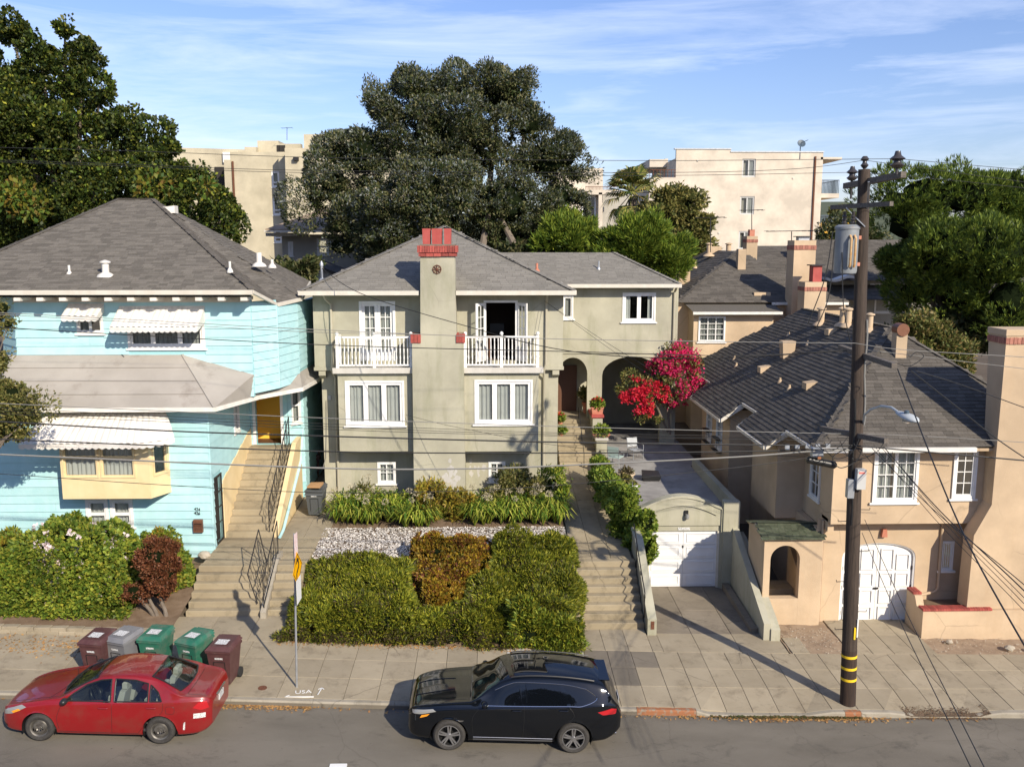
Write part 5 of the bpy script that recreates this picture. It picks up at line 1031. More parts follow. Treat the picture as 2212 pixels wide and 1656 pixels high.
# ================================================================== THE BEIGE HOUSE
be = thing('beige_house', 'beige stucco house with dark shingles and arched white garage doors at the street', 'house', (12, 25.5, 0))
Bm = M_['stucco_beige']; YQ, YP = 25.5, 25.0; XL = 9.62
q0 = PY(1796, 1100, YP).x; zov = PY(1900, 1131, YP).z; BE = 5.62
XC0 = PY(2150, 1000, 24.75).x; XW = PY(2120, 1100, YP).x
w1 = RY(YP, 1886, 965, 1983, 1084); w2 = RY(YP, 2058, 961, 2109, 1076)
wall(FY(YP), q0, XW+2.5, zov, BE, [w1, w2], Bm, be, .2)
gdo = RY(YQ, 1816, 1172, 1974, 1342); sw = RY(YQ, 2031, 1168, 2059, 1231)
spz = RY(YQ, 1816, 1205, 1974, 1342)[3]
ga0, ga1, ga3 = gdo[0], gdo[1], gdo[3]
m = MB(); n = 16; cx = (ga0+ga1)/2; hw = (ga1-ga0)/2
arc = [(cx-hw*cos(pi*i/n), spz+(ga3-spz)*sin(pi*i/n)**.8) for i in range(n+1)]
for p, q in ((XL, ga0), (ga1, sw[0])): m.poly((p, YQ, -.4), (q, YQ, -.4), (q, YQ, zov), (p, YQ, zov))
for (xa, za), (xb, zb_) in zip(arc, arc[1:]): m.poly((xa, YQ, za), (xb, YQ, zb_), (xb, YQ, zov), (xa, YQ, zov)); m.poly((xa, YQ, za), (xa, YQ+.25, za), (xb, YQ+.25, zb_), (xb, YQ, zb_))
m.poly((ga0, YQ, -.4), (ga0, YQ+.25, -.4), (ga0, YQ+.25, spz), (ga0, YQ, spz)); m.poly((ga1, YQ, -.4), (ga1, YQ, spz), (ga1, YQ+.25, spz), (ga1, YQ+.25, -.4)); m.build('wall', Bm, be)
wall(FY(YQ), sw[0], XW+2.5, -.4, zov, [sw], Bm, be, .2)
MB().box(q0, XW+2.4, YP+.201, YQ+.2, zov, zov+.1).build('soffit', Bm, be)
window(be, FY(YQ), *sw, fw=.05, sw=.03, rec=0)
for i in range(4): x = lerp(sw[0]+.07, sw[1]-.07, (i+.5)/4); MB().box(x-.012, x+.012, YQ-.02, YQ+.0, sw[2]+.05, sw[3]-.05).build('window_bar', M_['white_paint'], be)
window(be, FY(YP), *w1, panels=2, cols=2, rows=4, fw=.08, sw=.05, curtain=M_['curtain'], rec=-.02, gap=(.42, .55)); window(be, FY(YP), *w2, cols=2, rows=4, fw=.08, sw=.05, rec=-.02)
# arched timber garage doors, each leaf with eight panels
gz0 = -.02
def arch_z(x): t = min(1, max(-1, (x-cx)/hw)); return spz+(ga3-spz)*max(0, 1-t*t)**.4
fr_ = MB().tube([(ga0+.0, YQ+.06, gz0)]+[(x, YQ+.06, z) for x, z in arc]+[(ga1, YQ+.06, gz0)], .05, 6).build('door_frame', M_['white_paint'], be)
for s in (0, 1):
    a, b = (ga0+.05, cx-.006) if s == 0 else (cx+.006, ga1-.05); N8 = 8
    ring = [(a, YQ+.1, gz0), (b, YQ+.1, gz0)]+[(lerp(b, a, i/N8), YQ+.1, arch_z(lerp(b, a, i/N8))-.05) for i in range(N8+1)]
    lf = MB().prism(ring, (0, .05, 0)).build('garage_door_leaf', M_['white_paint'], be)
    for c in range(2):
        for r in range(4):
            w = (b-a); u0, u1 = a+.09+(w-.1)*c/2, a+.0+(w-.1)*(c+1)/2+.01; H_ = spz-gz0-.1; z0, z1 = gz0+.12+H_*r/4*1.06, gz0+.02+H_*(r+1)/4*1.06
            if r == 3: z1 = min(arch_z(u0), arch_z(u1))-.17
            k = MB(); t = .03
            k.box(u0, u1, YQ+.06, YQ+.0985, z0, z0+t); k.box(u0, u1, YQ+.06, YQ+.0985, z1-t, z1); k.box(u0, u0+t, YQ+.06, YQ+.0985, z0+t, z1-t); k.box(u1-t, u1, YQ+.06, YQ+.0985, z0+t, z1-t); k.build('panel', M_['white_paint'], lf)
    for z in (gz0+.3, gz0+1.1, gz0+1.7): x = a+.0 if s == 0 else b-.02; MB().box(x, x+.02, YQ+.06, YQ+.095, z, z+.12).build('hinge', M_['iron'], lf)
MB().box(cx-.07, cx+.07, YQ+.05, YQ+.084, gz0+1.1, gz0+1.15).build('latch', M_['iron'], be)
l = RY(YQ, *gb(682, 408, 712, 448)); MB().prism([(l[0], YQ-.12, l[2]), (l[1], YQ-.12, l[2]), (l[1]-.03, YQ-.12, l[3]), (l[0]+.03, YQ-.12, l[3])], (0, .119, 0)).build('porch_lamp', M_['terracotta'], be)
x1 = PY(*gb(995, 500), YQ).x; z1 = PY(*gb(995, 385), YQ).z; z2 = PY(*gb(955, 735), YQ).z; x2 = PY(*gb(850, 770), YQ).x
pipe(be, [(x1, YQ-.05, zov-.0), (x1, YQ-.05, z2+.1), (x1-.1, YQ-.06, z2), (x2+.15, YQ-.08, z2-.1), (x2, YQ-.08, z2-.2), (x2, YQ-.08, .05)], .045, 'stucco_beige')
x3 = PY(*gb(362, 700), YQ).x; pipe(be, [(x3, YQ-.05, zov-.02), (x3, YQ-.05, .1)], .04, 'stucco_beige'); MB().box(x3+.05, x3+.07, YQ-.003, YQ-.001, 0, zov).build('wall_joint', M_['brick_mortar'], be)
# left side
wall(FXL(XL), YQ+.002, 40, -.2, 3.0, [], Bm, be)
sdw = (25.95, 26.75, PX(1760, 1075, q0).z, PX(1760, 985, q0).z)
wall(FXL(q0), YP+.202, 29.9, 3.003, BE, [sdw], Bm, be); window(be, FXL(q0), *sdw, cols=2, rows=3, fw=.06, sw=.03, rec=-.02)
wall(FXL(XL), 29.9, 40, 3.001, BE, [], Bm, be)
MB().box(q0+.01, XL-.01, YP+.21, 29.9, zov-.0, zov+.15).build('soffit', Bm, be) if q0 < XL else MB().box(XL+.01, q0-.01, YQ+.21, 29.9, 2.9, 2.998).build('soffit', Bm, be)
BX = 8.95
o = MB().box(BX, XL+.3, 27.35, 30.0, 2.75, BE-.22).build('bay', Bm, be)
o2w = ((33.3, 34.1, 3.55, 5.1), (34.9, 35.7, 3.55, 5.1)); BX2 = 8.75
wall(FXL(BX2), 32.482, 36.6, .8, BE-.33, list(o2w), Bm, be); wall(FY(32.3), BX2, XL-.001, .8, BE-.33, [], Bm, be)
for w in o2w:
    f = window(be, FXL(BX2), *w, cols=2, rows=4, fw=.06, sw=.03, rec=-.02, curtain=M_['blind'])
    for i in range(5): y = lerp(w[0], w[1], i/4); MB().box(BX2-.22, BX2-.205, y-.008, y+.008, w[2]-.1, w[2]+.4).build('grille_bar', M_['iron'], f)
    for z in (w[2]-.1, w[2]+.38): MB().box(BX2-.22, BX2-.003, w[0]-.02, w[1]+.02, z, z+.02).build('grille_rail', M_['iron'], f)
# roof
EX = 9.15; RX = 13.0; RZ_ = 8.62; sl_ = (RZ_-BE)/(RX-EX); EY = YP-.42
A, B = (EX, EY, BE+.03), (17.0, EY, BE+.03); D = (EX, 41.5, BE+.03); C_ = (17.0, 41.5, BE+.03); P1, P2 = (RX, 29.0, RZ_), (RX, 37.3, RZ_)
def ext(x): return BE+.03-(EX-x)*sl_
b0 = 8.5; b1 = 8.35
left = [D, (EX, 36.9, BE+.03), (b1, 36.9, ext(b1)), (b1, 32.0, ext(b1)), (EX, 32.0, BE+.03), (EX, 30.25, BE+.03), (b0, 30.25, ext(b0)), (b0, 27.1, ext(b0)), (EX, 27.1, BE+.03), A, P1, P2]
roof(be, [[A, B, P1], left, [B, C_, P2, P1], [C_, D, P2]], 'shingle_dark', .155, .32, 300, tiled=(0, 1), base='roof_base', th=.022)
hipcap(be, A, P1, 'shingle_dark', .1); hipcap(be, P1, P2, 'shingle_dark', .1); hipcap(be, B, P1, 'shingle_dark', .09)
for a, b in (((EX, EY, BE), (EX, 27.1, BE)), ((b0, 27.1, ext(b0)-.03), (b0, 30.25, ext(b0)-.03)), ((EX, 30.25, BE), (EX, 32, BE)), ((b1, 32, ext(b1)-.03), (b1, 36.9, ext(b1)-.03)), ((EX, 36.9, BE), (EX, 41.5, BE))):
    gutter(be, [(a[0]-.04, a[1], a[2]-.04), (b[0]-.04, b[1], b[2]-.04)], 'gutter_paint', .1, .09)
for y, x in ((27.1, b0), (30.25, b0), (32.0, b1), (36.9, b1)):
    MB().prism([(EX+.1, y, BE+.1), (x-.02, y, ext(x)+.01), (x-.02, y, ext(x)-.12), (EX+.1, y, BE-.12)], (0, -.05 if y in (27.1, 32.0) else .05, 0)).build('barge_board', M_['gutter_paint'], be)
xg = PY(2108, 950, EY).x; gutter(be, [(EX-.05, EY-.05, BE-.03), (xg, EY-.05, BE-.03)], 'white_trim', .13)
MB().box(EX+.05, 16.9, EY+.05, YP-.001, BE-.1, BE-.02).build('soffit', Bm, be)
xg2 = PY(2050, 920, EY-.3).x
# chimney at the right edge
YCh = 24.45; cx0 = PY(2160, 900, YCh).x; cx1 = cx0+1.5; ztop = PY(2190, 712, YCh).z; cflare = PY(2118, 1200, YCh).x
co = MB().hexa([(cx0-.02, YCh, 4.001), (cx1+.3, YCh, 4.001), (cx1+.3, YP-.001, 4.001), (cx0-.02, YP-.001, 4.001), (cx0, YCh, ztop-.1), (cx1, YCh, ztop-.1), (cx1, YCh+.9, ztop-.1), (cx0, YCh+.9, ztop-.1)])
co.hexa([(cx0-.5, YCh, .9), (cx1+.6, YCh, .9), (cx1+.6, YP-.001, .9), (cx0-.5, YP-.001, .9), (cx0-.46, YCh, 3.1), (cx1+.5, YCh, 3.1), (cx1+.5, YP-.001, 3.1), (cx0-.46, YP-.001, 3.1)])
co.hexa([(cx0-.46, YCh, 3.101), (cx1+.5, YCh, 3.101), (cx1+.5, YP-.001, 3.101), (cx0-.46, YP-.001, 3.101), (cx0-.02, YCh, 4.0), (cx1+.3, YCh, 4.0), (cx1+.3, YP-.001, 4.0), (cx0-.02, YP-.001, 4.0)])
cho2 = co.build('chimney', Bm, be); bricks(cho2, cx0-.03, cx1+.03, YCh-.03, YCh+.93, ztop-.40, ztop-.22, 14, 'brick_faded'); MB().box(cx0-.03, cx1+.03, YCh-.03, YCh+.93, ztop-.17, ztop, .01).build('cap', Bm, cho2)
# planter wall with brick coping
pw = thing('planter_wall', 'beige stucco planter wall topped with bricks beside the arched garage doors', 'wall', (13, 24.6, 0)); yk = 24.35
pz = PY(2120, 1318, yk).z; px0 = PY(1992, 1350, yk).x; px1 = PY(2140, 1350, yk).x
MB().prism([(px0, yk, -.4), (px1+3, yk, -.4), (px1+3, yk, pz), (px0, yk, pz)], (0, .25, 0)).build('wall', Bm, pw); MB().prism([(px0, yk+.251, -.4), (px0, YQ-.09, -.4), (px0, YQ-.09, pz+.25), (px0, yk+.55, pz+.25), (px0, yk+.4, pz-.01), (px0, yk+.251, pz-.01)], (.22, 0, 0)).build('wall', Bm, pw)
MB().box(px0+.22, px1+3, yk+.251, YQ-.01, .0, pz-.12).build('soil', M_['soil'], pw)
for a, b in span(px0-.02, px1, .075): MB().box(a+.005, b-.005, yk-.03, yk+.27, pz+.001, pz+.065+random.uniform(0, .006), .006).build('brick', M_['red_brick'], pw)
for a, b in span(px0-.02, px0+.24, .075): MB().box(a+.005, b-.005, yk+.62, YQ-.1, pz+.251, pz+.32, .006).build('brick', M_['red_brick'], pw)
MB().box(px0+.0, px1-.02, yk+.0, yk+.24, pz+.0005, pz+.05).build('mortar', M_['brick_mortar'], pw)
# vents on the left slope
def onplane(px, py):
    return min((PX(px, py, 9.2+.05*k) for k in range(80)), key=lambda v: abs(v.z-(BE+.03+(v.x-EX)*sl_)))
def onfront(px, py):
    s = (RZ_-BE)/(29.0-EY); return min((PY(px, py, EY+.07*k) for k in range(80)), key=lambda v: abs(v.z-(BE+.03+(v.y-EY)*s)))
for a in ((955, 560), (1090, 565), (1122, 570)): p = onplane(*gr(*a)); vent(be, p, .55, .12, 'stucco_beige', cap=True)
p = onplane(*gr(1256, 600)); vent(be, p, .5, .1, 'stucco_beige', cap=True)
for a in ((1025, 612), (605, 845), (890, 945)): p = onplane(*gr(*a)); boxvent(be, p, 'stucco_beige', .42, .12, .42)
p = onplane(*gr(745, 755)); MB().hexa([(p.x-.2, p.y-.2, p.z-.1), (p.x+.2, p.y-.2, p.z-.1), (p.x+.2, p.y+.2, p.z-.1), (p.x-.2, p.y+.2, p.z-.1), (p.x-.25, p.y-.22, p.z+.55), (p.x+.25, p.y-.22, p.z+.55), (p.x+.25, p.y+.22, p.z+.55), (p.x-.25, p.y+.22, p.z+.55)]).build('roof_vent', Bm, be)
for a in ((420, 780), (432, 825), (755, 635), (702, 920), (760, 965), (875, 690)): p = onplane(*gr(*a)); vent(be, p, .16, .04, 'stucco_beige')
p = onfront(*gr(1438, 748)); MB().box(p.x-.17, p.x+.17, p.y-.15, p.y+.2, p.z-.1, p.z+.75).build('roof_vent', Bm, be); m = MB(Matrix.Translation((p.x, p.y, p.z+.78)) @ Matrix.Rotation(pi/2, 4, 'X')); m.lathe([(.2, -.2), (.2, .2)], 14); m.build('vent_hood', M_['copper_box'], be)
# ---- arched gate pavilion with green tiles
av = thing('arched_gateway', 'small beige stucco gateway with an open arch under a green tiled roof', 'gateway', (8.7, 25.3, .2)); YA = 25.25
a0, a1x = PY(*gb(68, 680), YA).x, PY(*gb(375, 680), YA).x; azt = PY(*gb(200, 458), YA).z
ao = RY(YA, *gb(104, 498, 258, 780)); sill_ = PY(*gb(180, 775), YA).z
archwall(FY(YA), a0, a1x-.02, -.1, azt, [(ao[0], ao[1], sill_, ao[3], ao[3]-(ao[1]-ao[0])/2)], Bm, av, .25)
MB().box(a0, a0+.22, YA+.251, YA+1.6, -.1, azt).build('wall', Bm, av)
MB().box(a0+.23, a1x-.02, YA+.9, YA+1.6, -.1, sill_-.05).build('step', M_['concrete_step'], av); MB().box(ao[0]-.05, ao[1]+.1, YA+.251, YA+.9, -.1, sill_-.25).build('step', M_['concrete_step'], av); MB().prism([(a1x-.5, YA+.3, sill_-.2), (a1x-.5, YA+1.6, sill_-.2), (a1x-.5, YA+1.6, sill_+1.2), (a1x-.5, YA+.3, sill_+.4)], (.2, 0, 0)).build('cheek', Bm, av)
e = (a0-.1, YA-.12, azt-.03); f = (a1x+.02, YA-.12, azt-.03); zr2 = PY(*gb(200, 380), YA+.75).z; g = (a1x+.02, YA+.75, zr2); h = (a0-.1, YA+.75, zr2)
roof(av, [[e, f, g, h], [(f[0], YA+1.7, azt-.03), (e[0], YA+1.7, azt-.03), h, g]], 'tile_green', .13, .2, 300, tiled=(0, 1), tname='roof_tile', th=.03, jit=.15)
MB().prism([(a0-.08, YA+.02, azt), (a0-.08, YA+1.58, azt), (a0-.08, YA+.75, zr2-.03)], (.2, 0, 0)).build('gable', Bm, av)
# ================================================================== beige house behind
b2 = thing('beige_house', 'beige stucco house behind with a bay window, tall chimneys and hipped dark roof', 'house', (12.5, 42, 2)); YB2 = 42
def T(Y, *a): return RY(Y, *gt(*a))
r = T(YB2, 340, 1015, 790, 1245); bwin = T(YB2, 368, 1035, 520, 1180)
wall(FY(YB2), r[0], r[1], 2.5, r[3]+.1, [bwin], Bm, b2); window(b2, FY(YB2), *bwin, panels=3, rows=4, fw=.07, sw=.02, curtain=M_['blind'], rec=-.02)
xl2 = PY(*gt(258, 1000), 43).x; wall(FY(43.2), xl2, PY(*gt(1200, 1000), 43.2).x, 2.5, T(43.2, 300, 958, 900, 1000)[3]+.1, [], Bm, b2); MB().box(xl2, xl2+.2, 43.41, 56, 2.5, 8.1).build('wall', Bm, b2)
MB().box(r[0], r[0]+.18, YB2+.181, 43.199, 2.5, r[3]+.1).build('wall', Bm, b2); MB().box(r[1]-.18, r[1], YB2+.181, 43.199, 2.5, r[3]+.1).build('wall', Bm, b2)
s = T(42.0, 290, 962, 845, 1012); ze, zt2 = PY(*gt(600, 1010), 41.6).z, PY(*gt(600, 962), 43.2).z
k = MB(); k.poly((PY(*gt(340, 1010), 41.6).x, 41.6, ze), (PY(*gt(845, 1010), 41.6).x, 41.6, ze), (PY(*gt(790, 962), 43.2).x, 43.2, zt2), (PY(*gt(288, 962), 43.2).x, 43.2, zt2)); k.build('bay_roof', M_['shingle_brown'], b2)
gutter(b2, [(PY(*gt(338, 1010), 41.55).x, 41.55, ze-.06), (PY(*gt(845, 1010), 41.55).x, 41.55, ze-.06)], 'white_trim', .12)
zE = PY(*gt(600, 958), 42.9).z; e0_, e1_ = PY(*gt(248, 935), 42.9).x, PY(*gt(1215, 965), 42.9).x; pz_ = PY(*gt(590, 666), 48.0); pl_ = PY(*gt(440, 672), 53)
A, B = (e0_, 42.9, zE), (e1_, 42.9, zE); P1 = (pz_.x, 48.0, pz_.z); P2 = (pz_.x, 54.5, pz_.z)
roof(b2, [[A, B, P1], [(e0_, 58, zE), A, P1, P2], [B, (e1_, 58, zE), P2, P1]], 'shingle_dark', .17, .36, 300, tiled=(0, 1))
hipcap(b2, A, P1, 'shingle_dark', .09); gutter(b2, [(PY(*gt(785, 962), 42.85).x, 42.85, zE-.05), (e1_, 42.85, zE-.05)], 'white_trim', .12)
bk0, bk1 = PY(*gt(700, 640), 56).x, PY(*gt(1330, 640), 56).x; bkz = PY(*gt(900, 638), 58).z
roof(b2, [[(bk0-4, 50, 8.2), (bk1+2, 50, 8.2), (bk1, 58, bkz), (bk0, 58, bkz)]], 'shingle_dark', .17, .36, 0, tiled=(0,), tname='rear_shingle')
def shaft(parent, Y, x0, y0, x1, y1, dep=.9, brick=None, m_=Bm, pots=None, cap=None):
    a, b, c, d = T(Y, x0, y0, x1, y1); k = MB().box(a, b, Y, Y+dep, c-1, d).build('chimney', m_, parent)
    if brick: zb2, zb1 = T(Y, x0, brick[1], x1, brick[1]+.1)[2], T(Y, x0, brick[0], x1, brick[0]+.1)[2]; bricks(k, a-.02, b+.02, Y-.02, Y+dep+.02, zb2, zb1, 8, 'brick_faded')
    if cap: MB().box((a+b)/2-.35, (a+b)/2+.35, Y+.1, Y+.7, d+.16, d+.2).build('cap', M_['iron'], k); MB().box((a+b)/2-.25, (a+b)/2+.25, Y+.2, Y+.6, d+.001, d+.16).build('cap', M_['galv'], k)
    return k
shaft(b2, 42.2, 905, 606, 1028, 960, 1.0, (634, 660), cap=1); k = shaft(b2, 40.6, 968, 842, 1090, 1060, .9, (870, 893)); a, b, c, d = T(40.8, 1018, 750, 1068, 842); MB().box(a, b, 40.8, 41.3, c, d).build('flue_pot', M_['clay_red'], b2); MB().box(a-.1, b+.1, 40.7, 41.4, d, d+.05).build('cap', M_['iron'], b2)
shaft(b2, 52, 642, 582, 703, 705, .8, (600, 618)); a, b, c, d = T(52.2, 660, 545, 688, 582); MB().box(a, b, 52.2, 52.6, c, d).build('flue_pot', M_['terracotta'], b2)
for q in ((428, 690), (538, 690)): p = PY(*gt(*q), 51); vent(b2, p, .6, .14, 'stucco_beige', cap=True)
p = PY(*gt(615, 745), 46); MB().box(p.x-.2, p.x+.2, 46, 46.4, p.z-.3, p.z+.8).build('roof_vent', Bm, b2); a, b, c, d = T(52, 440, 640, 500, 662); MB().box(a, b, 52, 53, c-.3, d).build('chimney', Bm, b2)
for q in ((350, 758), (452, 742), (320, 738)): p = PY(*gt(*q), 50); vent(b2, p, .3, .05, 'stucco_beige')
p = PY(*gt(290, 790), 47); MB().box(p.x-.3, p.x+.3, 47, 47.4, p.z-.6, p.z+.5).build('roof_vent', Bm, b2)
p = PY(*gt(728, 912), 43.6); MB().box(p.x-.4, p.x+.4, 43.5, 44.1, p.z-.3, p.z+.1).build('roof_vent', Bm, b2)
# dark shingled house in the shade of the pine
d3 = thing('grey_house', 'dark grey house in the shade behind the utility pole', 'house', (20, 52, 3)); a, b, c, d = T(52, 1090, 830, 1400, 1080); w_ = [T(52, 1340, 850, 1398, 895), T(52, 1366, 900, 1450, 1015)]
wall(FY(52), a, b+3, 2, d, [], M_['stucco_grey'], d3); roof(d3, [[(a-.5, 51.2, d), (b+3.5, 51.2, d), (b+3.5, 56, d+2.3), (a-.5, 56, d+2.3)]], 'shingle_dark', .17, .36, 0, tiled=(0,)); MB().box(a, b+3, 56, 56.2, 2, d+2.2).build('wall', M_['stucco_grey'], d3)
for w in w_: window(d3, FY(51.98), w[0], w[1], w[2], w[3], panels=2, fw=.1, sw=.08)
wv = [(PY(*gt(1095+17*i, 830+12*sin(i*.6)), 50.5)) for i in range(11)]; k = MB()
for p, q in zip(wv, wv[1:]): k.hexa([p, q, q+Vector((0, .8, 0)), p+Vector((0, .8, 0)), p+Vector((0, 0, .15)), q+Vector((0, 0, .15)), q+Vector((0, .8, .15)), p+Vector((0, .8, .15))])
tag(k.build('canopy', M_['awning_white']), 'wavy-edged pale canopy in front of the dark grey house', 'canopy')
# ================================================================== apartment blocks behind
ab = thing('apartment_block', 'cream four-storey apartment block with a rooftop satellite dish at the right', 'building', (40, 95, 5)); YR = 95
def T2(*a): return RY(YR, *gt(*a))
F2 = M_['stucco_pink']; a, b, c, d = T2(236, 92, 1062, 700); d_top = d; wins = [T2(616, 145, 693, 248), T2(604, 357, 685, 460), T2(596, 554, 664, 656)]
xs_ = PY(*gt(553, 100), YR).x; d2 = PY(*gt(700, 108), YR).z
wall(FY(YR), a, xs_, 2, d, [], F2, ab, .4); wall(FY(YR), xs_, b, 2, d2, wins, F2, ab, .4)
ablk = MB(); ablk.box(a, b, YR+.41, YR+14, 2, d2-.6); ablk.build('wall', F2, ab)
for w in wins:
    window(ab, FY(YR), *w, panels=2, fw=.08, sw=.05, rec=.1, sill=False, mat=M_['white_trim'], glass=M_['glass_dark'], curtain=M_['blind'], gap=(.0, .45) if w is wins[0] else (.4, 1)) if 0 else window(ab, FY(YR), *w, panels=2, fw=.1, sw=.06, rec=.1, sill=False, mat=M_['box_grey'], curtain=M_['blind'], gap=(0, .5))
# left recess with its terrace
a2, b2_, c2, d2_ = T2(95, 122, 236, 250); MB().box(a2+3, a-.01, YR+6, YR+14, 2, d-.4).build('wall', F2, ab); MB().box(PY(*gt(90, 300), YR).x, a-.001, YR, YR+14, 2, c2).build('wall', F2, ab); MB().box(PY(*gt(93, 150), YR+5).x, a, YR+5, YR+14, T2(95, 122, 236, 168)[2], d2_).build('terrace_roof', F2, ab)
MB().box(PY(*gt(150, 200), YR+5.9).x, PY(*gt(162, 200), YR+5.9).x, YR+5.7, YR+5.99, c2, d2_-1).build('post', F2, ab)
MB().box(a2-3, a-.01, YR+.05, YR+.1, c2+.75, c2+.8).build('terrace_rail', M_['rust'], ab)
for i in range(16): x = lerp(a2-3, a-.1, i/15); MB().box(x, x+.05, YR+.05, YR+.1, c2, c2+.75).build('baluster', M_['rust'], ab)
MB().box(b-.9, b-.75, YR-.15, YR-.001, 4, d2-.4).build('downpipe', M_['rust'], ab)
# right-hand balconies
for (y0, y1, yu) in ((262, 340, 365), (462, 540, 552)):
    x0, x1, z0, z1 = T2(1066, y0, 1172, y1); z2 = PY(*gt(1100, yu), YR).z
    o = MB().box(x0, x1, YR+.2, YR+6, z2, z0).build('balcony_slab', F2, ab)
    for yy in (YR+.3, YR+5.9): MB().box(x0, x1, yy, yy+.06, z1-.08, z1).build('balcony_rail', M_['balcony_metal'], o)
    MB().box(x1-.06, x1, YR+.36, YR+5.89, z1-.08, z1).build('balcony_rail', M_['balcony_metal'], o)
    for i in range(15): x = lerp(x0, x1-.06, i/14); MB().box(x, x+.05, YR+.3, YR+.36, z0, z1-.08).build('baluster', M_['balcony_metal'], o)
    for i in range(1, 14): y = lerp(YR+.36, YR+5.9, i/14); MB().box(x1-.06, x1-.01, y, y+.05, z0, z1-.08).build('baluster', M_['balcony_metal'], o)
x0, x1, z0, z1 = T2(1062, 135, 1182, 150); MB().box(x0, x1, YR, YR+6, z0, z1).build('eave', F2, ab)
x0, x1, z0, z1 = T2(1052, 570, 1150, 700); MB().box(x0-2, x1, YR+3, YR+10, 2, z1).build('wall', M_['ochre_paint'], ab); x0, x1, z0, z1 = T2(1060, 500, 1240, 545); MB().box(x0, x1+2, YR+6, YR+12, 2, z1).build('wall', M_['ochre_paint'], ab)
p = PY(*gt(944, 118), YR); m = MB(); m.tube([p-Vector((0, 0, .5)), p+Vector((0, 0, .8))], .05, 6); m.lathe([(.02, 0), (.22, .03), (.42, .1), (.43, .11), (.22, .045), (.02, .03)], 18, (p.x, p.y-.2, p.z+1.0), Matrix.Rotation(radians(62), 4, 'X')); m.tube([p+Vector((0, -.2, 1.1)), p+Vector((.4, -1.1, 1.3))], .03, 5)
m.build('satellite_dish', M_['balcony_metal'], ab, smooth=True)
ac = thing('apartment_block', 'tan stepped apartment block with white windows between the maple and the big tree', 'building', (-25, 90, 5)); YL_ = 88; F1 = M_['stucco_far']
def L(*a): return RY(YL_, *gl(*a))
# main slab, right wing, upper boxes
a, b, c, d = L(538, 262, 1100, 1250); lw_ = [L(948, 460, 1088, 628), L(960, 742, 1103, 916), L(973, 1032, 1116, 1200)]
wall(FY(YL_), a, b, 2, d, lw_, F1, ac, .4); MB().box(a, b, YL_+.41, YL_+12, 2, d-.5).build('wall', F1, ac)
for w in lw_: window(ac, FY(YL_), *w, panels=2, fw=.1, sw=.08, rec=.05, mat=M_['white_paint'], mid=None, curtain=M_['blind'], gap=(.0, .45)); zz = lerp(w[2], w[3], .3); MB().box(w[0]+.1, w[1]-.1, YL_+.02, YL_+.1, zz-.06, zz+.06).build('transom', M_['white_paint'], ac)
a, b, c, d = L(1180, 258, 1700, 1250); MB().box(a, b+6, YL_-3.2, YL_+12, 2, d).build('wall', F1, ac); MB().box(a-1.0, a-.01, YL_-1.4, YL_-.001, 2, d-.3).build('wall', F1, ac)
a, b, c, d = L(1255, 350, 1305, 385); MB().box(a, b, YL_-3.6, YL_-3.201, c, d).build('scupper', M_['iron'], ac)
for q in ((1146, 455, 1166, 628), (1152, 742, 1176, 916)): pass
a, b, c, d = L(718, 108, 945, 262); MB().box(a, b, YL_+3, YL_+9, c-3, d).build('penthouse', F1, ac); a, b, c, d = L(638, 198, 760, 262); MB().box(a, b, YL_+1, YL_+5, c-2, d).build('parapet', F1, ac); a, b, c, d = L(755, 153, 1205, 285); MB().box(a, b, YL_+2, YL_+2.9, c-2, d).build('parapet', F1, ac)
w = L(955, 170, 1042, 283); MB().box(w[0], w[1], YL_+1.9, YL_+1.999, w[2], w[3]).build('roof_door', M_['dark_room'], ac)
a, b, c, d = L(1305, 93, 1700, 265); MB().box(a, b+5, YL_-1, YL_+8, c-2, d).build('penthouse', F1, ac)
a, b, c, d = L(60, 180, 640, 400); MB().prism([(a-6, YL_+2.5, 2), (b, YL_+2.5, 2), (b, YL_+2.5, PY(*gl(615, 210), YL_).z), (a-6, YL_+2.5, PY(*gl(40, 175), YL_).z)], (0, 8, 0)).build('wall', F1, ac)
a, b, c, d = L(372, 240, 538, 350)
for i in range(8): z = lerp(c, d, i/8); MB().box(a, b, YL_+2.2, YL_+2.49, z, z+.12).build('louvre', M_['white_paint'], ac)
a, b, c, d = L(285, 395, 440, 700); MB().box(a, b, YL_+2.38, YL_+2.48, c, d).build('recess', M_['dark_room'], ac)
a, b, c, d = L(468, 345, 540, 700); MB().box(a, b-.01, YL_-.2, YL_+2.3, 2, d).build('wall', F1, ac)
x0 = PY(*gl(545, 500), YL_).x; MB().box(x0, x0+.15, YL_-.15, YL_-.001, 3, PY(*gl(525, 360), YL_).z).build('downpipe', M_['rust'], ac)
ae = thing('apartment_block', 'small cream building edge with a curtained balcony right of the big tree', 'building', (12, 85, 5)); g8 = lambda *a: RY(85, *[v*(450/2212/1.3888)+(480/1.3888 if i % 2 else 1700/1.3888) for i, v in enumerate(a)])
a, b, c, d = g8(150, 108, 555, 440); MB().box(a-2, b, 86, 95, c-8, d).build('wall', F2, ae); a, b, c, d = g8(150, 440, 470, 510); MB().box(a-2, b+2.2, 85, 86, c, d).build('balcony_edge', F2, ae); a, b, c, d = g8(470, 480, 522, 900); MB().box(a, b, 85, 85.8, c-4, d).build('post', F2, ae)
a, b, c, d = g8(235, 515, 450, 760); window(ae, FY(85.9), a, b, c-1, d, panels=2, curtain=M_['curtain'], gap=(0, .55), fw=.1); MB().box(a, b+.0, 85.98, 85.99, c-1, d).build('recess', M_['dark_room'], ae)
a, b, c, d = g8(522, 480, 760, 880); MB().box(a, b+2, 88, 90, c-6, d+.0).build('wall', M_['stucco_grey'], ae); a, b, c, d = g8(280, 395, 750, 440)
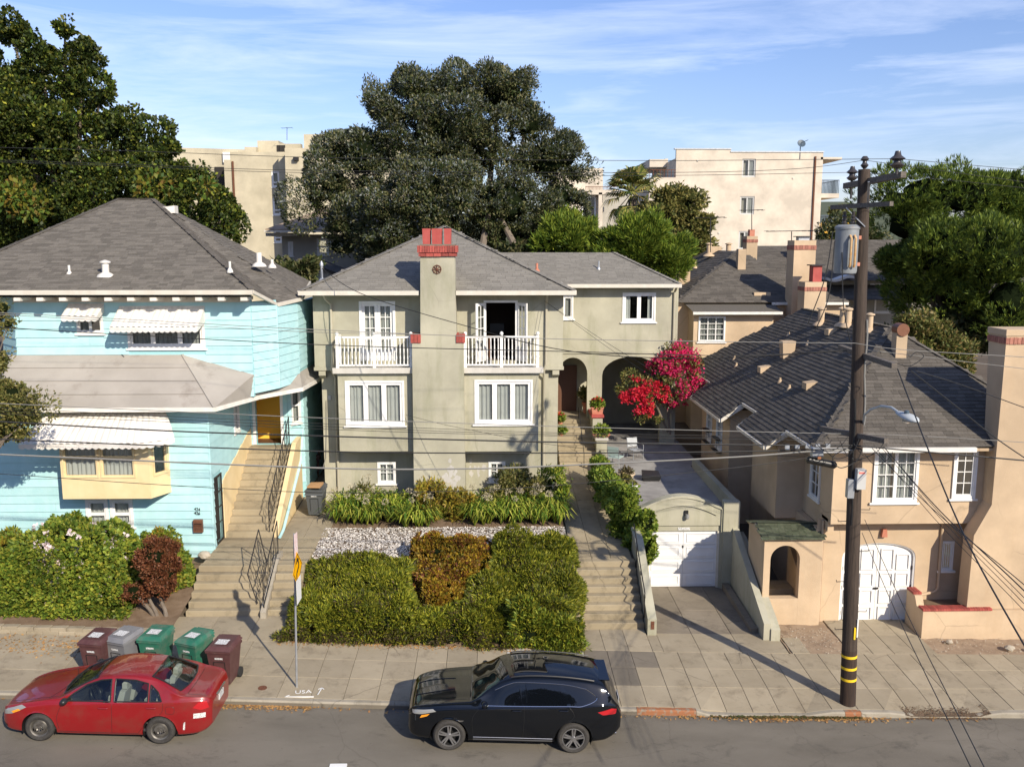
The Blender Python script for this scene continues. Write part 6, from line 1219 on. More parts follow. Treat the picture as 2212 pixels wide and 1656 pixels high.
for i in range(24): x = lerp(a, b, i/23); MB().box(x, x+.03, 85.2, 85.24, c, d).build('baluster', M_['rust'], ae)
MB().box(a, b, 85.2, 85.24, d, d+.05).build('rail', M_['rust'], ae)
for (x0, x1, Yb_, zz) in ((T2(236, 92, 553, 100)[0], xs_, YR, d_top), (xs_, T2(553, 108, 1062, 700)[1], YR, d2)): MB().box(x0-.05, x1+.05, Yb_-.08, Yb_+.45, zz, zz+.12).build('parapet_cap', M_['galv'], ab)
for i, q in enumerate(((360, 150), (360, 360), (900, 250), (480, 560))): v = T2(q[0], q[1], q[0]+9, q[1]+9); MB().box(v[0], v[1], YR-.08, YR-.001, v[2], v[3]).build('wall_vent', M_['gutter_paint'], ab)
# house in the shade left of the big tree
hc = thing('grey_house', 'shaded grey house with a pale flat roof under the left side of the big tree', 'house', (-14, 58, 4)); YH = 56
def L3(*a): return RY(YH, *gl(*a))
a, b, c, d = L3(1058, 1115, 1640, 1400); wins3 = [L3(1120, 1190, 1172, 1340), L3(1418, 1155, 1540, 1330)]
wall(FY(YH), a, b+3, 2, d, wins3, M_['stucco_grey'], hc)
for w in wins3: window(hc, FY(YH), *w, mid=.5, fw=.1, sw=.06, rec=-.02)
a, b, c, d = L3(1035, 1075, 1600, 1112); o = MB(); o.prism([(a-.6, YH-1.2, d-.05), (b+4, YH-1.2, d-.05), (b+4, YH+6, d+1.4), (a+1.5, YH+6, d+1.4)], (0, 0, .12)); o.build('roof', M_['dry_soil'], hc); MB().box(a-.65, b+4, YH-1.3, YH-1.201, c+.1, d).build('fascia', M_['gutter_paint'], hc); a, b, c, d = L3(920, 1100, 1060, 1135); MB().box(a, b+1, YH-.8, YH+3, c, d).build('porch_roof', M_['gutter_paint'], hc)
s2_ = thing('shed', 'low dark-roofed shed in front of the shaded grey house', 'shed', (-11, 50, 3)); a, b, c, d = RY(50, *gl(1110, 1380, 1600, 1560)); MB().prism([(a, 50, 5), (b+1, 50, 5), (b+1, 50, c), ((a+b)/2-.6, 50, d-.1), (a, 50, c+.1)], (0, 4, 0)).build('wall', M_['stucco_grey'], s2_); m = MB(); m.hexa([(a-.3, 49.7, c), ((a+b)/2-.6, 49.7, d-.05), ((a+b)/2-.6, 54.3, d-.05), (a-.3, 54.3, c), (a-.3, 49.7, c+.12), ((a+b)/2-.6, 49.7, d+.1), ((a+b)/2-.6, 54.3, d+.1), (a-.3, 54.3, c+.12)]); m.hexa([((a+b)/2-.59, 49.7, d-.05), (b+1.3, 49.7, c-.3), (b+1.3, 54.3, c-.3), ((a+b)/2-.59, 54.3, d-.05), ((a+b)/2-.59, 49.7, d+.1), (b+1.3, 49.7, c-.15), (b+1.3, 54.3, c-.15), ((a+b)/2-.59, 54.3, d+.1)]); m.build('roof', M_['roof_base'], s2_)
# rooftop aerials
def aerial(px, py0, py1, Y, lb, w=1.2, n=6):
    a, b = PY(px, py1, Y), PY(px, py0, Y); t = thing('aerial', lb, 'aerial', tuple(a), 0, 'television aerials on the roofs'); MB().tube([a, b], .025, 5).build('mast', M_['iron'], t); MB().tube([b+Vector((-w/2, 0, 0)), b+Vector((w/2, 0, .05))], .018, 4).build('boom', M_['iron'], t)
    k = MB()
    for i in range(n): x = lerp(-w/2, w/2, i/(n-1)); MB().tube([b+Vector((x, -.35, .02)), b+Vector((x, .35, .02))], .012, 4).build('element', M_['iron'], t)
aerial(1535, 471, 545, 50, 'thin aerial with a scrolled end left of the cream apartment windows', 1.6); aerial(1624, 455, 497, 52, 'thin aerial standing above the small brick-banded chimney', 1.3); aerial(1710, 500, 565, 46, 'broad aerial beside the tall beige chimney', 2.6, 9)
aerial(620, 277, 303, 88, 'small aerial on top of the tan stepped apartment block', 1.0, 3)
# ================================================================== UTILITY POLE, LAMP, WIRES
YPo = 20.74
pb, pt_ = PY(1831, 1524, YPo), PY(1867, 366, YPo)
po = thing('utility_pole', 'tall weathered wooden utility pole with yellow bands, a transformer and crossarms', 'pole', tuple(pb))
def pole_at(py): t = (py-1524)/(366-1524); return PY(lerp(1831, 1867, t), py, YPo)
def prad(py): return lerp(.185, .13, (1524-py)/1158)
ys_ = [1530, 1475, 1400]; MB().tube([pole_at(y) for y in ys_], [prad(y)+.003 for y in ys_], 20).build('pole_butt', M_['pole_tar'], po, smooth=True)
ys_ = [1400, 1100, 800, 500, 366]; MB().tube([pole_at(y) for y in ys_], [prad(y) for y in ys_], 20).build('shaft', M_['pole_wood'], po, smooth=True)
for y in (1414, 1439, 1463): MB().tube([pole_at(y+2.6), pole_at(y-2.6)], prad(y)+.008, 20).build('yellow_band', M_['band_yellow'], po, smooth=True)
p = pole_at(1365); MB().box(p.x+.02, p.x+.06, YPo-.2, YPo-.17, p.z-.1, p.z+.2).build('pole_tag', M_['band_yellow'], po); MB().box(p.x+.09, p.x+.12, YPo-.19, YPo-.15, p.z-.05, p.z+.4).build('pole_tag', M_['sign_white'], po)
def arm(pl, Yl, pr, Yr, w=.12, h=.13, off=0):
    a, b = PY(*pl, Yl), PY(*pr, Yr); o = MB().beam(a, b, w, h).build('crossarm', M_['arm_wood'], po); return a, b
def insul(p, r=.13, h=.34):
    return MB().lathe([(.03, -.12), (.03, 0), (r*.6, .02), (r, .07), (r*.55, .12), (r*.5, .16), (r*1.1, .2), (r*.5, .27), (r*.35, h)], 16, p).build('insulator', M_['porcelain'], po, smooth=True)
A1 = arm((1826, 402), 21.8, (1952, 377), 19.2); A2 = arm((1797, 448), 21.5, (1926, 440), 19.7, .1, .1); A3 = arm((1815, 750), 22.0, (1932, 790), 19.2, .12, .12); A4 = arm((1775, 925), 22.0, (1915, 952), 19.7, .12, .12)
I1 = A1[0]+Vector((.15, 0, .12)); I2 = A1[1]+Vector((-.15, 0, .12)); insul(I1); insul(I2, .15, .36); top = pole_at(366); insul(top+Vector((0, 0, .02)), .09, .2)
MB().beam(A1[1]-Vector((.4, -.8, .1)), pole_at(452)+Vector((.05, -.12, 0)), .04, .02).build('brace', M_['galv'], po); MB().beam(A1[0]+Vector((.25, -.3, -.08)), pole_at(425)+Vector((-.05, 0, 0)), .04, .02).build('brace', M_['galv'], po); MB().beam(A2[1]-Vector((.6, -1.0, .05)), pole_at(490)+Vector((.0, -.14, 0)), .04, .02).build('brace', M_['galv'], po)
MB().tube([A1[0]+Vector((.15, 0, -.3)), A1[0]+Vector((.15, 0, 0))], .025, 6).build('pin', M_['porcelain'], po)
tc = PY(1828, 540, 20.5); zt0, zt1 = PY(1828, 590, 20.5).z, PY(1828, 490, 20.5).z
tr = MB(); tr.lathe([(.24, 0), (.255, .05), (.255, zt1-zt0-.06), (.275, zt1-zt0-.05), (.275, zt1-zt0), (.2, zt1-zt0+.05)], 24, (tc.x, 20.5, zt0)); tro = tr.build('transformer', M_['transformer_grey'], po, smooth=True)
for dx in (-.03, .07): MB().tube([(tc.x+dx, 20.2, zt0+.15), (tc.x+dx, 20.16, zt0+.2), (tc.x+dx, 20.16, zt0+.78), (tc.x+dx, 20.24, zt0+.84)], .028, 8).build('cooling_pipe', M_['rust_pipe'], tro, smooth=True)
for dx in (-.08, .12): MB().lathe([(.03, 0), (.06, .05), (.035, .08), (.06, .12), (.035, .15), (.055, .19), (.03, .22), (.04, .3)], 12, (tc.x+dx, 20.5, zt1+.04)).build('bushing', M_['porcelain'], tro, smooth=True)
for z in (zt0+.2, zt0+.8): MB().box(tc.x+.26, pole_at(540).x-.1, 20.55, 20.68, z-.04, z+.04).build('bracket', M_['terracotta'], po)
for (x0, y0, x1, y1), Y, m_ in (((1852, 1014, 1871, 1057), 20.42, 'box_grey'), ((1832, 1036, 1846, 1076), 20.5, 'galv')):
    a, b, c, d = RY(Y, x0, y0, x1, y1); o = MB().box(a, b, Y, Y+.16, c, d, .012).build('equipment_box', M_[m_], po)
    if m_ == 'box_grey': MB().box(a+.03, b-.03, Y-.004, Y-.001, d-.1, d-.06).build('label', M_['marking_pink'], o)
for i, y in enumerate((1125, 1190, 1255, 1320, 1358, 1100)):
    p = pole_at(y); s = 1 if i % 2 else -1; MB().tube([p+Vector((s*.12, 0, 0)), p+Vector((s*.38, -.02, 0)), p+Vector((s*.38, -.02, .05))], .01, 5).build('pole_step', M_['iron'], po)
for y0, y1, dx, m_ in ((690, 900, .12, 'cable_grey'), (860, 1130, -.1, 'cable')):
    MB().tube([pole_at(lerp(y0, y1, t))+Vector((dx+.02*sin(9*t), -prad(900)*.8, 0)) for t in np.linspace(0, 1, 8)], .022, 6).build('riser_cable', M_[m_], po)
la = thing('street_lamp', 'grey cobra-head street lamp on a curved arm fixed to the utility pole', 'lamp', tuple(pole_at(915)))
arm_ = [pole_at(915)+Vector((.15, -.05, 0)), PY(1868, 896, 20.3), PY(1882, 884, 19.9), PY(1904, 877, 19.5), PY(1926, 880, 19.1), PY(1945, 893, 18.8)]
MB().tube(arm_, .03, 8).build('lamp_arm', M_['lamp_grey'], la, smooth=True); pL = PY(1960, 900, 18.6); d_ = (arm_[-1]-arm_[-2]).normalized()
k = MB(Matrix.Translation(pL) @ Vector((d_.x, d_.y, -.12)).to_track_quat('X', 'Z').to_matrix().to_4x4())
prof = [(-.36, .03), (-.3, .08), (-.15, .12), (.05, .15), (.22, .13), (.32, .06), (.35, .01)]; vs = []; fs = []; n = 14
for x, r in prof:
    for j in range(n): a = 2*pi*j/n; vs.append((x, r*cos(a), r*.55*sin(a)))
for i in range(len(prof)-1):
    for j in range(n): fs.append((i*n+j, i*n+(j+1) % n, (i+1)*n+(j+1) % n, (i+1)*n+j))
fs.append(tuple(range(n))); fs.append(tuple((len(prof)-1)*n+j for j in range(n))); k.add(vs, fs); k.build('lamp_head', M_['lamp_grey'], la, smooth=True)
MB().lathe([(.05, 0), (.05, .06), (.02, .07)], 10, pL+Vector((-.02, 0, .07))).build('photocell', M_['balcony_metal'], la)
MB().lathe([(.02, -.14), (.1, -.1), (.11, -.05)], 12, pL).build('lamp_lens', M_['lamp_clear'], la, smooth=True)
# splice case hanging on the telephone strand
sp_ = thing('splice_case', 'black cable splice case hanging from the telephone strand left of the pole', 'splice case', tuple(PY(1775, 990, 20.9)))
a, b = PY(1742, 992, 20.9), PY(1806, 1005, 20.9); MB().tube([a, a.lerp(b, .03), a.lerp(b, .05), b.lerp(a, .05), b.lerp(a, .03), b], [.05, .05, .09, .09, .06, .06], 12).build('case', M_['plastic_black'], sp_, smooth=True)
q = PY(1764, 975, 20.9); MB().box(q.x-.13, q.x+.13, 20.8, 20.98, q.z-.1, q.z+.1, .02).build('terminal_box', M_['galv'], sp_); q = PY(1769, 988, 20.8); MB().box(q.x-.04, q.x+.04, 20.76, 20.8, q.z-.03, q.z+.03).build('orange_tag', M_['orange_kerb'], sp_)
q = PY(1700, 965, 20.7); tag(MB().box(q.x-.03, q.x+.05, 20.66, 20.7, q.z-.05, q.z+.06).build('cable_tag', M_['sign_yellow'].copy()), 'small blue tag clipped to the telephone cable', 'tag')
bl = mat('tag_blue', (.02, .25, .5)); bpy.data.objects['cable_tag'].data.materials[0] = bl
NW = 0
def wire(label, pts, r=.008, m_='cable', group='overhead wires', closed=False):
    """pts: (px, py, Y) or vectors; a smooth curve through them"""
    P = [PY(*p) if not isinstance(p, Vector) else p for p in pts]; out = []
    for i in range(len(P)-1):
        p0, p1, p2, p3 = P[max(i-1, 0)], P[i], P[i+1], P[min(i+2, len(P)-1)]
        for k in range(8):
            t = k/8; out.append(.5*((2*p1)+(p2-p0)*t+(2*p0-5*p1+4*p2-p3)*t*t+(3*p1-p0-3*p2+p3)*t**3))
    out.append(P[-1]); o = MB().tube(out, r, 5).build('wire', M_[m_]); return tag(o, label, 'wire', group)
YW_ = YPo
wire('topmost power line, crossing the maple and the big tree to the right-hand insulator', [(-60, 317, 19.3), (300, 327, 19.3), (720, 341, 19.3), (1368, 347, 19.3), (1720, 345, 19.3), I2+Vector((0, 0, .2))], .006)
wire('top power line running right from the right-hand insulator over the pine', [I2+Vector((0, 0, .2)), (2212, 367, 19.4), (2300, 376, 19.4)], .006)
wire('second power line, fixed to the top of the pole from the left', [(-60, 344, YW_), (300, 356, YW_), (648, 368, YW_), (1368, 373, YW_), (1700, 366, YW_), top+Vector((0, 0, .2))], .006)
wire('power line running right from the top of the pole over the pine', [top+Vector((0, 0, .2)), (2212, 393, YW_), (2300, 404, YW_)], .006)
wire('third power line, ending on the left-hand insulator of the top crossarm', [(-60, 348, 21.7), (300, 360, 21.7), (648, 373, 21.7), (1368, 379.5, 21.7), I1+Vector((0, 0, .2))], .006)
wire('third power line running right from the left-hand insulator', [I1+Vector((0, 0, .2)), (2000, 384, 21.7), (2212, 406, 21.7), (2300, 414, 21.7)], .006)
wire('pale secondary line passing the balconies and the bougainvillea to the middle crossarm', [(-60, 672, 20.2), (300, 691, 20.2), (646, 710, 20.2), (1100, 729, 20.2), (1500, 737, 20.2), (1846, 741, 20.2)], .008, 'cable_grey')
wire('pale secondary line just below the first, running into the blue house side', [(-60, 676, 20.4), (300, 696, 20.4), (646, 716, 20.4), (900, 722, 20.4)], .007, 'cable_grey')
wire('pale secondary line running right from the middle crossarm over the dark roof', [(1846, 741, 20.2), (1950, 755, 20), (2212, 771, 20), (2300, 776, 20)], .008, 'cable_grey')
wire('lower pale secondary line at the right, over the dark roof', [(1875, 756, 20.2), (2212, 796, 20), (2300, 806, 20)], .007, 'cable_grey')
wire('black line crossing in front of the awnings and both balconies to the middle crossarm', [(-60, 700, 20.6), (33, 709, 20.6), (684, 744, 20.6), (1224, 759, 20.6), (1584, 768, 20.6), (1820, 757, 20.6)], .010)
wire('thin line above the telephone cables, in front of the yellow door', [(-60, 868, 20.9), (0, 871, 20.9), (684, 902, 20.9), (1152, 919, 20.9), (1584, 931, 20.9), (1843, 937, 20.9)], .009, 'cable_grey')
wire('thin telephone line continuing right past the street lamp', [(1843, 937, 20.9), (1980, 941, 20.9), (2212, 955, 20.9), (2300, 961, 20.9)], .008, 'cable_grey')
for i, (d, e) in enumerate(((0, 0), (6, 4), (12, 7))):
    wire(('upper', 'middle', 'lower')[i]+' one of three close thin lines just below the bay windows', [(-60, 878+d, 21+.1*i), (0, 881+d, 21+.1*i), (684, 914+d, 21+.1*i), (1152, 933+e, 21+.1*i), (1584, 941+e, 21+.1*i), (1838, 946+e, 21+.1*i)], .006)
wire('thick black telephone cable crossing the white awning and the bay walls', [(-60, 907, 20.5), (0, 910, 20.5), (359, 930, 20.5), (684, 941, 20.5), (1152, 953.5, 20.5), (1584, 960, 20.5), (1841, 962, 20.5)], .018)
wire('second thick black cable, at the foot of the bays', [(-60, 945, 20.6), (0, 948, 20.6), (684, 974, 20.6), (1152, 978, 20.6), (1584, 975, 20.6), (1841, 968, 20.6)], .016)
wire('thick lashed grey cable, lowest of the heavy ones, dipping across the small windows', [(-60, 979, 20.4), (0, 981, 20.4), (684, 1010, 20.4), (1000, 1012, 20.4), (1224, 1004.6, 20.4), (1584, 987, 20.4), (1745, 975, 20.5), (1841, 972, 20.5)], .02, 'cable_grey')
wire('heavy cable running right from the pole below the window tops', [(1845, 962, 20.5), (1960, 972, 20.4), (2212, 994, 20.4), (2300, 1001, 20.4)], .018)
wire('lowest single line, passing over the house numbers and the flower bed', [(-60, 1022, 20.3), (16, 1024, 20.3), (340, 1046, 20.3), (684, 1063, 20.3), (1005, 1059, 20.3), (1260, 1043, 20.3), (1584, 1010, 20.3), (1743, 989, 20.5)], .008)
wire('black service drop from the mast on the green roof to the pole', [WEATHERHEAD, (780, 634, 29.5), (1000, 702, 26.5), (1224, 757, 24), (1500, 774, 22), (1830, 757, 20.9)], .012)
for i, (x, y) in enumerate(((1176, 650), (1182, 654))):
    wire(('upper', 'lower')[i]+' thin telephone drop slanting from under the green eave to the pole', [PY(x, y, 31.7), (1330+6*i, 752+14*i, 27.5), (1500, 850+14*i, 24), (1745, 983, 20.9)], .006)
wire('thin drop from beside the left bay window to the pole', [PY(877, 896, 31.2), (1000, 925, 29), (1260, 968, 25.5), (1743, 986, 20.9)], .006)
wire('thick black twisted service cable swinging down from the pole to the right', [PY(1939, 797, 19.2), (1990, 932, 17), (2049, 1080, 15), (2110, 1210, 13.4), (2212, 1392, 11.6), (2290, 1520, 10.6)], .014)
for i, (a_, b_, r) in enumerate((((1909, 965), (2212, 1275), .011), ((1912, 968), (2212, 1290), .006), ((1906, 968), (2212, 1303), .006), ((1890, 965), (2212, 1318), .006), ((1884, 968), (2212, 1262), .008))):
    a = PY(*a_, 20.6); b = PY(*b_, 13.5); m_ = a.lerp(b, .5)-Vector((0, 0, .12)); wire(('thickest of the', 'thin upper', 'thin middle', 'thin lower', 'topmost of the')[i]+' black drops fanning down to the right from the pole', [a, m_, b, b+(b-a)*.35], r)
for i, (a_, b_) in enumerate((((1862, 1150), (2097, 1656)), ((1868, 1122), (2126, 1656)))):
    a = PY(*a_, 20.6); b = PY(*b_, 9); m_ = a.lerp(b, .5)-Vector((0, 0, .1)); wire(('left', 'right')[i]+' one of two thin lines dropping steeply from the pole across the street', [a, m_, b, b+(b-a)*.3], .007)
wire('service drop from the pole to the mast on the right of the dark roof', [PY(1977, 800, 19.6), (2080, 832, 21), (2212, 880, 22), (2300, 910, 22.5)], .012)
wire('black service cable passing over the shingle roof to the lower right', [PY(1967, 800, 19.6), (2060, 873, 20), (2150, 945, 20), (2230, 1000, 20), (2300, 1050, 20)], .014)
for i, (x0, y0, x1, y1, x2, y2) in enumerate(((1799, 500, 1782, 600, 1745, 700), (1803, 520, 1790, 640, 1760, 715), (1819, 545, 1822, 660, 1836, 735))):
    wire(('left', 'middle', 'right')[i]+' one of three loops hanging from the transformer to the wires below', [PY(x0, y0, 20.3), PY(x1, y1, 20.2), PY(x2, y2, 20.3)], .012, group='transformer leads')
wire('tangle of cable looped at the telephone crossarm', [PY(1850, 960, 20.5), PY(1800, 985, 20.4), PY(1815, 1010, 20.4), PY(1850, 995, 20.4), PY(1862, 970, 20.4)], .012, group='cable loops at the pole'); wire('loop of cable beside the upper crossarm bracket', [PY(1930, 782, 19.4), PY(1965, 790, 19.3), PY(1995, 770, 19.3), PY(1980, 760, 19.3), PY(1965, 772, 19.3)], .009, group='cable loops at the pole')
rc = random.Random(4)
for i in range(7):
    x, y = 1772+i*21, rc.uniform(945, 985); Yc = rc.uniform(20.1, 20.6); w, h_ = rc.uniform(15, 40), rc.uniform(8, 30)
    wire(('leftmost', 'second', 'third', 'fourth', 'fifth', 'sixth', 'rightmost')[i]+' of the short drooping cable loops bunched at the telephone crossarm', [PY(x-w, y, Yc), PY(x-w*.3, y+h_, Yc), PY(x+w*.5, y+h_*.7, Yc-.05), PY(x+w, y-4, Yc)], .009, group='short cable loops at the telephone crossarm')
for i in range(5):
    x = 1700+i*22; p = PY(x, lerp(966, 963, i/4), 20.5); tag(MB().box(p.x-.05, p.x+.05, 20.47, 20.53, p.z-.03, p.z+.05, .005).build('cable_clamp', M_['galv']), ('leftmost', 'second', 'middle', 'fourth', 'rightmost')[i]+' small metal clamp in the row on the telephone cable left of the pole', 'clamp', 'clamps on the telephone cable')
# ---- sign post
S0 = PZ(641, 1483, .53); Ys = S0.y; sg = thing('sign_post', 'galvanised post with a yellow diamond curve sign seen nearly edge-on', 'sign', tuple(S0)); stp = PY(637, 1205, Ys)
MB().tube([S0-Vector((0, 0, .05)), PY(635.5, 1152, Ys)], .026, 8).build('post', M_['galv'], sg, smooth=True); 
def plate(cx, cy, hw, hh, ang, m_, name, diamond=False, off=.05):
    c = PY(cx, cy, Ys); a = radians(ang); u = Vector((cos(a), sin(a), 0)); n = Vector((sin(a), -cos(a), 0)); c = c+n*off
    if diamond: pts = [c-u*hw, c-Vector((0, 0, hh)), c+u*hw, c+Vector((0, 0, hh))]
    else: pts = [c-u*hw-Vector((0, 0, hh)), c+u*hw-Vector((0, 0, hh)), c+u*hw+Vector((0, 0, hh)), c-u*hw+Vector((0, 0, hh))]
    o = MB().prism(pts, n*-.006).build(name, M_[m_], sg); return o, c, u, n
o, c, u, n = plate(638.5, 1228, .43, .43, 87, 'sign_yellow', 'warning_sign', True)
def band(o, pts, w, m_='black'):
    m = MB()
    for (a, b), (c1, d1) in zip(pts, pts[1:]): m.beam(c+u*a+n*.004+Vector((0, 0, b)), c+u*c1+n*.004+Vector((0, 0, d1)), .004, w, up=(u*(-(d1-b))+Vector((0, 0, c1-a))))
    m.build('arrow_symbol', M_[m_], o)
ed = MB(); 
band(o, [(-.38, 0), (0, -.38), (.38, 0), (0, .38), (-.38, 0)], .015); band(o, [(-.1, -.22), (-.1, -.08), (.1, .04), (.08, .16), (-.02, .24)], .06); band(o, [(-.1, .16), (.0, .26), (.1, .2)], .05)
plate(640.5, 1273, .23, .3, 89, 'sign_white', 'parking_sign', off=.06); plate(636, 1177, .1, .3, 80, 'sign_pink', 'street_sweeping_sign', off=.04)
# ================================================================== FOLIAGE
def _unit(v): return v/np.maximum(np.linalg.norm(v, axis=-1, keepdims=True), 1e-9)
def leaf_mesh(name, P, D, size, m_, asp=.5, flat=.5, seed=0, var=.4, bend=0):
    """P points, D growth directions; every leaf a four-cornered blade"""
    r = np.random.default_rng(seed); n = len(P); D = _unit(D+r.normal(0, flat, (n, 3))); T = _unit(np.cross(D, r.normal(0, 1, (n, 3)))); s = size*(1+r.uniform(-var, var, (n, 1)))
    A = P-D*s*.1; B = P+D*s*.45+T*s*asp*.5; C = P+D*s-np.array([0, 0, 1])*s*bend; E = P+D*s*.45-T*s*asp*.5
    V = np.stack([A, B, C, E], 1).reshape(-1, 3); return np_mesh(name, V, 4, m_)
def surf(blobs, n, seed, inner=.72, cull=.8, lo=-1):
    """points on the outside of a union of ellipsoids, with outward directions"""
    r = np.random.default_rng(seed); C = np.array([b[0] for b in blobs], np.float32); R = np.array([b[1] for b in blobs], np.float32); iR = 1/R; w = (R[:, 0]*R[:, 1]*R[:, 2]).astype(float)**(2/3); w /= w.sum(); P = []; D = []; got = 0; it = 0; B = min(n, 40000); c2 = cull*cull; rm = R.max(1)*cull
    while got < n and it < 60:
        k = r.choice(len(blobs), B, p=w); d = _unit(r.normal(0, 1, (B, 3))).astype(np.float32); rad = r.uniform(inner, 1.05, (B, 1)).astype(np.float32); p = C[k]+d*R[k]*rad; o = np.argsort(p[:, 2]); p, d, k = p[o], d[o], k[o]; z = p[:, 2]
        ok = d[:, 2] > lo; a = np.searchsorted(z, C[:, 2]-rm); b = np.searchsorted(z, C[:, 2]+rm)
        for j in range(len(blobs)):
            s_ = slice(a[j], b[j]); q = (p[s_]-C[j])*iR[j]; ok[s_] &= ~((np.einsum('ij,ij->i', q, q) < c2) & (k[s_] != j))
        P.append(p[ok]); D.append(d[ok]); got += int(ok.sum()); it += 1
    P = np.concatenate(P).astype(float); D = np.concatenate(D).astype(float); o = r.permutation(len(P))[:n]; return P[o], D[o]
def wob(P, k, seed):
    r = np.random.default_rng(seed); W = r.normal(0, 1, (12, 3))*k; ph = r.uniform(0, 2*pi, 12); return np.sin(P@W.T+ph).sum(1)/3.4
def ragged(P, D, r1, seed, amp=.5, hole=-.95):
    """break smooth lobes into uneven sprays with gaps between them"""
    P = P+D*(amp*r1*wob(P, 1.3/r1, seed)+amp*.5*r1*wob(P, 3.6/r1, seed+1))[:, None]; k = (wob(P, 2.0/r1, seed+2) > hole) & (wob(P, 5/r1, seed+3) > hole-.35); return P[k], D[k]
def pxblobs(Y, lst, dep=1.0):
    out = []
    for b in lst:
        cx, cy, rx = b[:3]; ry = b[3] if len(b) > 3 else rx; dy = b[4] if len(b) > 4 else 0; c = PY(cx, cy, Y+dy); s = (PY(cx+10, cy, Y+dy)-c).length/10; sv = (PY(cx, cy+10, Y+dy)-c).length/10
        out.append((tuple(c), (rx*s, (rx+ry)/2*s*dep, ry*sv)))
    return out
def clumps(env, n, r0, r1, seed, inner=.8):
    env = [(c, tuple(max(x*.5, x-.55*r1) for x in R)) for c, R in env]
    P, D = surf(env, n, seed, inner, .78); r = np.random.default_rng(seed+1); rr = r.uniform(r0, r1, n); return [(tuple(p), (q, q, q*.8)) for p, q in zip(P, rr)]
def crown(name, parent, env, ncl, r0, r1, nleaf, size, m_, seed, asp=.5, flat=.6, inner=.45, core=.72, updir=.0, name2='foliage', cull=.6, m2=None, f2=0, fill=0, amp=.5, hole=-.95):
    cl = clumps(env, ncl, r0, r1, seed); P, D = surf(cl, int(nleaf*1.25), seed+2, inner, cull); P, D = ragged(P, D, r1, seed+50, amp, hole)
    if fill: A, B = surf(env, fill, seed+70, .3, 0); A, B = ragged(A, B, r1, seed+60, .3, -1.4); A = A-B*.35; P = np.concatenate([P, A]); D = np.concatenate([D, B])
    D = D+np.array([0, 0, updir])
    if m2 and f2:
        r = np.random.default_rng(seed+3); s_ = r.random(len(P)) < f2*(D[:, 2] > 0.1); me = leaf_mesh(name2, P[s_], D[s_], size, M_[m2], asp, flat, seed+9); inst(name2, me, parent, Matrix()); P, D = P[~s_], D[~s_]  # paler leaves on upward sides only: sunlit tops put into the colour
    inst(name2, leaf_mesh(name2, P, D, size, M_[m_], asp, flat, seed), parent, Matrix())
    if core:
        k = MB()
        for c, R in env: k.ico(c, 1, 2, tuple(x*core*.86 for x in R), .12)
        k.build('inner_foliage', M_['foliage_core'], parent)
    return cl
def limbs(parent, base, targets, r0, seed=0, m_='bark', trunk=None, n=6, name='limb'):
    rr = random.Random(seed); base = Vector(base)
    for t in targets:
        t = Vector(t); mid = base.lerp(t, .5)+Vector((rr.uniform(-.3, .3), rr.uniform(-.3, .3), .35)); MB().tube([base, base.lerp(mid, .5)+Vector((0, 0, .15)), mid, mid.lerp(t, .6), t], [r0, r0*.8, r0*.6, r0*.35, r0*.12], n).build(name, M_[m_], parent, smooth=True)
# ---- big evergreen behind the green house
bt = thing('evergreen_tree', 'huge dense dark evergreen tree towering behind the green house', 'tree', (-.5, 48, 3)); YT = 48
env = pxblobs(YT, [(1080, 195, 78, 66), (900, 190, 70, 58), (985, 200, 75, 50, 1), (840, 235, 60, 55), (1140, 260, 52, 62), (970, 290, 165, 100), (790, 335, 78, 80), (1180, 345, 82, 75), (1225, 330, 40, 60), (735, 335, 55, 45, 1), (720, 395, 55, 50), (680, 425, 30, 34), (1200, 430, 66, 60), (760, 470, 70, 60), (950, 420, 150, 90, -2), (860, 470, 90, 80, -2), (1080, 440, 110, 80, -1), (740, 530, 50, 35), (820, 540, 60, 35), (1120, 520, 70, 35, 1)], .85)
crown('t', bt, env, 420, .4, 1.25, 185000, .15, 'leaf_oak', 11, .42, .65, .7, .6, .4, m2='leaf_oak_lit', f2=.3, cull=.9, fill=45000, amp=.42, hole=-1.25)
tb0 = (PY(985, 560, 49).x, 49, 3); limbs(bt, tb0, [e[0] for e in env[::2]], .38, 2); MB().tube([(tb0[0], 49, 2.4), (tb0[0]+.1, 49, 4), (tb0[0]+.2, 49, 7)], [.55, .45, .35], 12).build('trunk', M_['bark'], bt, smooth=True)
for i, (a, b) in enumerate((((1040, 545), (1060, 430)), ((1120, 545), (1080, 470)), ((955, 540), (940, 420)))): MB().tube([PY(*a, 46.2), PY(*b, 46.5)], [.2, .12], 8).build('limb', M_['bark'], bt, smooth=True)
# ---- maple at the left
mt_ = thing('maple_tree', 'tall broad-leaved tree at the left edge with a few golden patches, behind the blue house', 'tree', (-18, 43, 3)); YM = 43
env = pxblobs(YM, [(30, 75, 50, 40), (140, 65, 30, 34), (90, 120, 50, 45), (185, 105, 26, 36), (50, 190, 80, 70), (170, 190, 62, 60), (215, 205, 34, 36), (235, 280, 70, 60), (100, 300, 130, 100), (335, 325, 50, 52), (290, 380, 84, 66), (120, 420, 140, 90), (400, 400, 62, 60), (450, 455, 66, 52), (500, 462, 32, 36), (340, 470, 100, 60), (430, 500, 60, 36), (40, 500, 90, 60), (200, 500, 90, 50), (-20, 300, 90, 200)], .8)
crown('t', mt_, env, 480, .3, .95, 145000, .15, 'leaf_maple', 21, .75, .7, .7, .45, .2, cull=.84, m2='leaf_rose', f2=.13, fill=24000, hole=-1.15)
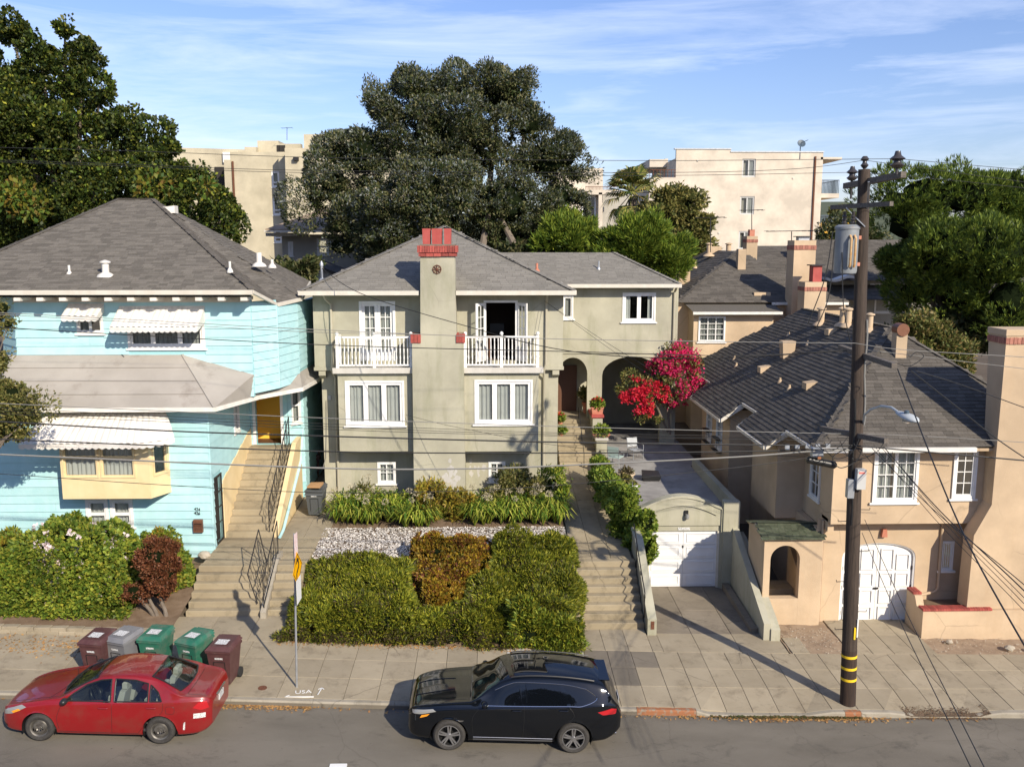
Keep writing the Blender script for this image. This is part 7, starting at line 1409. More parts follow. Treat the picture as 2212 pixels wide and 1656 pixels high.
env2 = pxblobs(YM-3.2, [(30, 420, 50, 40), (330, 400, 60, 30), (440, 400, 30, 20), (60, 450, 50, 30)], .5); P, D = surf(env2, 900, 5, .3, .1); inst('golden_leaves', leaf_mesh('golden_leaves', P, D, .22, M_['leaf_maple_gold'], .7, .8, 4), mt_, Matrix())
tb0 = (PY(140, 560, YM).x, YM, 3); limbs(mt_, (tb0[0], YM, 7), [e[0] for e in env], .3, 3); MB().tube([(tb0[0], YM, 2), (tb0[0], YM, 5), (tb0[0], YM, 8)], [.5, .42, .3], 12).build('trunk', M_['bark'], mt_, smooth=True)
# ---- small tree at the left edge in front of the blue house
lt = thing('street_tree', 'small-leaved tree leaning in from the left edge in front of the lower awning', 'tree', (-14.4, 24.6, .8)); YS_ = 24.6
env = pxblobs(YS_, [(5, 665, 32, 30), (18, 700, 22, 18), (0, 780, 26, 24), (20, 850, 50, 36), (55, 880, 52, 34), (20, 930, 46, 36), (75, 895, 30, 30), (-40, 850, 60, 110), (-50, 680, 60, 60)], .8)
crown('t', lt, env, 150, .16, .34, 26000, .085, 'leaf_olive', 31, .55, .8, .3, .45, .1, cull=.4); MB().tube([(-14.6, 24.6, .7), (-14.5, 24.6, 3), (-14.6, 24.6, 6.5)], [.16, .13, .08], 8).build('trunk', M_['bark'], lt, smooth=True); limbs(lt, (-14.5, 24.6, 4), [e[0] for e in env], .06, 4)
# ---- pines
def pine(label, Y, lst, ncl, r0, r1, nl, size, m_, seed, trunk_px, cat='tree', asp=.17, name='pine_tree', up=.9, cluster=9):
    t = thing(name, label, cat, (PY(trunk_px, 560, Y).x, Y, 3)); env = pxblobs(Y, lst, .8); cl = clumps(env, ncl, r0, r1, seed); P, D = surf(cl, int(nl/cluster*1.25), seed+2, .55, .55); P, D = ragged(P, D, r1, seed+50, .45); D = D+np.array([0, 0, up])
    r = np.random.default_rng(seed); P = np.repeat(P, cluster, 0)+r.normal(0, size*.12, (len(P)*cluster, 3)); D = np.repeat(D, cluster, 0)
    inst('foliage', leaf_mesh('foliage', P, _unit(D), size, M_[m_], asp, .33, seed), t, Matrix()); k = MB()
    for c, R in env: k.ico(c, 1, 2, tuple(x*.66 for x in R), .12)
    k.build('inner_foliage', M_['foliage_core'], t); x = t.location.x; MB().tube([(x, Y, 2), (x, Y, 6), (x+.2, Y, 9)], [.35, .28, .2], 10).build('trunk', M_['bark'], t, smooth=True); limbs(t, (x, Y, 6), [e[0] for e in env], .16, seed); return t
pine('large dark pine filling the right edge behind the dark-shingled house', 44, [(2090, 420, 95, 62), (2000, 430, 80, 62), (2180, 420, 80, 60), (2240, 500, 90, 120), (1965, 480, 66, 60), (1930, 440, 40, 40), (2050, 540, 110, 80, -2), (1960, 560, 70, 60), (2150, 560, 90, 90, -3), (2080, 630, 75, 55, -1), (2180, 650, 60, 60, -3), (1985, 630, 60, 36), (2190, 700, 46, 34, -3)], 300, .6, 1.3, 135000, .23, 'leaf_darkpine', 41, 2080)
pine('rounded bright green pine peeping over the ridge of the arched wing, nearer the big tree', 46, [(1228, 512, 56, 52), (1190, 530, 36, 40), (1262, 540, 40, 40)], 90, .35, .6, 42000, .26, 'leaf_pine', 51, 1225)
pine('rounded bright green pine over the end of the arched wing, beneath the palm', 45.5, [(1385, 515, 66, 55), (1330, 528, 44, 45), (1432, 545, 50, 46), (1470, 570, 25, 24)], 150, .35, .65, 60000, .26, 'leaf_pine', 52, 1390)
# ---- tree right of the palm, bush behind the dark roof, distant fillers
t = thing('broadleaf_tree', 'olive green tree between the palm and the cream apartment wall', 'tree', (PY(1455, 560, 56).x, 56, 3)); env = pxblobs(56, [(1455, 430, 38, 30), (1480, 450, 30, 40), (1505, 485, 26, 26), (1470, 490, 42, 45), (1430, 460, 36, 40), (1490, 530, 40, 36)], .8)
crown('t', t, env, 120, .4, .8, 22000, .24, 'leaf_olive', 61, .5, .7, .4, .6, .2); MB().tube([(t.location.x, 56, 2), (t.location.x, 56, 8)], [.25, .15], 8).build('trunk', M_['bark'], t)
t = thing('bush', 'wispy olive bush rising behind the ridge of the dark-shingled roof', 'bush', (PY(2010, 760, 38.5).x, 38.5, 3)); env = pxblobs(38.5, [(2005, 725, 62, 45), (2055, 760, 46, 32), (1950, 690, 22, 22), (1985, 700, 50, 36), (2020, 800, 80, 50)], .8)
crown('t', t, env, 150, .25, .5, 30000, .16, 'leaf_bush', 71, .4, .9, .2, .55, .6, cull=.3); MB().tube([(t.location.x, 38.5, 2), (t.location.x, 38.5, 5)], [.15, .1], 8).build('trunk', M_['bark'], t)
t = thing('broadleaf_tree', 'thin-topped tree beyond the apartment balconies, seen past the transformer', 'tree', (PY(1815, 480, 110).x, 110, 5)); env = pxblobs(110, [(1822, 470, 14, 20), (1850, 490, 22, 22)], .8); crown('t', t, env, 30, .6, 1, 3500, .5, 'leaf_olive', 75, .5, .8, .3, .5, .4); MB().tube([(t.location.x, 110, 3), (t.location.x, 110, 11)], .15, 6).build('trunk', M_['bark'], t)
for i, (x, y, w, h_, lb, Y) in enumerate(((1840, 520, 70, 40, 'dark trees in the shade between the apartment block and the pine', 75), (1950, 760, 60, 40, 'dark low shrubs under the large pine', 43), (2130, 720, 70, 50, 'dark shaded bushes right of the olive bush', 43), (880, 560, 80, 40, 'dark undergrowth below the big evergreen', 46), (640, 590, 30, 14, 'dark hedge top in the gap behind the blue house', 46), (1120, 560, 90, 30, 'dark shrubs below the right side of the big evergreen', 47), (100, 600, 300, 60, 'dark trees behind the ridge of the blue house', 50))):
    t = thing('shrubbery', lb, 'shrubs', (PY(x, y, Y).x, Y, 3)); env = pxblobs(Y, [(x, y, w, h_)], .5); crown('t', t, env, 60, .5, .9, 9000, .26, 'leaf_oak', 80+i, .5, .7, .4, .75)
# ---- palm
pm = thing('palm_tree', 'fan palm with drooping dead fronds in front of the apartment blocks', 'palm', (PY(1365, 470, 58).x, 58, 3)); pc = PY(1366, 415, 58); MB().tube([(pc.x, 58, 2), (pc.x, 58, pc.z-.4)], [.3, .25], 10).build('trunk', M_['bark'], pm); rp_ = random.Random(5)
for i in range(46):
    az = rp_.uniform(0, 2*pi); el = rp_.uniform(-.9, 1.35); d = Vector((cos(az)*cos(el), sin(az)*cos(el), sin(el))); L_ = rp_.uniform(.9, 1.5); tip = pc+d*L_; tip.z -= .15*L_; k = MB(); k.tube([pc, tip], .03, 4); s = d.cross(Vector((0, 0, 1))).normalized(); up = s.cross(d).normalized()
    for j in range(15):
        a = lerp(-1.35, 1.35, j/14); f = (d*cos(a)+s*sin(a)).normalized(); Lf = rp_.uniform(.9, 1.25)*(1-.25*abs(a)/1.35); e = tip+f*Lf*.6; e2 = tip+f*Lf-Vector((0, 0, .3 if el > 0 else .45))*Lf; w = d.cross(f); w = up.cross(f).normalized()*.06
        k.poly(tip, e+w, e2, e-w)
    k.build('frond', M_['palm_leaf'], pm)
# ---- front garden hedges: foliage on a rolling surface with steep sides
def mound(label, name, x0, x1, y0, y1, hz, n, size, m_, seed, asp=.22, up=.5, cat='hedge', m2=None, f2=.0, amp=.2, edge=.5, dfn=None, flat=.5, fr=.8, warp=.26, taper=(0, 0)):
    """foliage over a rolling surface with steep sides; the outline wanders by warp and leans by taper"""
    t = thing(name, label, cat, ((x0+x1)/2, (y0+y1)/2, zgard((x0+x1)/2, y0+.3))); r = np.random.default_rng(seed)
    N1 = lambda a, b, c: noise.noise(Vector((a, b, c)))
    gz = (lambda x, y: zgard(min(2.4, max(-5.6, x)), y)) if dfn is None else dfn
    def XL_(y): return x0+taper[0]*(y-y0)/(y1-y0)+warp*2*N1(y*1.1, seed*3.7, 0)
    def XR_(y): return x1+taper[1]*(y-y0)/(y1-y0)+warp*2*N1(y*1.1, seed*5.1, 4)
    def Y0_(x): return y0+warp*.8*N1(x*1.4, seed*2.3, 8)
    def Y1_(x): return y1+warp*2*N1(x*1.2, seed*1.7, 3)
    def h(x, y):
        u = min(x-XL_(y), XR_(y)-x)/edge; v = (y-Y0_(x))/(edge*fr); w = (Y1_(x)-y)/edge; k = max(0, min(1, u))*max(0, min(1, v))*max(0, min(1, w)); k = 1-(1-k)**2.6
        return gz(x, y)+hz(x, y)*k*(1+amp*2.4*N1(x*.95, y*.95, seed)+amp*1.5*abs(N1(x*2.1, y*2.1, seed))+amp*.7*N1(x*4.5, y*4.5, seed))
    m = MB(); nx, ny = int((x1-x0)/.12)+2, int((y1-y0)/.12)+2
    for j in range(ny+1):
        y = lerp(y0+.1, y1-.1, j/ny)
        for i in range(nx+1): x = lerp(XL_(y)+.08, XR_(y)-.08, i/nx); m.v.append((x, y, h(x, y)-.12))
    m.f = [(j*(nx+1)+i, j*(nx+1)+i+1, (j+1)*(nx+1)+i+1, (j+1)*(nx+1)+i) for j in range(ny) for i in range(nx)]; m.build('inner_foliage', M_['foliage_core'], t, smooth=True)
    e = .06; gx = np.arange(x0-1.2, x1+1.2, e); gy = np.arange(y0-.7, y1+.9, e); H_ = np.array([[h(x, y) for x in gx] for y in gy]); G_ = np.array([[gz(x, y) for x in gx[::6]] for y in gy[::3]]); XL = np.array([XL_(y) for y in gy]); XR = np.array([XR_(y) for y in gy]); YA_ = np.array([Y0_(x) for x in gx]); YB_ = np.array([Y1_(x) for x in gx]); GY, GX = np.gradient(H_, e)
    def bil(A, x, y, sx=e, sy=e):
        u = np.clip((x-gx[0])/sx, 0, A.shape[1]-1.001); v = np.clip((y-gy[0])/sy, 0, A.shape[0]-1.001); i, j = u.astype(int), v.astype(int); f, g = u-i, v-j
        return A[j, i]*(1-f)*(1-g)+A[j, i+1]*f*(1-g)+A[j+1, i]*(1-f)*g+A[j+1, i+1]*f*g
    k = int(n*.72); y = r.uniform(y0-warp*.5, y1+warp, k); a_ = np.interp(y, gy, XL); x = a_+(np.interp(y, gy, XR)-a_)*r.random(k); ok = (y > np.interp(x, gx, YA_)) & (y < np.interp(x, gx, YB_)); x, y = x[ok], y[ok]
    z = bil(H_, x, y)+r.uniform(-.1, .05, len(x))-np.where(r.random(len(x)) > .2, 0, r.uniform(0, .12, len(x))); a_, b_ = bil(GX, x, y), bil(GY, x, y); nl = np.sqrt(a_*a_+b_*b_+1); P = [np.stack([x, y, z], 1)]; D = [np.stack([-a_/nl, -b_/nl, 1/nl+up], 1)]
    Lx, Ly = x1-x0, y1-y0
    for side, fr_ in ((0, Lx/(Lx+Ly)), (1, Ly/2/(Lx+Ly)), (2, Ly/2/(Lx+Ly))):
        q = int((n-k)*fr_); f = r.random(q)**.8
        if side == 0: x = np.interp(y0, gy, XL)+(np.interp(y0, gy, XR)-np.interp(y0, gy, XL))*r.random(q); y = np.interp(x, gx, YA_); d = np.array([0, -1, up*.8])
        else: y = r.uniform(y0, y1, q); x = np.interp(y, gy, XL if side == 1 else XR); d = np.array([-1 if side == 1 else 1, 0, up*.8])
        xi = np.minimum(np.interp(y, gy, XR)-edge*.8, np.maximum(np.interp(y, gy, XL)+edge*.8, x)); yi = np.minimum(np.interp(x, gx, YB_)-edge*.8, np.maximum(np.interp(x, gx, YA_)+edge*.7, y)); z0_ = bil(G_, x, y, e*6, e*3); z = z0_+(bil(H_, xi, yi)-z0_)*f
        S = np.stack([x, y, z], 1); pull = (.24*f*f+.12*wob(S, 2.2, seed)+.06*wob(S, 6, seed+5))[:, None]; P.append(S-pull*np.array([d[0], d[1], 0])); D.append(np.tile(d, (q, 1)))
    P = np.concatenate(P); D = np.concatenate(D)
    P = np.array(P); D = _unit(np.array(D)); P, D = ragged(P, D, .34, seed, .2, -1.25)
    if m2:
        s_ = r.random(len(P)) < np.array([f2*(1.8 if N1(p[0]*1.2, p[1]*1.2, p[2]*1.2+9) > .12 else .25)+(.35 if (p[2] < gz(p[0], p[1])+.4 and p[1] < y0+.2) else 0) for p in P]); inst('dry_foliage', leaf_mesh('dry_foliage', P[s_], D[s_], size, M_[m2], asp, flat, seed+1), t, Matrix()); P, D = P[~s_], D[~s_]
    inst('foliage', leaf_mesh('foliage', P, D, size, M_[m_], asp, flat, seed), t, Matrix()); return t
J = dict(m2='leaf_juniper_dry', f2=.10)
mound('large juniper mound on the left of the front slope, behind the sign post', 'juniper', -5.5, -1.95, 23.7, 26.4, lambda x, y: .68+.14*sin(x*1.4+2)*sin(y*1.7), 64000, .11, 'leaf_juniper', 101, .26, .45, 'hedge', taper=(0, -.6), **J)
mound('low juniper hedge along the pavement, left part with browned stems', 'juniper', -5.75, -1.9, 23.3, 24.1, lambda x, y: .78, 24000, .11, 'leaf_juniper', 102, .26, .45, 'hedge', m2='leaf_juniper_dry', f2=.16)
mound('low middle juniper hedge along the pavement below the orange shrub', 'juniper', -2.2, .5, 23.3, 24.4, lambda x, y: .62+.15*sin(x*2+4), 24000, .11, 'leaf_juniper', 103, .26, .45, 'hedge', m2='leaf_juniper_dry', f2=.2)
mound('large juniper mound on the right of the front slope beside the garden steps', 'juniper', -.75, 2.36, 23.75, 27.3, lambda x, y: .72+.14*sin(x*2.3)*sin(y*1.5), 64000, .11, 'leaf_juniper', 104, .26, .45, 'hedge', taper=(.75, 0), **J)
mound('juniper hedge corner along the pavement beside the garden steps, with ivy through it', 'juniper', .5, 2.55, 23.25, 24.2, lambda x, y: .78, 16000, .13, 'leaf_juniper', 105, .26, .45, 'hedge', m2='leaf_ivy', f2=.22)
mound('orange-brown small-leaved shrub in the middle of the front slope', 'shrub', -1.95, -.75, 24.0, 27.2, lambda x, y: .68+.06*(y-24.2)/3, 42000, .085, 'leaf_rust', 106, .7, .35, 'shrub', m2='leaf_redbrown', f2=.2, taper=(-.6, .75), edge=.5)
# ---- flower bed by the house wall
def straps(label, x0, x1, y0, y1, n, seed, L=.5, m_='leaf_strap', per=22, name='agapanthus'):
    t = thing(name, label, 'plant', ((x0+x1)/2, (y0+y1)/2, zgard((x0+x1)/2, y0))); r = random.Random(seed); V = []
    for _ in range(n):
        cx, cy = r.uniform(x0, x1), r.uniform(y0, y1); g = zgard(cx, cy)
        for _ in range(per):
            a = r.uniform(0, 2*pi); l = L*r.uniform(.6, 1.15); w = .02; o = Vector((cos(a), sin(a), 0)); s = Vector((-sin(a), cos(a), 0))*w; b = Vector((cx, cy, g)); e0 = r.uniform(.25, .6); p = [b, b+o*l*e0*.5+Vector((0, 0, l*.55)), b+o*l*(e0+.15)+Vector((0, 0, l*.75)), b+o*l*(e0+.5)+Vector((0, 0, l*.5))]
            V += [p[0]-s, p[1]-s, p[1]+s, p[0]+s, p[1]-s, p[2]-s, p[2]+s, p[1]+s, p[2]-s, p[3], p[3], p[2]+s]
    inst('leaves', np_mesh('leaves', np.array([tuple(v) for v in V]), 4, M_[m_]), t, Matrix())
    return t, r
for i, (x0, x1, y0, y1, n, lb) in enumerate(((-5.4, -3.5, 29.5, 31.3, 34, 'yellowing strap-leaved agapanthus clump at the left end of the flower bed'), (-3.7, -2.0, 29.4, 31.0, 32, 'bright strap-leaved agapanthus clump in front of the chimney'), (-.7, 1.0, 29.5, 31.0, 32, 'strap-leaved agapanthus clump right of the chimney base'), (.9, 2.35, 29.5, 31.3, 32, 'green strap-leaved agapanthus clump at the right corner by the hose'))):
    t, r = straps(lb, x0, x1, y0, y1, n, 200+i, .85, per=30)
    for j in range(9):
        x, y = r.uniform(x0, x1), r.uniform(y0, y1); g = zgard(x, y); h_ = r.uniform(.8, 1.2); c = Vector((x, y, g+h_)); k = MB(); k.tube([(x, y, g), c], .006, 4); k.build('stalk', M_['leaf_juniper_dry'], t); P, D = surf([(tuple(c), (.1, .1, .09))], 60, 300+j, .5, 0); stuff(inst('flower_head', leaf_mesh('flower_head', P, D, .05, M_['flower_dry'], .5, .4, j), t, Matrix()))
for i, (x, y, rx, rz, m_, lb, n) in enumerate(((-2.1, 30.4, .75, .65, 'leaf_yellowgreen', 'yellow-green bush against the left of the chimney base', 6000), (-1.2, 30.2, .55, .55, 'leaf_yellowgreen', 'reddish thinning bush in front of the chimney', 4000), (1.0, 31.3, .8, .75, 'leaf_olive', 'brownish bush under the right-hand small window', 8000), (2.2, 31.2, .55, .8, 'leaf_strap', 'upright spiky green plant at the corner of the green house', 4000), (.2, 30.8, .5, .5, 'leaf_olive', 'small olive bush between the chimney base and the brownish bush', 4000), (-4.6, 31.4, .3, .45, 'leaf_olive', 'sparse seedling at the left corner of the green house', 900))):
    g = zgard(x, y); t = thing('bush', lb, 'bush', (x, y, g)); env = [((x, y, g+rz*.8), (rx, rx*.75, rz)), ((x+rx*.4, y, g+rz*.55), (rx*.6, rx*.5, rz*.6))]
    env = [(c, tuple(v*1.2 for v in R)) for c, R in env]
    crown('t', t, env, 40, .12, .25, n, .12, m_, 400+i, .35, .7, .3, .5, .5); MB().tube([(x, y, g), (x, y, g+rz)], .03, 5).build('stem', M_['bark'], t)
hp = PY(1163, 1092, 30.9); ho = MB()
for j in range(5): ho.tube([hp+Vector(((.26+.02*j)*cos(a), -.03*j, (.24+.015*j)*sin(a))) for a in np.linspace(0, 2*pi, 24)], .014, 6)
ho.tube([hp+Vector((-.2, -.1, .1)), hp+Vector((0, -.12, -.05)), hp+Vector((.2, -.1, .08))], .014, 6); tag(stuff(ho.build('garden_hose', M_['hose_green'])), 'pale green garden hose coiled on a stand beside the flower bed', 'hose'); del bpy.data.objects['garden_hose']['kind']
# ---- ivy over the wall left of the garage
iv = thing('ivy_hedge', 'bright ivy spilling over the wall between the garden path and the garage', 'hedge', (4.5, 30, 2))
env = []
for i in range(11):
    t = i/10; q = PZ(lerp(1296, 1372, t**1.25), lerp(1010, 1132, t), 2.95); env.append(((q.x, max(28.2, q.y), 2.95+.08*sin(i*1.7)), (lerp(.26, .36, t), .5, lerp(.4, .6, t))))
for px, py, Yv, rx, rz in ((1392, 1130, 27.9, 26, 34), (1375, 1165, 27.8, 26, 40), (1392, 1180, 27.7, 24, 34), (1350, 1120, 28.6, 22, 40), (1384, 1208, 27.7, 16, 14)): env += pxblobs(Yv, [(px, py, rx, rz)], .7)
crown('t', iv, env, 260, .14, .28, 42000, .10, 'leaf_ivy', 500, .75, .7, .35, .72, .2)
# ---- roses and topiary at the left
def zbed(x, y): return zs(x, SY)+.12+(y-SY)*.16
mound('big rose bush with pale pink blooms in front of the blue house', 'rose_bush', -13.6, -10.1, 23.9, 26.8, lambda x, y: 1.5+.35*sin((x+13.3)*1.15), 44000, .115, 'leaf_rose', 601, .6, .3, 'rose bush', dfn=zbed, edge=1.0, amp=.14, fr=.9)
mound('low yellow-green bushes at the left edge beside the rose bush', 'bush', -16.2, -13.0, 24.6, 26.8, lambda x, y: 1.15, 22000, .11, 'leaf_rose', 602, .6, .3, 'bush', dfn=zbed, edge=.8, m2='leaf_yellowgreen', f2=.35)
mound('yellow-green leafy bush between the rose bush and the entrance steps', 'bush', -10.6, -9.25, 25.2, 26.9, lambda x, y: 1.15, 18000, .10, 'leaf_rose', 603, .6, .3, 'bush', dfn=zbed, edge=.6, m2='leaf_yellowgreen', f2=.4)
rb_ = [o for o in bpy.data.objects if o.name.startswith('rose_bush')][0]; rr = random.Random(9)
for i in range(80):
    cxp, cyp = (rr.gauss(120, 18), rr.gauss(1215, 26)) if i < 44 else (rr.uniform(80, 300), rr.uniform(1130, 1290)); c = PY(cxp, cyp, 24.55 if cyp > 1230 else 25.0)
    for y in np.linspace(23.9, 26.6, 40):
        q = PY(cxp, cyp, y); u = max(0, min(1, min(q.x+13.6, -10.1-q.x)/1.0))*max(0, min(1, (y-24)/.9)); hh = zbed(q.x, y)+(1.5+.35*sin((q.x+13.3)*1.15))*1.08*(1-(1-u)**3)
        if q.z <= hh+.06: c = q; break
    P, D = surf([((c.x, c.y-.16, c.z+.07), (.05, .05, .045))], 16, 700+i, .5, 0); inst('rose_bloom', leaf_mesh('rose_bloom', P, D, .09, M_['flower_white'], .9, .4, i), rb_, Matrix())
tp = thing('topiary_tree', 'reddish-brown clipped topiary with three rounded heads and leaning trunks', 'topiary', (PY(345, 1345, 24.2).x, 24.2, 1)); env = pxblobs(24.2, [(340, 1200, 44, 42), (350, 1235, 38, 34), (285, 1281, 27, 24), (342, 1272, 34, 20)], .9); crown('t', tp, env, 110, .1, .2, 30000, .06, 'leaf_redbrown', 800, .6, .8, .5, .8, .1)
for a, b in (((322, 1292), (345, 1350)), ((345, 1290), (362, 1345)), ((300, 1290), (340, 1340))): MB().tube([PY(*b, 24.2), PY((a[0]+b[0])/2+3, (a[1]+b[1])/2, 24.2), PY(*a, 24.2)], [.07, .055, .04], 8).build('trunk', M_['bark'], tp, smooth=True)
# ---- bougainvillea
bg = thing('bougainvillea', 'magenta and red bougainvillea spilling over the right corner and wide arch of the wing', 'shrub', (7.6, 37.6, 3)); YG_ = 37.7
env = pxblobs(YG_, [(1465, 765, 50, 26), (1500, 790, 24, 40), (1440, 795, 42, 40), (1478, 845, 30, 34), (1412, 790, 20, 26), (1500, 830, 22, 26), (1450, 870, 18, 18)], .7); cl_ = clumps(env, 230, .06, .2, 900, .2)
P, D = surf(cl_, 15000, 901, .1, .2); P, D = ragged(P, D, .3, 7, .5, -.8); inst('bracts', leaf_mesh('bracts', P, D, .085, M_['bract_pink'], .8, .8, 1), bg, Matrix()); P, D = surf(cl_, 6000, 902, .1, .2); P, D = ragged(P, D, .3, 9, .6, -.6); inst('leaves', leaf_mesh('leaves', P, D, .09, M_['leaf_bush'], .6, .8, 2), bg, Matrix())
env = pxblobs(37.5, [(1392, 845, 34, 26), (1400, 880, 26, 26), (1352, 856, 22, 15), (1425, 850, 24, 30), (1378, 820, 24, 12)], .7); cl_ = clumps(env, 110, .06, .18, 910, .2); P, D = surf(cl_, 7500, 911, .1, .2); P, D = ragged(P, D, .28, 11, .5, -.7); inst('red_bracts', leaf_mesh('red_bracts', P, D, .085, M_['bract_red'], .8, .8, 1), bg, Matrix())
env2 = pxblobs(37.6, [(1365, 815, 32, 13), (1395, 890, 30, 28), (1345, 840, 18, 20), (1400, 850, 40, 34), (1425, 905, 16, 16), (1440, 830, 30, 50)], .6); P, D = surf(clumps(env2, 110, .08, .22, 912, .3), 9000, 913, .1, .2); P, D = ragged(P, D, .28, 13, .5, -.8); inst('leaves', leaf_mesh('leaves', P, D, .09, M_['leaf_bush'], .6, .8, 2), bg, Matrix())
for q in (((7.7, 37.9, 3.2), (7.5, 37.85, 4.6), (7.2, 37.8, 6)), ((7.6, 37.9, 3.3), (7.0, 37.8, 4.6), (6.4, 37.6, 5.2)), ((7.6, 37.9, 4), (8.1, 37.8, 5.2), (8.3, 37.7, 6.2))): MB().tube(q, [.05, .04, .015], 6).build('stem', M_['bark'], bg)
# ---- plants in the pots
def potplant(pot_, p, r, n, m_, flower=None, seed=0, nm='plant'):
    env = [(p, (r, r, r*.8))]; P, D = surf(env, n, seed, .4, 0); me = leaf_mesh(nm, P, D, .1, M_[m_], .7, .7, seed); inst(nm, me, pot_, Matrix())
    if flower: P, D = surf([((p[0], p[1], p[2]+r*.4), (r*.8, r*.8, r*.5))], 60, seed+1, .8, 0, 0); inst('flowers', leaf_mesh('flowers', P, D, .08, M_[flower], .9, .6, seed), pot_, Matrix())
v = POT1.location; potplant(POT1, (v.x, v.y, v.z+.42), .28, 900, 'leaf_ivy', 'bract_red', 1); v = POT2.location; potplant(POT2, (v.x, v.y, v.z+.25), .32, 900, 'leaf_ivy', None, 3)
v = POT3.location; potplant(POT3, (v.x, v.y, v.z+.3), .25, 260, 'leaf_juniper_dry', None, 5); v = POT4.location; potplant(POT4, (v.x, v.y, v.z+.3), .12, 90, 'leaf_bush', None, 7)
q = R_at(1350, 1056); t = pot(tuple(q), .14, .2, 'plastic_black', 'small black pot with a leggy plant between the cream bowl and the white pot'); potplant(t, (q.x, q.y, q.z+.35), .22, 350, 'leaf_olive', None, 11)
for i, (px, py, lb) in enumerate(((1241, 905, 'potted geranium on the left of the porch steps, upper one'), (1240, 932, 'potted geranium on the left of the porch steps, lower one'))):
    for y in np.linspace(35.5, 38.3, 60):
        p = PY(px-28, py+12, y)
        if p.z < 2.33+max(0, (y-35.72)/.27)*.172+.05: break
    t = pot((2.95, p.y, p.z), .12, .2, 'terracotta', lb); potplant(t, (2.95, p.y, p.z+.32), .2, 500, 'leaf_ivy', 'bract_red' if i == 0 else None, 20+i)
q = Vector((a1[0]+1.35, 39.3, 3.88)); t = pot(tuple(q), .2, .5, 'terracotta', 'tall clay pot with a leafy plant inside the small arch'); potplant(t, (q.x, q.y, q.z+.9), .38, 900, 'leaf_bush', None, 31)

# ---- far side of the street, added unseen to darken what the parked cars mirror
for i, (x, w, h_, m_, lb) in enumerate(((-22, 11, 9, 'stucco_beige', 'unseen tan stucco house across the street, left of the viewer'), (-6, 12, 10, 'stucco_grey', 'unseen grey stucco house across the street behind the viewer'), (10, 11, 9, 'stucco_green', 'unseen green stucco house across the street behind the viewer'), (26, 12, 9.5, 'stucco_beige', 'unseen tan stucco house across the street, right of the viewer'))):
    t = thing('house', lb, 'house', (x, -12, 0), 0, 'unseen houses across the street'); k = MB(); wf = Fr((0, -10, 0), (-1, 0, 0), (0, -1, 0)); ops = [(-x-w/2+1.2+3.2*j, -x-w/2+3+3.2*j, 1.2+2.9*q, 2.7+2.9*q) for j in range(3) for q in range(2)]
    wall(wf, -x-w/2, -x+w/2, -1, h_, ops, M_[m_], t)
    for o in ops: window(t, wf, *o, panels=2, rows=2, sill=True)
    MB().box(x-w/2, x+w/2, -20, -10.3, -1, h_-.05).build('wall', M_[m_], t); MB().hexa([(x-w/2-.5, -20.5, h_), (x+w/2+.5, -20.5, h_), (x+w/2+.5, -9.4, h_), (x-w/2-.5, -9.4, h_), (x-1.5, -15.5, h_+2), (x+1.5, -15.5, h_+2), (x+1.5, -14.5, h_+2), (x-1.5, -14.5, h_+2)]).build('roof', M_['shingle_dark'], t)
for i, (x, r_) in enumerate(((-14, 3.4), (2.5, 3.2), (17.5, 3.6))):
    t = thing('street_tree', ('unseen round dark street tree across the road, left of the viewer', 'unseen round dark street tree across the road, behind the viewer', 'unseen round dark street tree across the road, right of the viewer')[i], 'tree', (x, -6, 0)); env = [((x, -7.5, 6.5), (r_, r_, r_*1.1)), ((x+1, -7.8, 9), (r_*.7, r_*.7, r_*.7))]
    crown('t', t, env, 50, .5, .9, 5000, .3, 'leaf_oak', 900+i); MB().tube([(x, -6.5, -.5), (x, -6.5, 4)], [.2, .15], 8).build('trunk', M_['bark'], t)
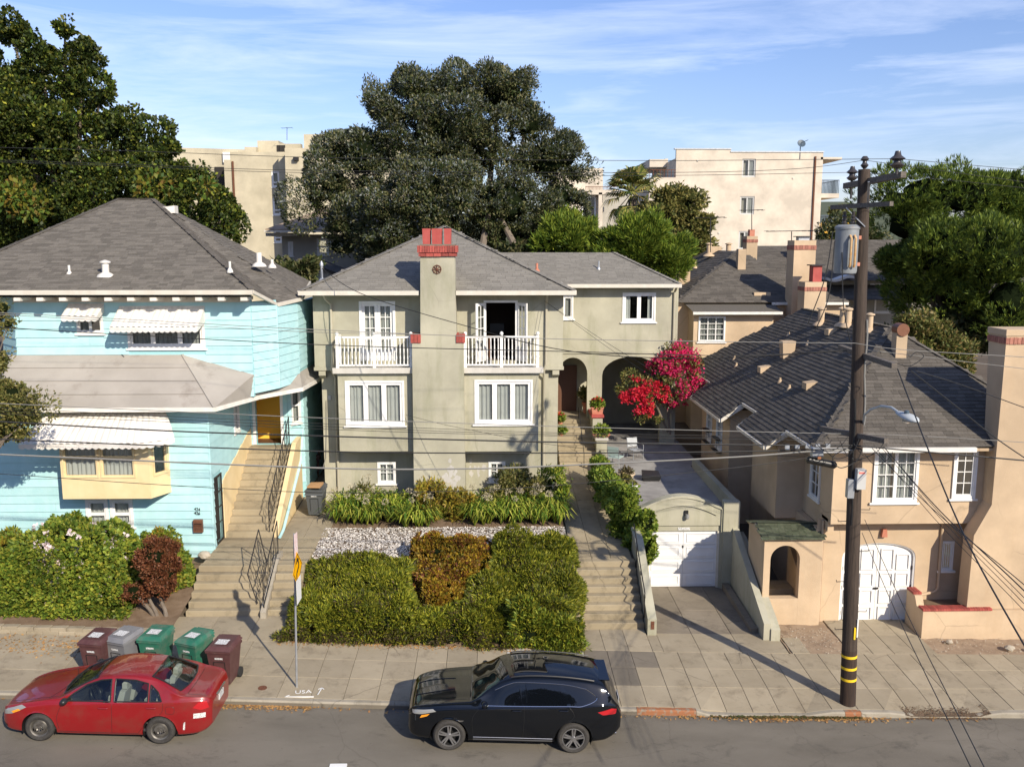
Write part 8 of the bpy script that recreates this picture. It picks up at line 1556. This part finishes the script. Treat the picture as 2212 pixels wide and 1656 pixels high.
# ================================================================== CARS
def smooth_pts(P, n):
    """dense Catmull-Rom samples of a list of tuples"""
    P = np.array(P, float); out = []
    for i in range(len(P)-1):
        p0, p1, p2, p3 = P[max(i-1, 0)], P[i], P[i+1], P[min(i+2, len(P)-1)]
        for k in range(n):
            t = k/n; out.append(.5*((2*p1)+(p2-p0)*t+(2*p0-5*p1+4*p2-p3)*t*t+(3*p1-p0-3*p2+p3)*t**3))
    out.append(P[-1]); return np.array(out)
def pip(x, z, poly): return inside((x, z), poly)
class Car:
    def __init__(s, label, name, spec, loc, rot):
        s.t = thing(name, label, 'car', loc, 0, rot=rot); s.sp = spec; S = spec; s.L = S['L']
        g = lambda k, x: float(np.interp(x, [p[0] for p in s.C[k]], [p[1] for p in s.C[k]]))
        s.C = {k: smooth_pts(S[k], 8) for k in ('top', 'belt', 'w', 'sill')}; s.g = g
        N = 190; xs = np.linspace(0, 1, N); xs = s.L*(.5-.5*np.cos(pi*xs))*.25+s.L*xs*.75; s.rings = []
        R = S['wr']+.055
        for x in xs:
            w, b, t, zs_ = g('w', x), g('belt', x), g('top', x), g('sill', x); b = min(b, t-.012); e = t-b; k = min(1, max(0, (e-.12)/.32)); k = k*k*(3-2*k)
            rw = w*lerp(.9, S['tumble'], k); pts = [(w*.90, zs_), (w*.965, zs_+.07*(b-zs_)), (w*.992, zs_+.3*(b-zs_)), (w, zs_+.55*(b-zs_)), (w*.985, zs_+.78*(b-zs_)), (w*.972, b-.05*(b-zs_)), (w*.945, b), (lerp(w*.93, rw, .5+.04*k), b+e*.5), (rw, b+e*.86-.02*k), (rw*.93, t-.035*(1-.6*(1-k))), (rw*.75, t-.012), (rw*.4, t+.004), (0, t+.012)]
            ring = smooth_pts(pts, 4); 
            # wheel arches
            for xc in S['wx']:
                if abs(x-xc) < R:
                    za = S['wr']-.0+sqrt(R*R-(x-xc)**2); n0 = 26
                    lim = za
                    for i in range(len(ring)):
                        if ring[i][1] < lim and i < n0: ring[i][1] = lim+.002*i*0; ring[i][0] = min(ring[i][0]+.012, w*1.004)
            s.rings.append((x, ring))
        s.make()
    def side(s, x, z):     # half width at (x, z)
        i = int(np.searchsorted([r[0] for r in s.rings], x)); i = min(max(i, 1), len(s.rings)-1); (xa, ra), (xb, rb) = s.rings[i-1], s.rings[i]; f = (x-xa)/(xb-xa+1e-9)
        q = ra*(1-f)+rb*f; return float(np.interp(z, q[:, 1], q[:, 0]))
    def topz(s, x, y):
        i = int(np.searchsorted([r[0] for r in s.rings], x)); i = min(max(i, 1), len(s.rings)-1); (xa, ra), (xb, rb) = s.rings[i-1], s.rings[i]; f = (x-xa)/(xb-xa+1e-9)
        q = (ra*(1-f)+rb*f)[20:]; return float(np.interp(-abs(y), -q[:, 0], q[:, 1]))
    def make(s):
        S = s.sp; V = []; n = len(s.rings[0][1]); F_ = []; L = s.L
        for x, r in s.rings:
            V += [(x, -y, z) for y, z in r]+[(x, y, z) for y, z in r[::-1][1:]]
        n2 = 2*n-1; holes = S['side_glass']
        for i in range(len(s.rings)-1):
            for j in range(n2-1):
                a, b, c, d = i*n2+j, (i+1)*n2+j, (i+1)*n2+j+1, i*n2+j+1; q = [V[k] for k in (a, b, c, d)]; cx = sum(p[0] for p in q)/4; cy = sum(p[1] for p in q)/4; cz = sum(p[2] for p in q)/4
                if S.get('open'):
                    if abs(cy) > .3 and any(pip(cx, cz, h) for h in holes) : continue
                    if any(pip(cx, cy, h) for h in S['top_glass']): continue
                if max(p[2] for p in q)-min(p[2] for p in q) < 1e-5 and max(abs(p[1]) for p in q)-min(abs(p[1]) for p in q) < 1e-5: continue
                F_.append((a, d, c, b))
        F_.append(tuple(range(n2))); F_.append(tuple((len(s.rings)-1)*n2+k for k in range(n2))[::-1]); m = MB(); m.v = V; m.f = F_; s.body = m.build('body', M_[S['paint']], s.t, True, True); s.Mid = Matrix()
        if not S.get('open'): pass
        k = MB(); w = s.g('w', L/2)*.9   # floor pan and wheel wells
        zf = S['wr']*.62
        xa, xb = S['wx'][0]+S['wr']+.08, S['wx'][1]-S['wr']-.08; k.box(xa, xb, -w*.95, w*.95, zf+.06, zf+.12); k.box(.25, L-.25, -w*.55, w*.55, zf-.06, zf+.02); k.build('underbody', M_['plastic_black'], s.t, True)
        for xc in S['wx']:
            for sd in (-1, 1):
                m = MB(); R = S['wr']+.05; A = [(xc+R*cos(a), S['wr']+R*sin(a)) for a in np.linspace(-.35, pi+.35, 15)]
                for (x0, z0), (x1, z1) in zip(A, A[1:]): m.poly((x0, sd*w*1.07, z0), (x1, sd*w*1.07, z1), (x1, sd*w*.6, z1), (x0, sd*w*.6, z0))
                m.poly(*[(x, sd*w*.6, z) for x, z in A]); m.build('wheel_arch', M_['plastic_black'], s.t, True)
        for h in holes:
            for sd in (-1, 1): s.panel(h, sd, M_[S['glass']], 'side_window', .003)
        for h in S['top_glass']: s.top_panel(h, M_[S.get('wglass', S['glass'])], 'windscreen' if h[0][0] < L/2 else 'rear_window', .004)
        for xc in S['wx']:
            for sd in (-1, 1): s.wheel(xc, sd)
    def grid(s, poly, nx=26, nz=8):
        xs = [p[0] for p in poly]; x0, x1 = min(xs), max(xs); cols = []
        for i in range(nx+1):
            x = lerp(x0+1e-4, x1-1e-4, i/nx); zz = []
            for (a, b), (c, d) in zip(poly, poly[1:]+poly[:1]):
                if (a <= x < c) or (c <= x < a): zz.append(b+(d-b)*(x-a)/(c-a))
            if len(zz) < 2: continue
            zz.sort(); cols.append([(x, lerp(zz[0], zz[-1], j/nz)) for j in range(nz+1)])
        return cols
    def panel(s, poly, sd, m_, name, off, parent=None):
        cols = s.grid(poly); m = MB()
        m.v = [(x, sd*(s.side(x, z)+off), z) for c in cols for x, z in c]; n = len(cols[0]); m.f = [(i*n+j, (i+1)*n+j, (i+1)*n+j+1, i*n+j+1) for i in range(len(cols)-1) for j in range(n-1)]
        return m.build(name, m_, parent or s.t, True, True)
    def top_panel(s, poly, m_, name, off):
        cols = s.grid(poly, 30, 14); m = MB(); m.v = [(x, y, s.topz(x, y)+off) for c in cols for x, y in c]; n = len(cols[0]); m.f = [(i*n+j, (i+1)*n+j, (i+1)*n+j+1, i*n+j+1) for i in range(len(cols)-1) for j in range(n-1)]
        return m.build(name, m_, s.t, True, True)
    def line(s, pts, r, m_, name, top=False, sd=-1, n=24, off=0):
        P = smooth_pts(pts, 6) if len(pts) > 2 else np.array([[lerp(pts[0][0], pts[1][0], i/n), lerp(pts[0][1], pts[1][1], i/n)] for i in range(n+1)])
        Q = [(x, q, s.topz(x, q)+off) if top else (x, sd*(s.side(x, q)+off), q) for x, q in P]; return MB().tube(Q, r, 5).build(name, M_[m_], s.t, True, True)
    def wheel(s, xc, sd):
        S = s.sp; R = S['wr']; y = sd*(s.g('w', s.L/2)-.02); t = MB(); W = S['tw']; rr = S['rim']
        M = Matrix.Translation((xc, y, R)) @ Matrix.Rotation(-sd*pi/2, 4, 'X');
        tm = MB(M); prof = [(rr, -.015), (rr+.02, .0), (R-.05, .005), (R-.02, -.015), (R, -.05), (R, -W+.05), (R-.02, -W+.015), (rr, -W)]; n = 40; vs = []; fs = []
        for r, z in prof:
            for j in range(n): a = 2*pi*j/n; vs.append((r*cos(a), r*sin(a), z))
        for i in range(len(prof)-1):
            for j in range(n): fs.append((i*n+j, i*n+(j+1) % n, (i+1)*n+(j+1) % n, (i+1)*n+j))
        tm.add(vs, fs); wh_ = tm.build('wheel', M_['tyre'], s.t, True, True); 
        if S['rimtype'] == 'steel':
            k = MB(M); k.lathe([(rr+.005, -.02), (rr-.02, -.035), (rr-.035, -.075), (rr*.72, -.06), (rr*.66, -.03), (rr*.4, -.025), (rr*.3, -.045), (.035, -.045), (.03, -.03), (.0, -.03)], 32, cap=False); k.build('rim', M_['steel_rim'], wh_, True, True)
            for q in range(14): a = 2*pi*q/14; MB(M).lathe([(.0, -.0285), (.014, -.0285)], 8, M.to_3x3() @ Vector((rr*.56*cos(a), rr*.56*sin(a), .002))).build('rim_hole', M_['black'], wh_, True)
            for q in range(5): a = 2*pi*q/5; MB(M).lathe([(.012, -.03), (.011, -.012), (0, -.01)], 6, M.to_3x3() @ Vector((.055*cos(a), .055*sin(a), 0))).build('lug_nut', M_['chrome'], wh_, True)
        else:
            k = MB(M); k.lathe([(rr+.005, -.012), (rr-.012, -.015), (rr-.025, -.09), (rr-.03, -.16), (.0, -.17)], 36, cap=False); k.build('rim', M_['plastic_black'], wh_, True, True); k = MB(M); k.lathe([(rr+.004, -.008), (rr-.014, -.006), (rr-.02, -.03)], 36, cap=False)
            k.build('rim_lip', M_['alloy'], wh_, True, True)
            for q in range(5):
                for dd in (-.14, .14):
                    a = 2*pi*q/5+.3; p0 = Vector((.05*cos(a+dd*2.2), .05*sin(a+dd*2.2), -.03)); p1 = Vector(((rr-.02)*cos(a+dd), (rr-.02)*sin(a+dd), -.015)); MB(M).beam(p0, p1, .034, .022, (0, 0, 1)).build('spoke', M_['alloy'], wh_, True)
            MB(M).lathe([(.06, -.04), (.05, -.008), (0, -.006)], 16).build('hub_cap', M_['alloy'], wh_, True, True)
    def mirror(s, x, z, col):
        for sd in (-1, 1):
            y = s.side(x, z); m = MB(); m.ico((x-.02, sd*(y+.13), z+.03), .1, 2, (.75, 1.05, .72)); m.beam((x, sd*(y-.01), z-.01), (x, sd*(y+.1), z), .05, .035); m.build('mirror', M_[col], s.t, True, True)
def ypitch(x, l=4.5): return atan2(zr(x-l/2)-zr(x+l/2), l)
# ---- the red saloon (front to the left)
sed = dict(L=4.55, wr=.318, tw=.2, rim=.2, wx=(.88, 3.48), rimtype='steel', paint='car_red', tumble=.70, open=True, glass='car_glass',
  top=[(0, .60), (.04, .68), (.2, .76), (.5, .85), (.9, .93), (1.2, .985), (1.32, 1.01), (1.6, 1.16), (1.95, 1.34), (2.3, 1.435), (2.7, 1.465), (3.1, 1.44), (3.4, 1.37), (3.7, 1.23), (3.95, 1.12), (4.1, 1.09), (4.4, 1.06), (4.5, 1.0), (4.55, .9)],
  belt=[(0, .55), (.2, .70), (.7, .83), (1.2, .90), (1.8, .925), (2.6, .95), (3.3, .985), (3.9, 1.02), (4.4, 1.0), (4.55, .85)],
  w=[(0, .58), (.06, .68), (.2, .77), (.5, .845), (1.0, .872), (2.2, .88), (3.4, .875), (4.0, .85), (4.35, .77), (4.5, .68), (4.55, .62)],
  sill=[(0, .36), (.1, .25), (.4, .2), (1.4, .19), (3.0, .19), (4.1, .22), (4.4, .28), (4.55, .4)],
  side_glass=[[(1.45, .955), (2.42, .965), (2.38, 1.375), (2.15, 1.345), (1.85, 1.24), (1.6, 1.09)], [(2.5, .968), (3.22, .985), (3.18, 1.31), (2.9, 1.37), (2.47, 1.385)], [(3.27, .988), (3.52, 1.0), (3.42, 1.16), (3.24, 1.29)]],
  top_glass=[[(1.36, -.62), (1.28, -.3), (1.26, 0), (1.28, .3), (1.36, .62), (2.05, .52), (1.98, .3), (1.96, 0), (1.98, -.3), (2.05, -.52)], [(3.22, -.5), (3.28, 0), (3.22, .5), (3.86, .6), (3.93, .3), (3.95, 0), (3.93, -.3), (3.86, -.6)]])
px_, wy = -9.86, 18.44
xr0 = px_-.88; zc_ = zr(px_+1.3); th = ypitch(px_+1.3)
red = Car('old red four-door saloon with steel wheels parked at the kerb in front of the bins', 'parked_car', sed, (xr0, 18.44+.87, zr(xr0)+.03), (0, th, 0))
red.mirror(1.5, .97, 'plastic_black')
for h in sed['side_glass']:
    for sd in (-1, 1):
        ring = h+[h[0]]; Q = [];
        for (a, b), (c, d) in zip(ring, ring[1:]):
            for k in range(8): x, z = lerp(a, c, k/8), lerp(b, d, k/8); Q.append((x, sd*(red.side(x, z)+.004), z))
        Q.append(Q[0]); MB().tube(Q, .016, 5).build('window_trim', M_['plastic_black'], red.t, True)
for h in sed['top_glass']:
    ring = h+[h[0]]; Q = []
    for (a, b), (c, d) in zip(ring, ring[1:]):
        for k in range(8): x, y = lerp(a, c, k/8), lerp(b, d, k/8); Q.append((x, y, red.topz(x, y)+.003))
    Q.append(Q[0]); MB().tube(Q, .02, 5).build('window_trim', M_['plastic_black'], red.t, True)
red.line([(2.45, .26), (2.46, .6), (2.45, .93)], .005, 'black', 'door_gap', off=-.002); red.line([(1.32, .32), (1.28, .6), (1.4, .93)], .005, 'black', 'door_gap', off=-.002); red.line([(3.0, .25), (3.2, .5), (3.52, .75), (3.55, .97)], .005, 'black', 'door_gap', off=-.002); red.line([(1.32, .27), (3.0, .25)], .005, 'black', 'door_gap', off=-.001)
for x, z in ((2.27, .83), (3.3, .86)):
    for sd in (-1, 1): y = red.side(x, z)+.02; MB().tube([(x-.1, sd*(y-.02), z), (x-.08, sd*y, z+.005), (x+.08, sd*y, z+.005), (x+.1, sd*(y-.02), z)], .014, 6).build('door_handle', M_['car_red'], red.t, True, True)
red.line([(3.62, .74), (3.62, .88), (3.78, .88), (3.78, .74), (3.62, .74)], .004, 'black', 'fuel_flap', off=-.001)
for sd in (-1, 1):
    red.panel([(.08, .56), (.3, .62), (.62, .79), (.5, .82), (.18, .70), (.06, .62)], sd, M_['lamp_clear'], 'headlight', .006); red.panel([(.32, .635), (.5, .72), (.44, .745), (.28, .67)], sd, M_['amber'], 'indicator', .012)
    red.panel([(4.18, .86), (4.30, .98), (4.45, .98), (4.5, .82), (4.35, .80)], sd, M_['lamp_red'], 'tail_light', .006)
red.line([(1.05, -.7), (1.22, -.35), (1.25, 0), (1.22, .35), (1.05, .7)], .006, 'black', 'bonnet_gap', True); red.line([(1.26, -.68), (.5, -.6), (.12, -.45)], .005, 'black', 'bonnet_gap', True); red.line([(1.26, .68), (.5, .6), (.12, .45)], .005, 'black', 'bonnet_gap', True)
red.line([(4.02, -.62), (4.05, 0), (4.02, .62)], .005, 'black', 'boot_gap', True); red.line([(4.02, -.62), (4.42, -.58)], .005, 'black', 'boot_gap', True); MB().box(4.552, 4.575, -.16, .16, .72, .86).build('number_plate', M_['label_print'], red.t, True); MB().box(4.535, 4.57, -.3, .3, .9, .93).build('chrome_strip', M_['chrome'], red.t, True)
sk = red.panel([(4.2, .62), (4.44, .62), (4.44, .73), (4.2, .73)], -1, M_['label_print'], 'bumper_sticker', .006)
red.panel([(3.98, .36), (4.02, .36), (4.03, .55), (3.99, .52)], -1, M_['label_print'], 'paint_scrape', .004); red.panel([(.04, .3), (.16, .28), (.16, .34), (.04, .36)], -1, M_['plastic_black'], 'grille_edge', .004)
# inside: seats, dashboard, wheel
def seat(t, x, y, w=.5):
    k = MB(); k.box(x, x+.5, y-w/2, y+w/2, .42, .58, .04); k.hexa([(x+.42, y-w/2, .5), (x+.58, y-w/2, .5), (x+.58, y+w/2, .5), (x+.42, y+w/2, .5), (x+.58, y-w*.4, 1.08), (x+.7, y-w*.4, 1.06), (x+.7, y+w*.4, 1.06), (x+.58, y+w*.4, 1.08)]); k.box(x+.6, x+.71, y-.12, y+.12, 1.1, 1.25, .03); k.build('seat', M_['seat_grey'], t, True)
for y in (-.38, .38): seat(red.t, 1.95, y); seat(red.t, 2.8, y, .6)
MB().box(2.8, 3.35, -.68, .68, .4, .56, .04).build('rear_bench', M_['seat_grey'], red.t, True); MB().box(3.4, 3.9, -.6, .6, .9, .93).build('parcel_shelf', M_['dash'], red.t, True); MB().box(1.25, 1.75, -.7, .7, .55, .93, .05).build('dashboard', M_['dash'], red.t, True); MB().box(1.0, 3.5, -.8, .8, .28, .33).build('cabin_floor', M_['dash'], red.t, True)
k = MB(Matrix.Translation((1.92, -.38, .92)) @ Matrix.Rotation(radians(65), 4, 'Y')); k.tube([(.18*cos(a), .18*sin(a), 0) for a in np.linspace(0, 2*pi, 22)], .015, 6); k.beam((-.17, 0, 0), (.17, 0, 0), .04, .02); k.build('steering_wheel', M_['plastic_black'], red.t, True, True)
for a, b in ((-.5, .1), (0, .6)): red.line([(1.33, a), (1.42, b)], .01, 'black', 'wiper', True, off=.02)
# ---- the black suv
suv = dict(L=4.74, wr=.362, tw=.235, rim=.245, wx=(.92, 3.67), rimtype='alloy', paint='car_black', tumble=.74, glass='tint',
  top=[(0, .78), (.04, .86), (.15, .96), (.5, 1.05), (1.0, 1.12), (1.3, 1.15), (1.42, 1.18), (1.75, 1.38), (2.05, 1.56), (2.4, 1.645), (2.9, 1.67), (3.5, 1.65), (4.0, 1.6), (4.3, 1.54), (4.42, 1.42), (4.58, 1.18), (4.68, 1.05), (4.74, .9)],
  belt=[(0, .7), (.2, .88), (.7, .98), (1.3, 1.03), (2.2, 1.06), (3.2, 1.10), (3.9, 1.15), (4.4, 1.16), (4.6, 1.08), (4.74, .85)],
  w=[(0, .62), (.06, .74), (.2, .84), (.5, .91), (1.0, .945), (2.3, .95), (3.6, .955), (4.2, .92), (4.5, .84), (4.66, .75), (4.74, .66)],
  sill=[(0, .34), (.12, .27), (.5, .25), (1.5, .25), (3.1, .25), (4.2, .28), (4.5, .34), (4.74, .5)],
  side_glass=[[(1.62, 1.085), (2.5, 1.10), (2.46, 1.53), (2.2, 1.485), (1.95, 1.37), (1.72, 1.2)], [(2.6, 1.105), (3.5, 1.13), (3.32, 1.53), (2.56, 1.545)], [(3.58, 1.135), (3.85, 1.15), (4.12, 1.28), (3.9, 1.44), (3.42, 1.52)]],
  top_glass=[[(1.5, -.68), (1.4, -.3), (1.38, 0), (1.4, .3), (1.5, .68), (2.15, .56), (2.08, .3), (2.06, 0), (2.08, -.3), (2.15, -.56)], [(2.3, -.42), (2.28, 0), (2.3, .42), (3.1, .44), (3.1, -.44)], [(4.36, -.5), (4.37, 0), (4.36, .5), (4.56, .6), (4.58, 0), (4.56, -.6)]])
xs0 = -.97-.92; th = ypitch(.4)
sv = Car('glossy black crossover with tinted windows and five-spoke alloy wheels parked at the kerb', 'parked_car', suv, (xs0, 18.5+.93, zr(xs0)+.02), (0, th, 0)); sv.mirror(1.7, 1.12, 'car_black')
sv.line([(1.6, 1.075), (2.5, 1.09), (3.5, 1.12), (3.85, 1.135), (4.16, 1.275), (3.92, 1.455)], .009, 'chrome', 'window_trim', off=.006); sv.line([(3.92, 1.455), (3.4, 1.54), (2.5, 1.56), (2.18, 1.5), (1.9, 1.37)], .007, 'chrome', 'window_trim', off=.006)
for q in ([(1.45, .4), (1.42, .8), (1.6, 1.06)], [(2.54, .33), (2.56, .7), (2.55, 1.08)], [(3.2, .35), (3.4, .65), (3.66, .9), (3.55, 1.1)]): sv.line(q, .005, 'black', 'door_gap', off=-.002)
sv.line([(1.45, .36), (3.2, .36)], .007, 'alloy', 'sill_strip', off=.004)
for x, z in ((2.38, 1.0), (3.42, 1.03)): y = sv.side(x, z)+.02; MB().tube([(x-.1, -(y-.02), z), (x-.08, -y, z+.005), (x+.08, -y, z+.005), (x+.1, -(y-.02), z)], .014, 6).build('door_handle', M_['car_black'], sv.t, True, True)
for sd in (-1, 1):
    sv.panel([(.1, .8), (.3, .83), (.62, .92), (.55, .96), (.2, .90), (.08, .86)], sd, M_['lamp_clear'], 'headlight', .006); sv.panel([(.26, .74), (.42, .80), (.48, .86), (.3, .81)], sd, M_['amber'], 'indicator', .008)
    sv.panel([(4.18, 1.0), (4.5, 1.06), (4.62, 1.02), (4.6, .92), (4.3, .93)], sd, M_['lamp_red'], 'tail_light', .006)
    sv.line([(2.25, .62*1), (4.1, .62)], .016, 'plastic_black', 'roof_rail', True, off=.03) if sd == 1 else sv.line([(2.25, -.62), (4.1, -.62)], .016, 'plastic_black', 'roof_rail', True, off=.03)
    sv.panel([(1.0, .72), (1.2, .72), (1.24, .75), (1.04, .75)], sd, M_['chrome'], 'wing_badge', .005)
sv.line([(1.35, -.72), (.5, -.66), (.12, -.5)], .005, 'black', 'bonnet_gap', True); sv.line([(1.35, .72), (.5, .66), (.12, .5)], .005, 'black', 'bonnet_gap', True)
sv.line([(1.0, -.25), (.5, -.3), (.15, -.28)], .014, 'car_black', 'bonnet_crease', True); sv.line([(1.0, .25), (.5, .3), (.15, .28)], .014, 'car_black', 'bonnet_crease', True)
MB().box(-.015, .02, -.42, .42, .55, .76, .01).build('grille', M_['plastic_black'], sv.t, True); MB().box(4.22, 4.46, -.5, .5, 1.545, 1.565).build('spoiler', M_['car_black'], sv.t, True); MB().tube([(4.45, -.6, .36), (4.66, -.6, .36)], .045, 10).build('exhaust', M_['chrome'], sv.t, True, True); MB().box(4.74, 4.755, -.2, .2, .85, .98).build('number_plate', M_['label_print'], sv.t, True)
sv.line([(1.45, .30), (3.2, .30)], .03, 'plastic_black', 'sill_guard', off=-.01)
# ================================================================== BINS
def bin_(p, rz, col, label, open_=False, plates=True, group='wheeled bins on the pavement'):
    t = thing('wheeled_bin', label, 'bin', p, rz, group); w0, w1, d0, d1, h = .225, .295, .24, .35, 1.0
    k = MB(); k.hexa([(-w0, -d0, .06), (w0, -d0, .06), (w0, d0, .1), (-w0, d0, .1), (-w1, -d1, h-.06), (w1, -d1, h-.06), (w1, d1, h), (-w1, d1, h)]); k.build('body', M_[col], t, True)
    k = MB(); k.box(-w1-.02, w1+.02, -d1-.025, d1, h-.1, h-.04, .01); k.build('rim', M_[col], t, True)
    M = Matrix.Translation((0, d1, h)) @ Matrix.Rotation(radians(-0 if not open_ else 14), 4, 'X'); k = MB(M)
    k.hexa([(-w1-.03, -2*d1-.05, -.03), (w1+.03, -2*d1-.05, -.03), (w1+.03, .02, .0), (-w1-.03, .02, .0), (-w1+.04, -2*d1+.05, .05), (w1-.04, -2*d1+.05, .05), (w1-.04, -.04, .09), (-w1+.04, -.04, .09)]); ld = k.build('lid', M_[col], t, True)
    if plates: k = MB(M); k.add([(-.15, -.55, .0725), (.15, -.55, .0725), (.15, -.3, .0845), (-.15, -.3, .0845)], [(0, 1, 2, 3)]); k.build('lid_label', M_['label_print'], ld, True)
    MB().tube([(-w1+.05, d1+.07, h+.03), (w1-.05, d1+.07, h+.03)], .016, 6).build('handle', M_[col], t, True)
    for x in (-w1+.08, -.08, .08, w1-.08): MB().beam((x, d1, h-.02), (x, d1+.07, h+.03), .02).build('handle_arm', M_[col], t, True)
    for sx in (-1, 1): m = MB(Matrix.Translation((sx*(w0+.02), d0+.06, .13)) @ Matrix.Rotation(pi/2, 4, 'Y')); m.lathe([(.13, -.03), (.13, .03), (.05, .035)], 18); m.build('wheel', M_['rubber'], t, True, True)
    f = lambda x, z: (x, -(d0+(d1-d0)*(z-.06)/(h-.12))-.006, z)
    k = MB(); pts = [f(-.14, .2), f(-.14, .66), f(.14, .66), f(.14, .2)]
    for a, b in zip(pts, pts[1:]): k.beam(a, b, .012, .01)
    k.build('panel_edge', M_['plastic_black'], t, True); k = MB(); k.poly(f(-.1, .73), f(.1, .73), f(.1, .78), f(-.1, .78)); k.build('serial_label', M_['label_print'], t, True); return t
for px, py, col, rz, lb in ((480, 1478, 'bin_brown', -8, 'dark brown wheeled bin, rightmost of the row behind the red car'), (417, 1466, 'bin_green', -22, 'weathered green wheeled bin beside the brown one, set at an angle'), (333, 1462, 'bin_green', -9, 'green wheeled bin with a big white label on its lid'), (263, 1468, 'bin_grey', -20, 'grey wheeled bin between the maroon and the green ones'), (207, 1474, 'bin_brown', -10, 'maroon wheeled bin, leftmost of the row behind the red car')):
    p = PZ(px, py, zs(-8, 21.5)); bin_((p.x, p.y+.3, zs(p.x, p.y+.3)), radians(rz), col, lb)
p = PZ(681, 1116, 1.95); bin_((p.x, p.y+.3, zp(p.x, p.y+.3)), radians(-4), 'bin_darkgrey', 'dark grey overfull wheeled bin with a propped lid in the side passage', True, False)
q = Vector((p.x, p.y+.3, zp(p.x, p.y)+1.06)); o = MB().hexa([(-.25, -.3, 0), (.2, -.34, 0), (.25, .1, .03), (-.2, .15, .03), (-.25, -.3, .05), (.2, -.34, .04), (.25, .1, .1), (-.2, .15, .08)]).build('cardboard_box', M_['cardboard']); o.location = q; tag(o, 'flattened brown cardboard on the dark grey bin', 'cardboard')
p = PZ(673, 1045, 2.0); bin_((p.x-.05, p.y+.5, zp(p.x, p.y+.4)), radians(12), 'bin_brown', 'maroon bin with an open pale lid behind the dark grey one in the side passage', True, False)
o = MB().ico((0, 0, .12), .18, 2, (1.1, .9, .75), .1).build('rock', M_['stone']); p = PZ(436, 1205, 1.7); o.location = (-8.85, 26.9, 1.72); tag(o, 'tan rock at the foot of the blue wall beside the entrance steps', 'rock')
p = PZ(728, 1659, zr(-4)); o = MB().box(p.x-.16, p.x+.2, p.y-.1, p.y+.1, p.z+.0, p.z+.052).build('road_marking', M_['marking_white']); o.location.z = zr(p.x)+.03-p.z-.0; tag(o, 'corner of a white painted mark at the bottom edge of the road', 'marking')
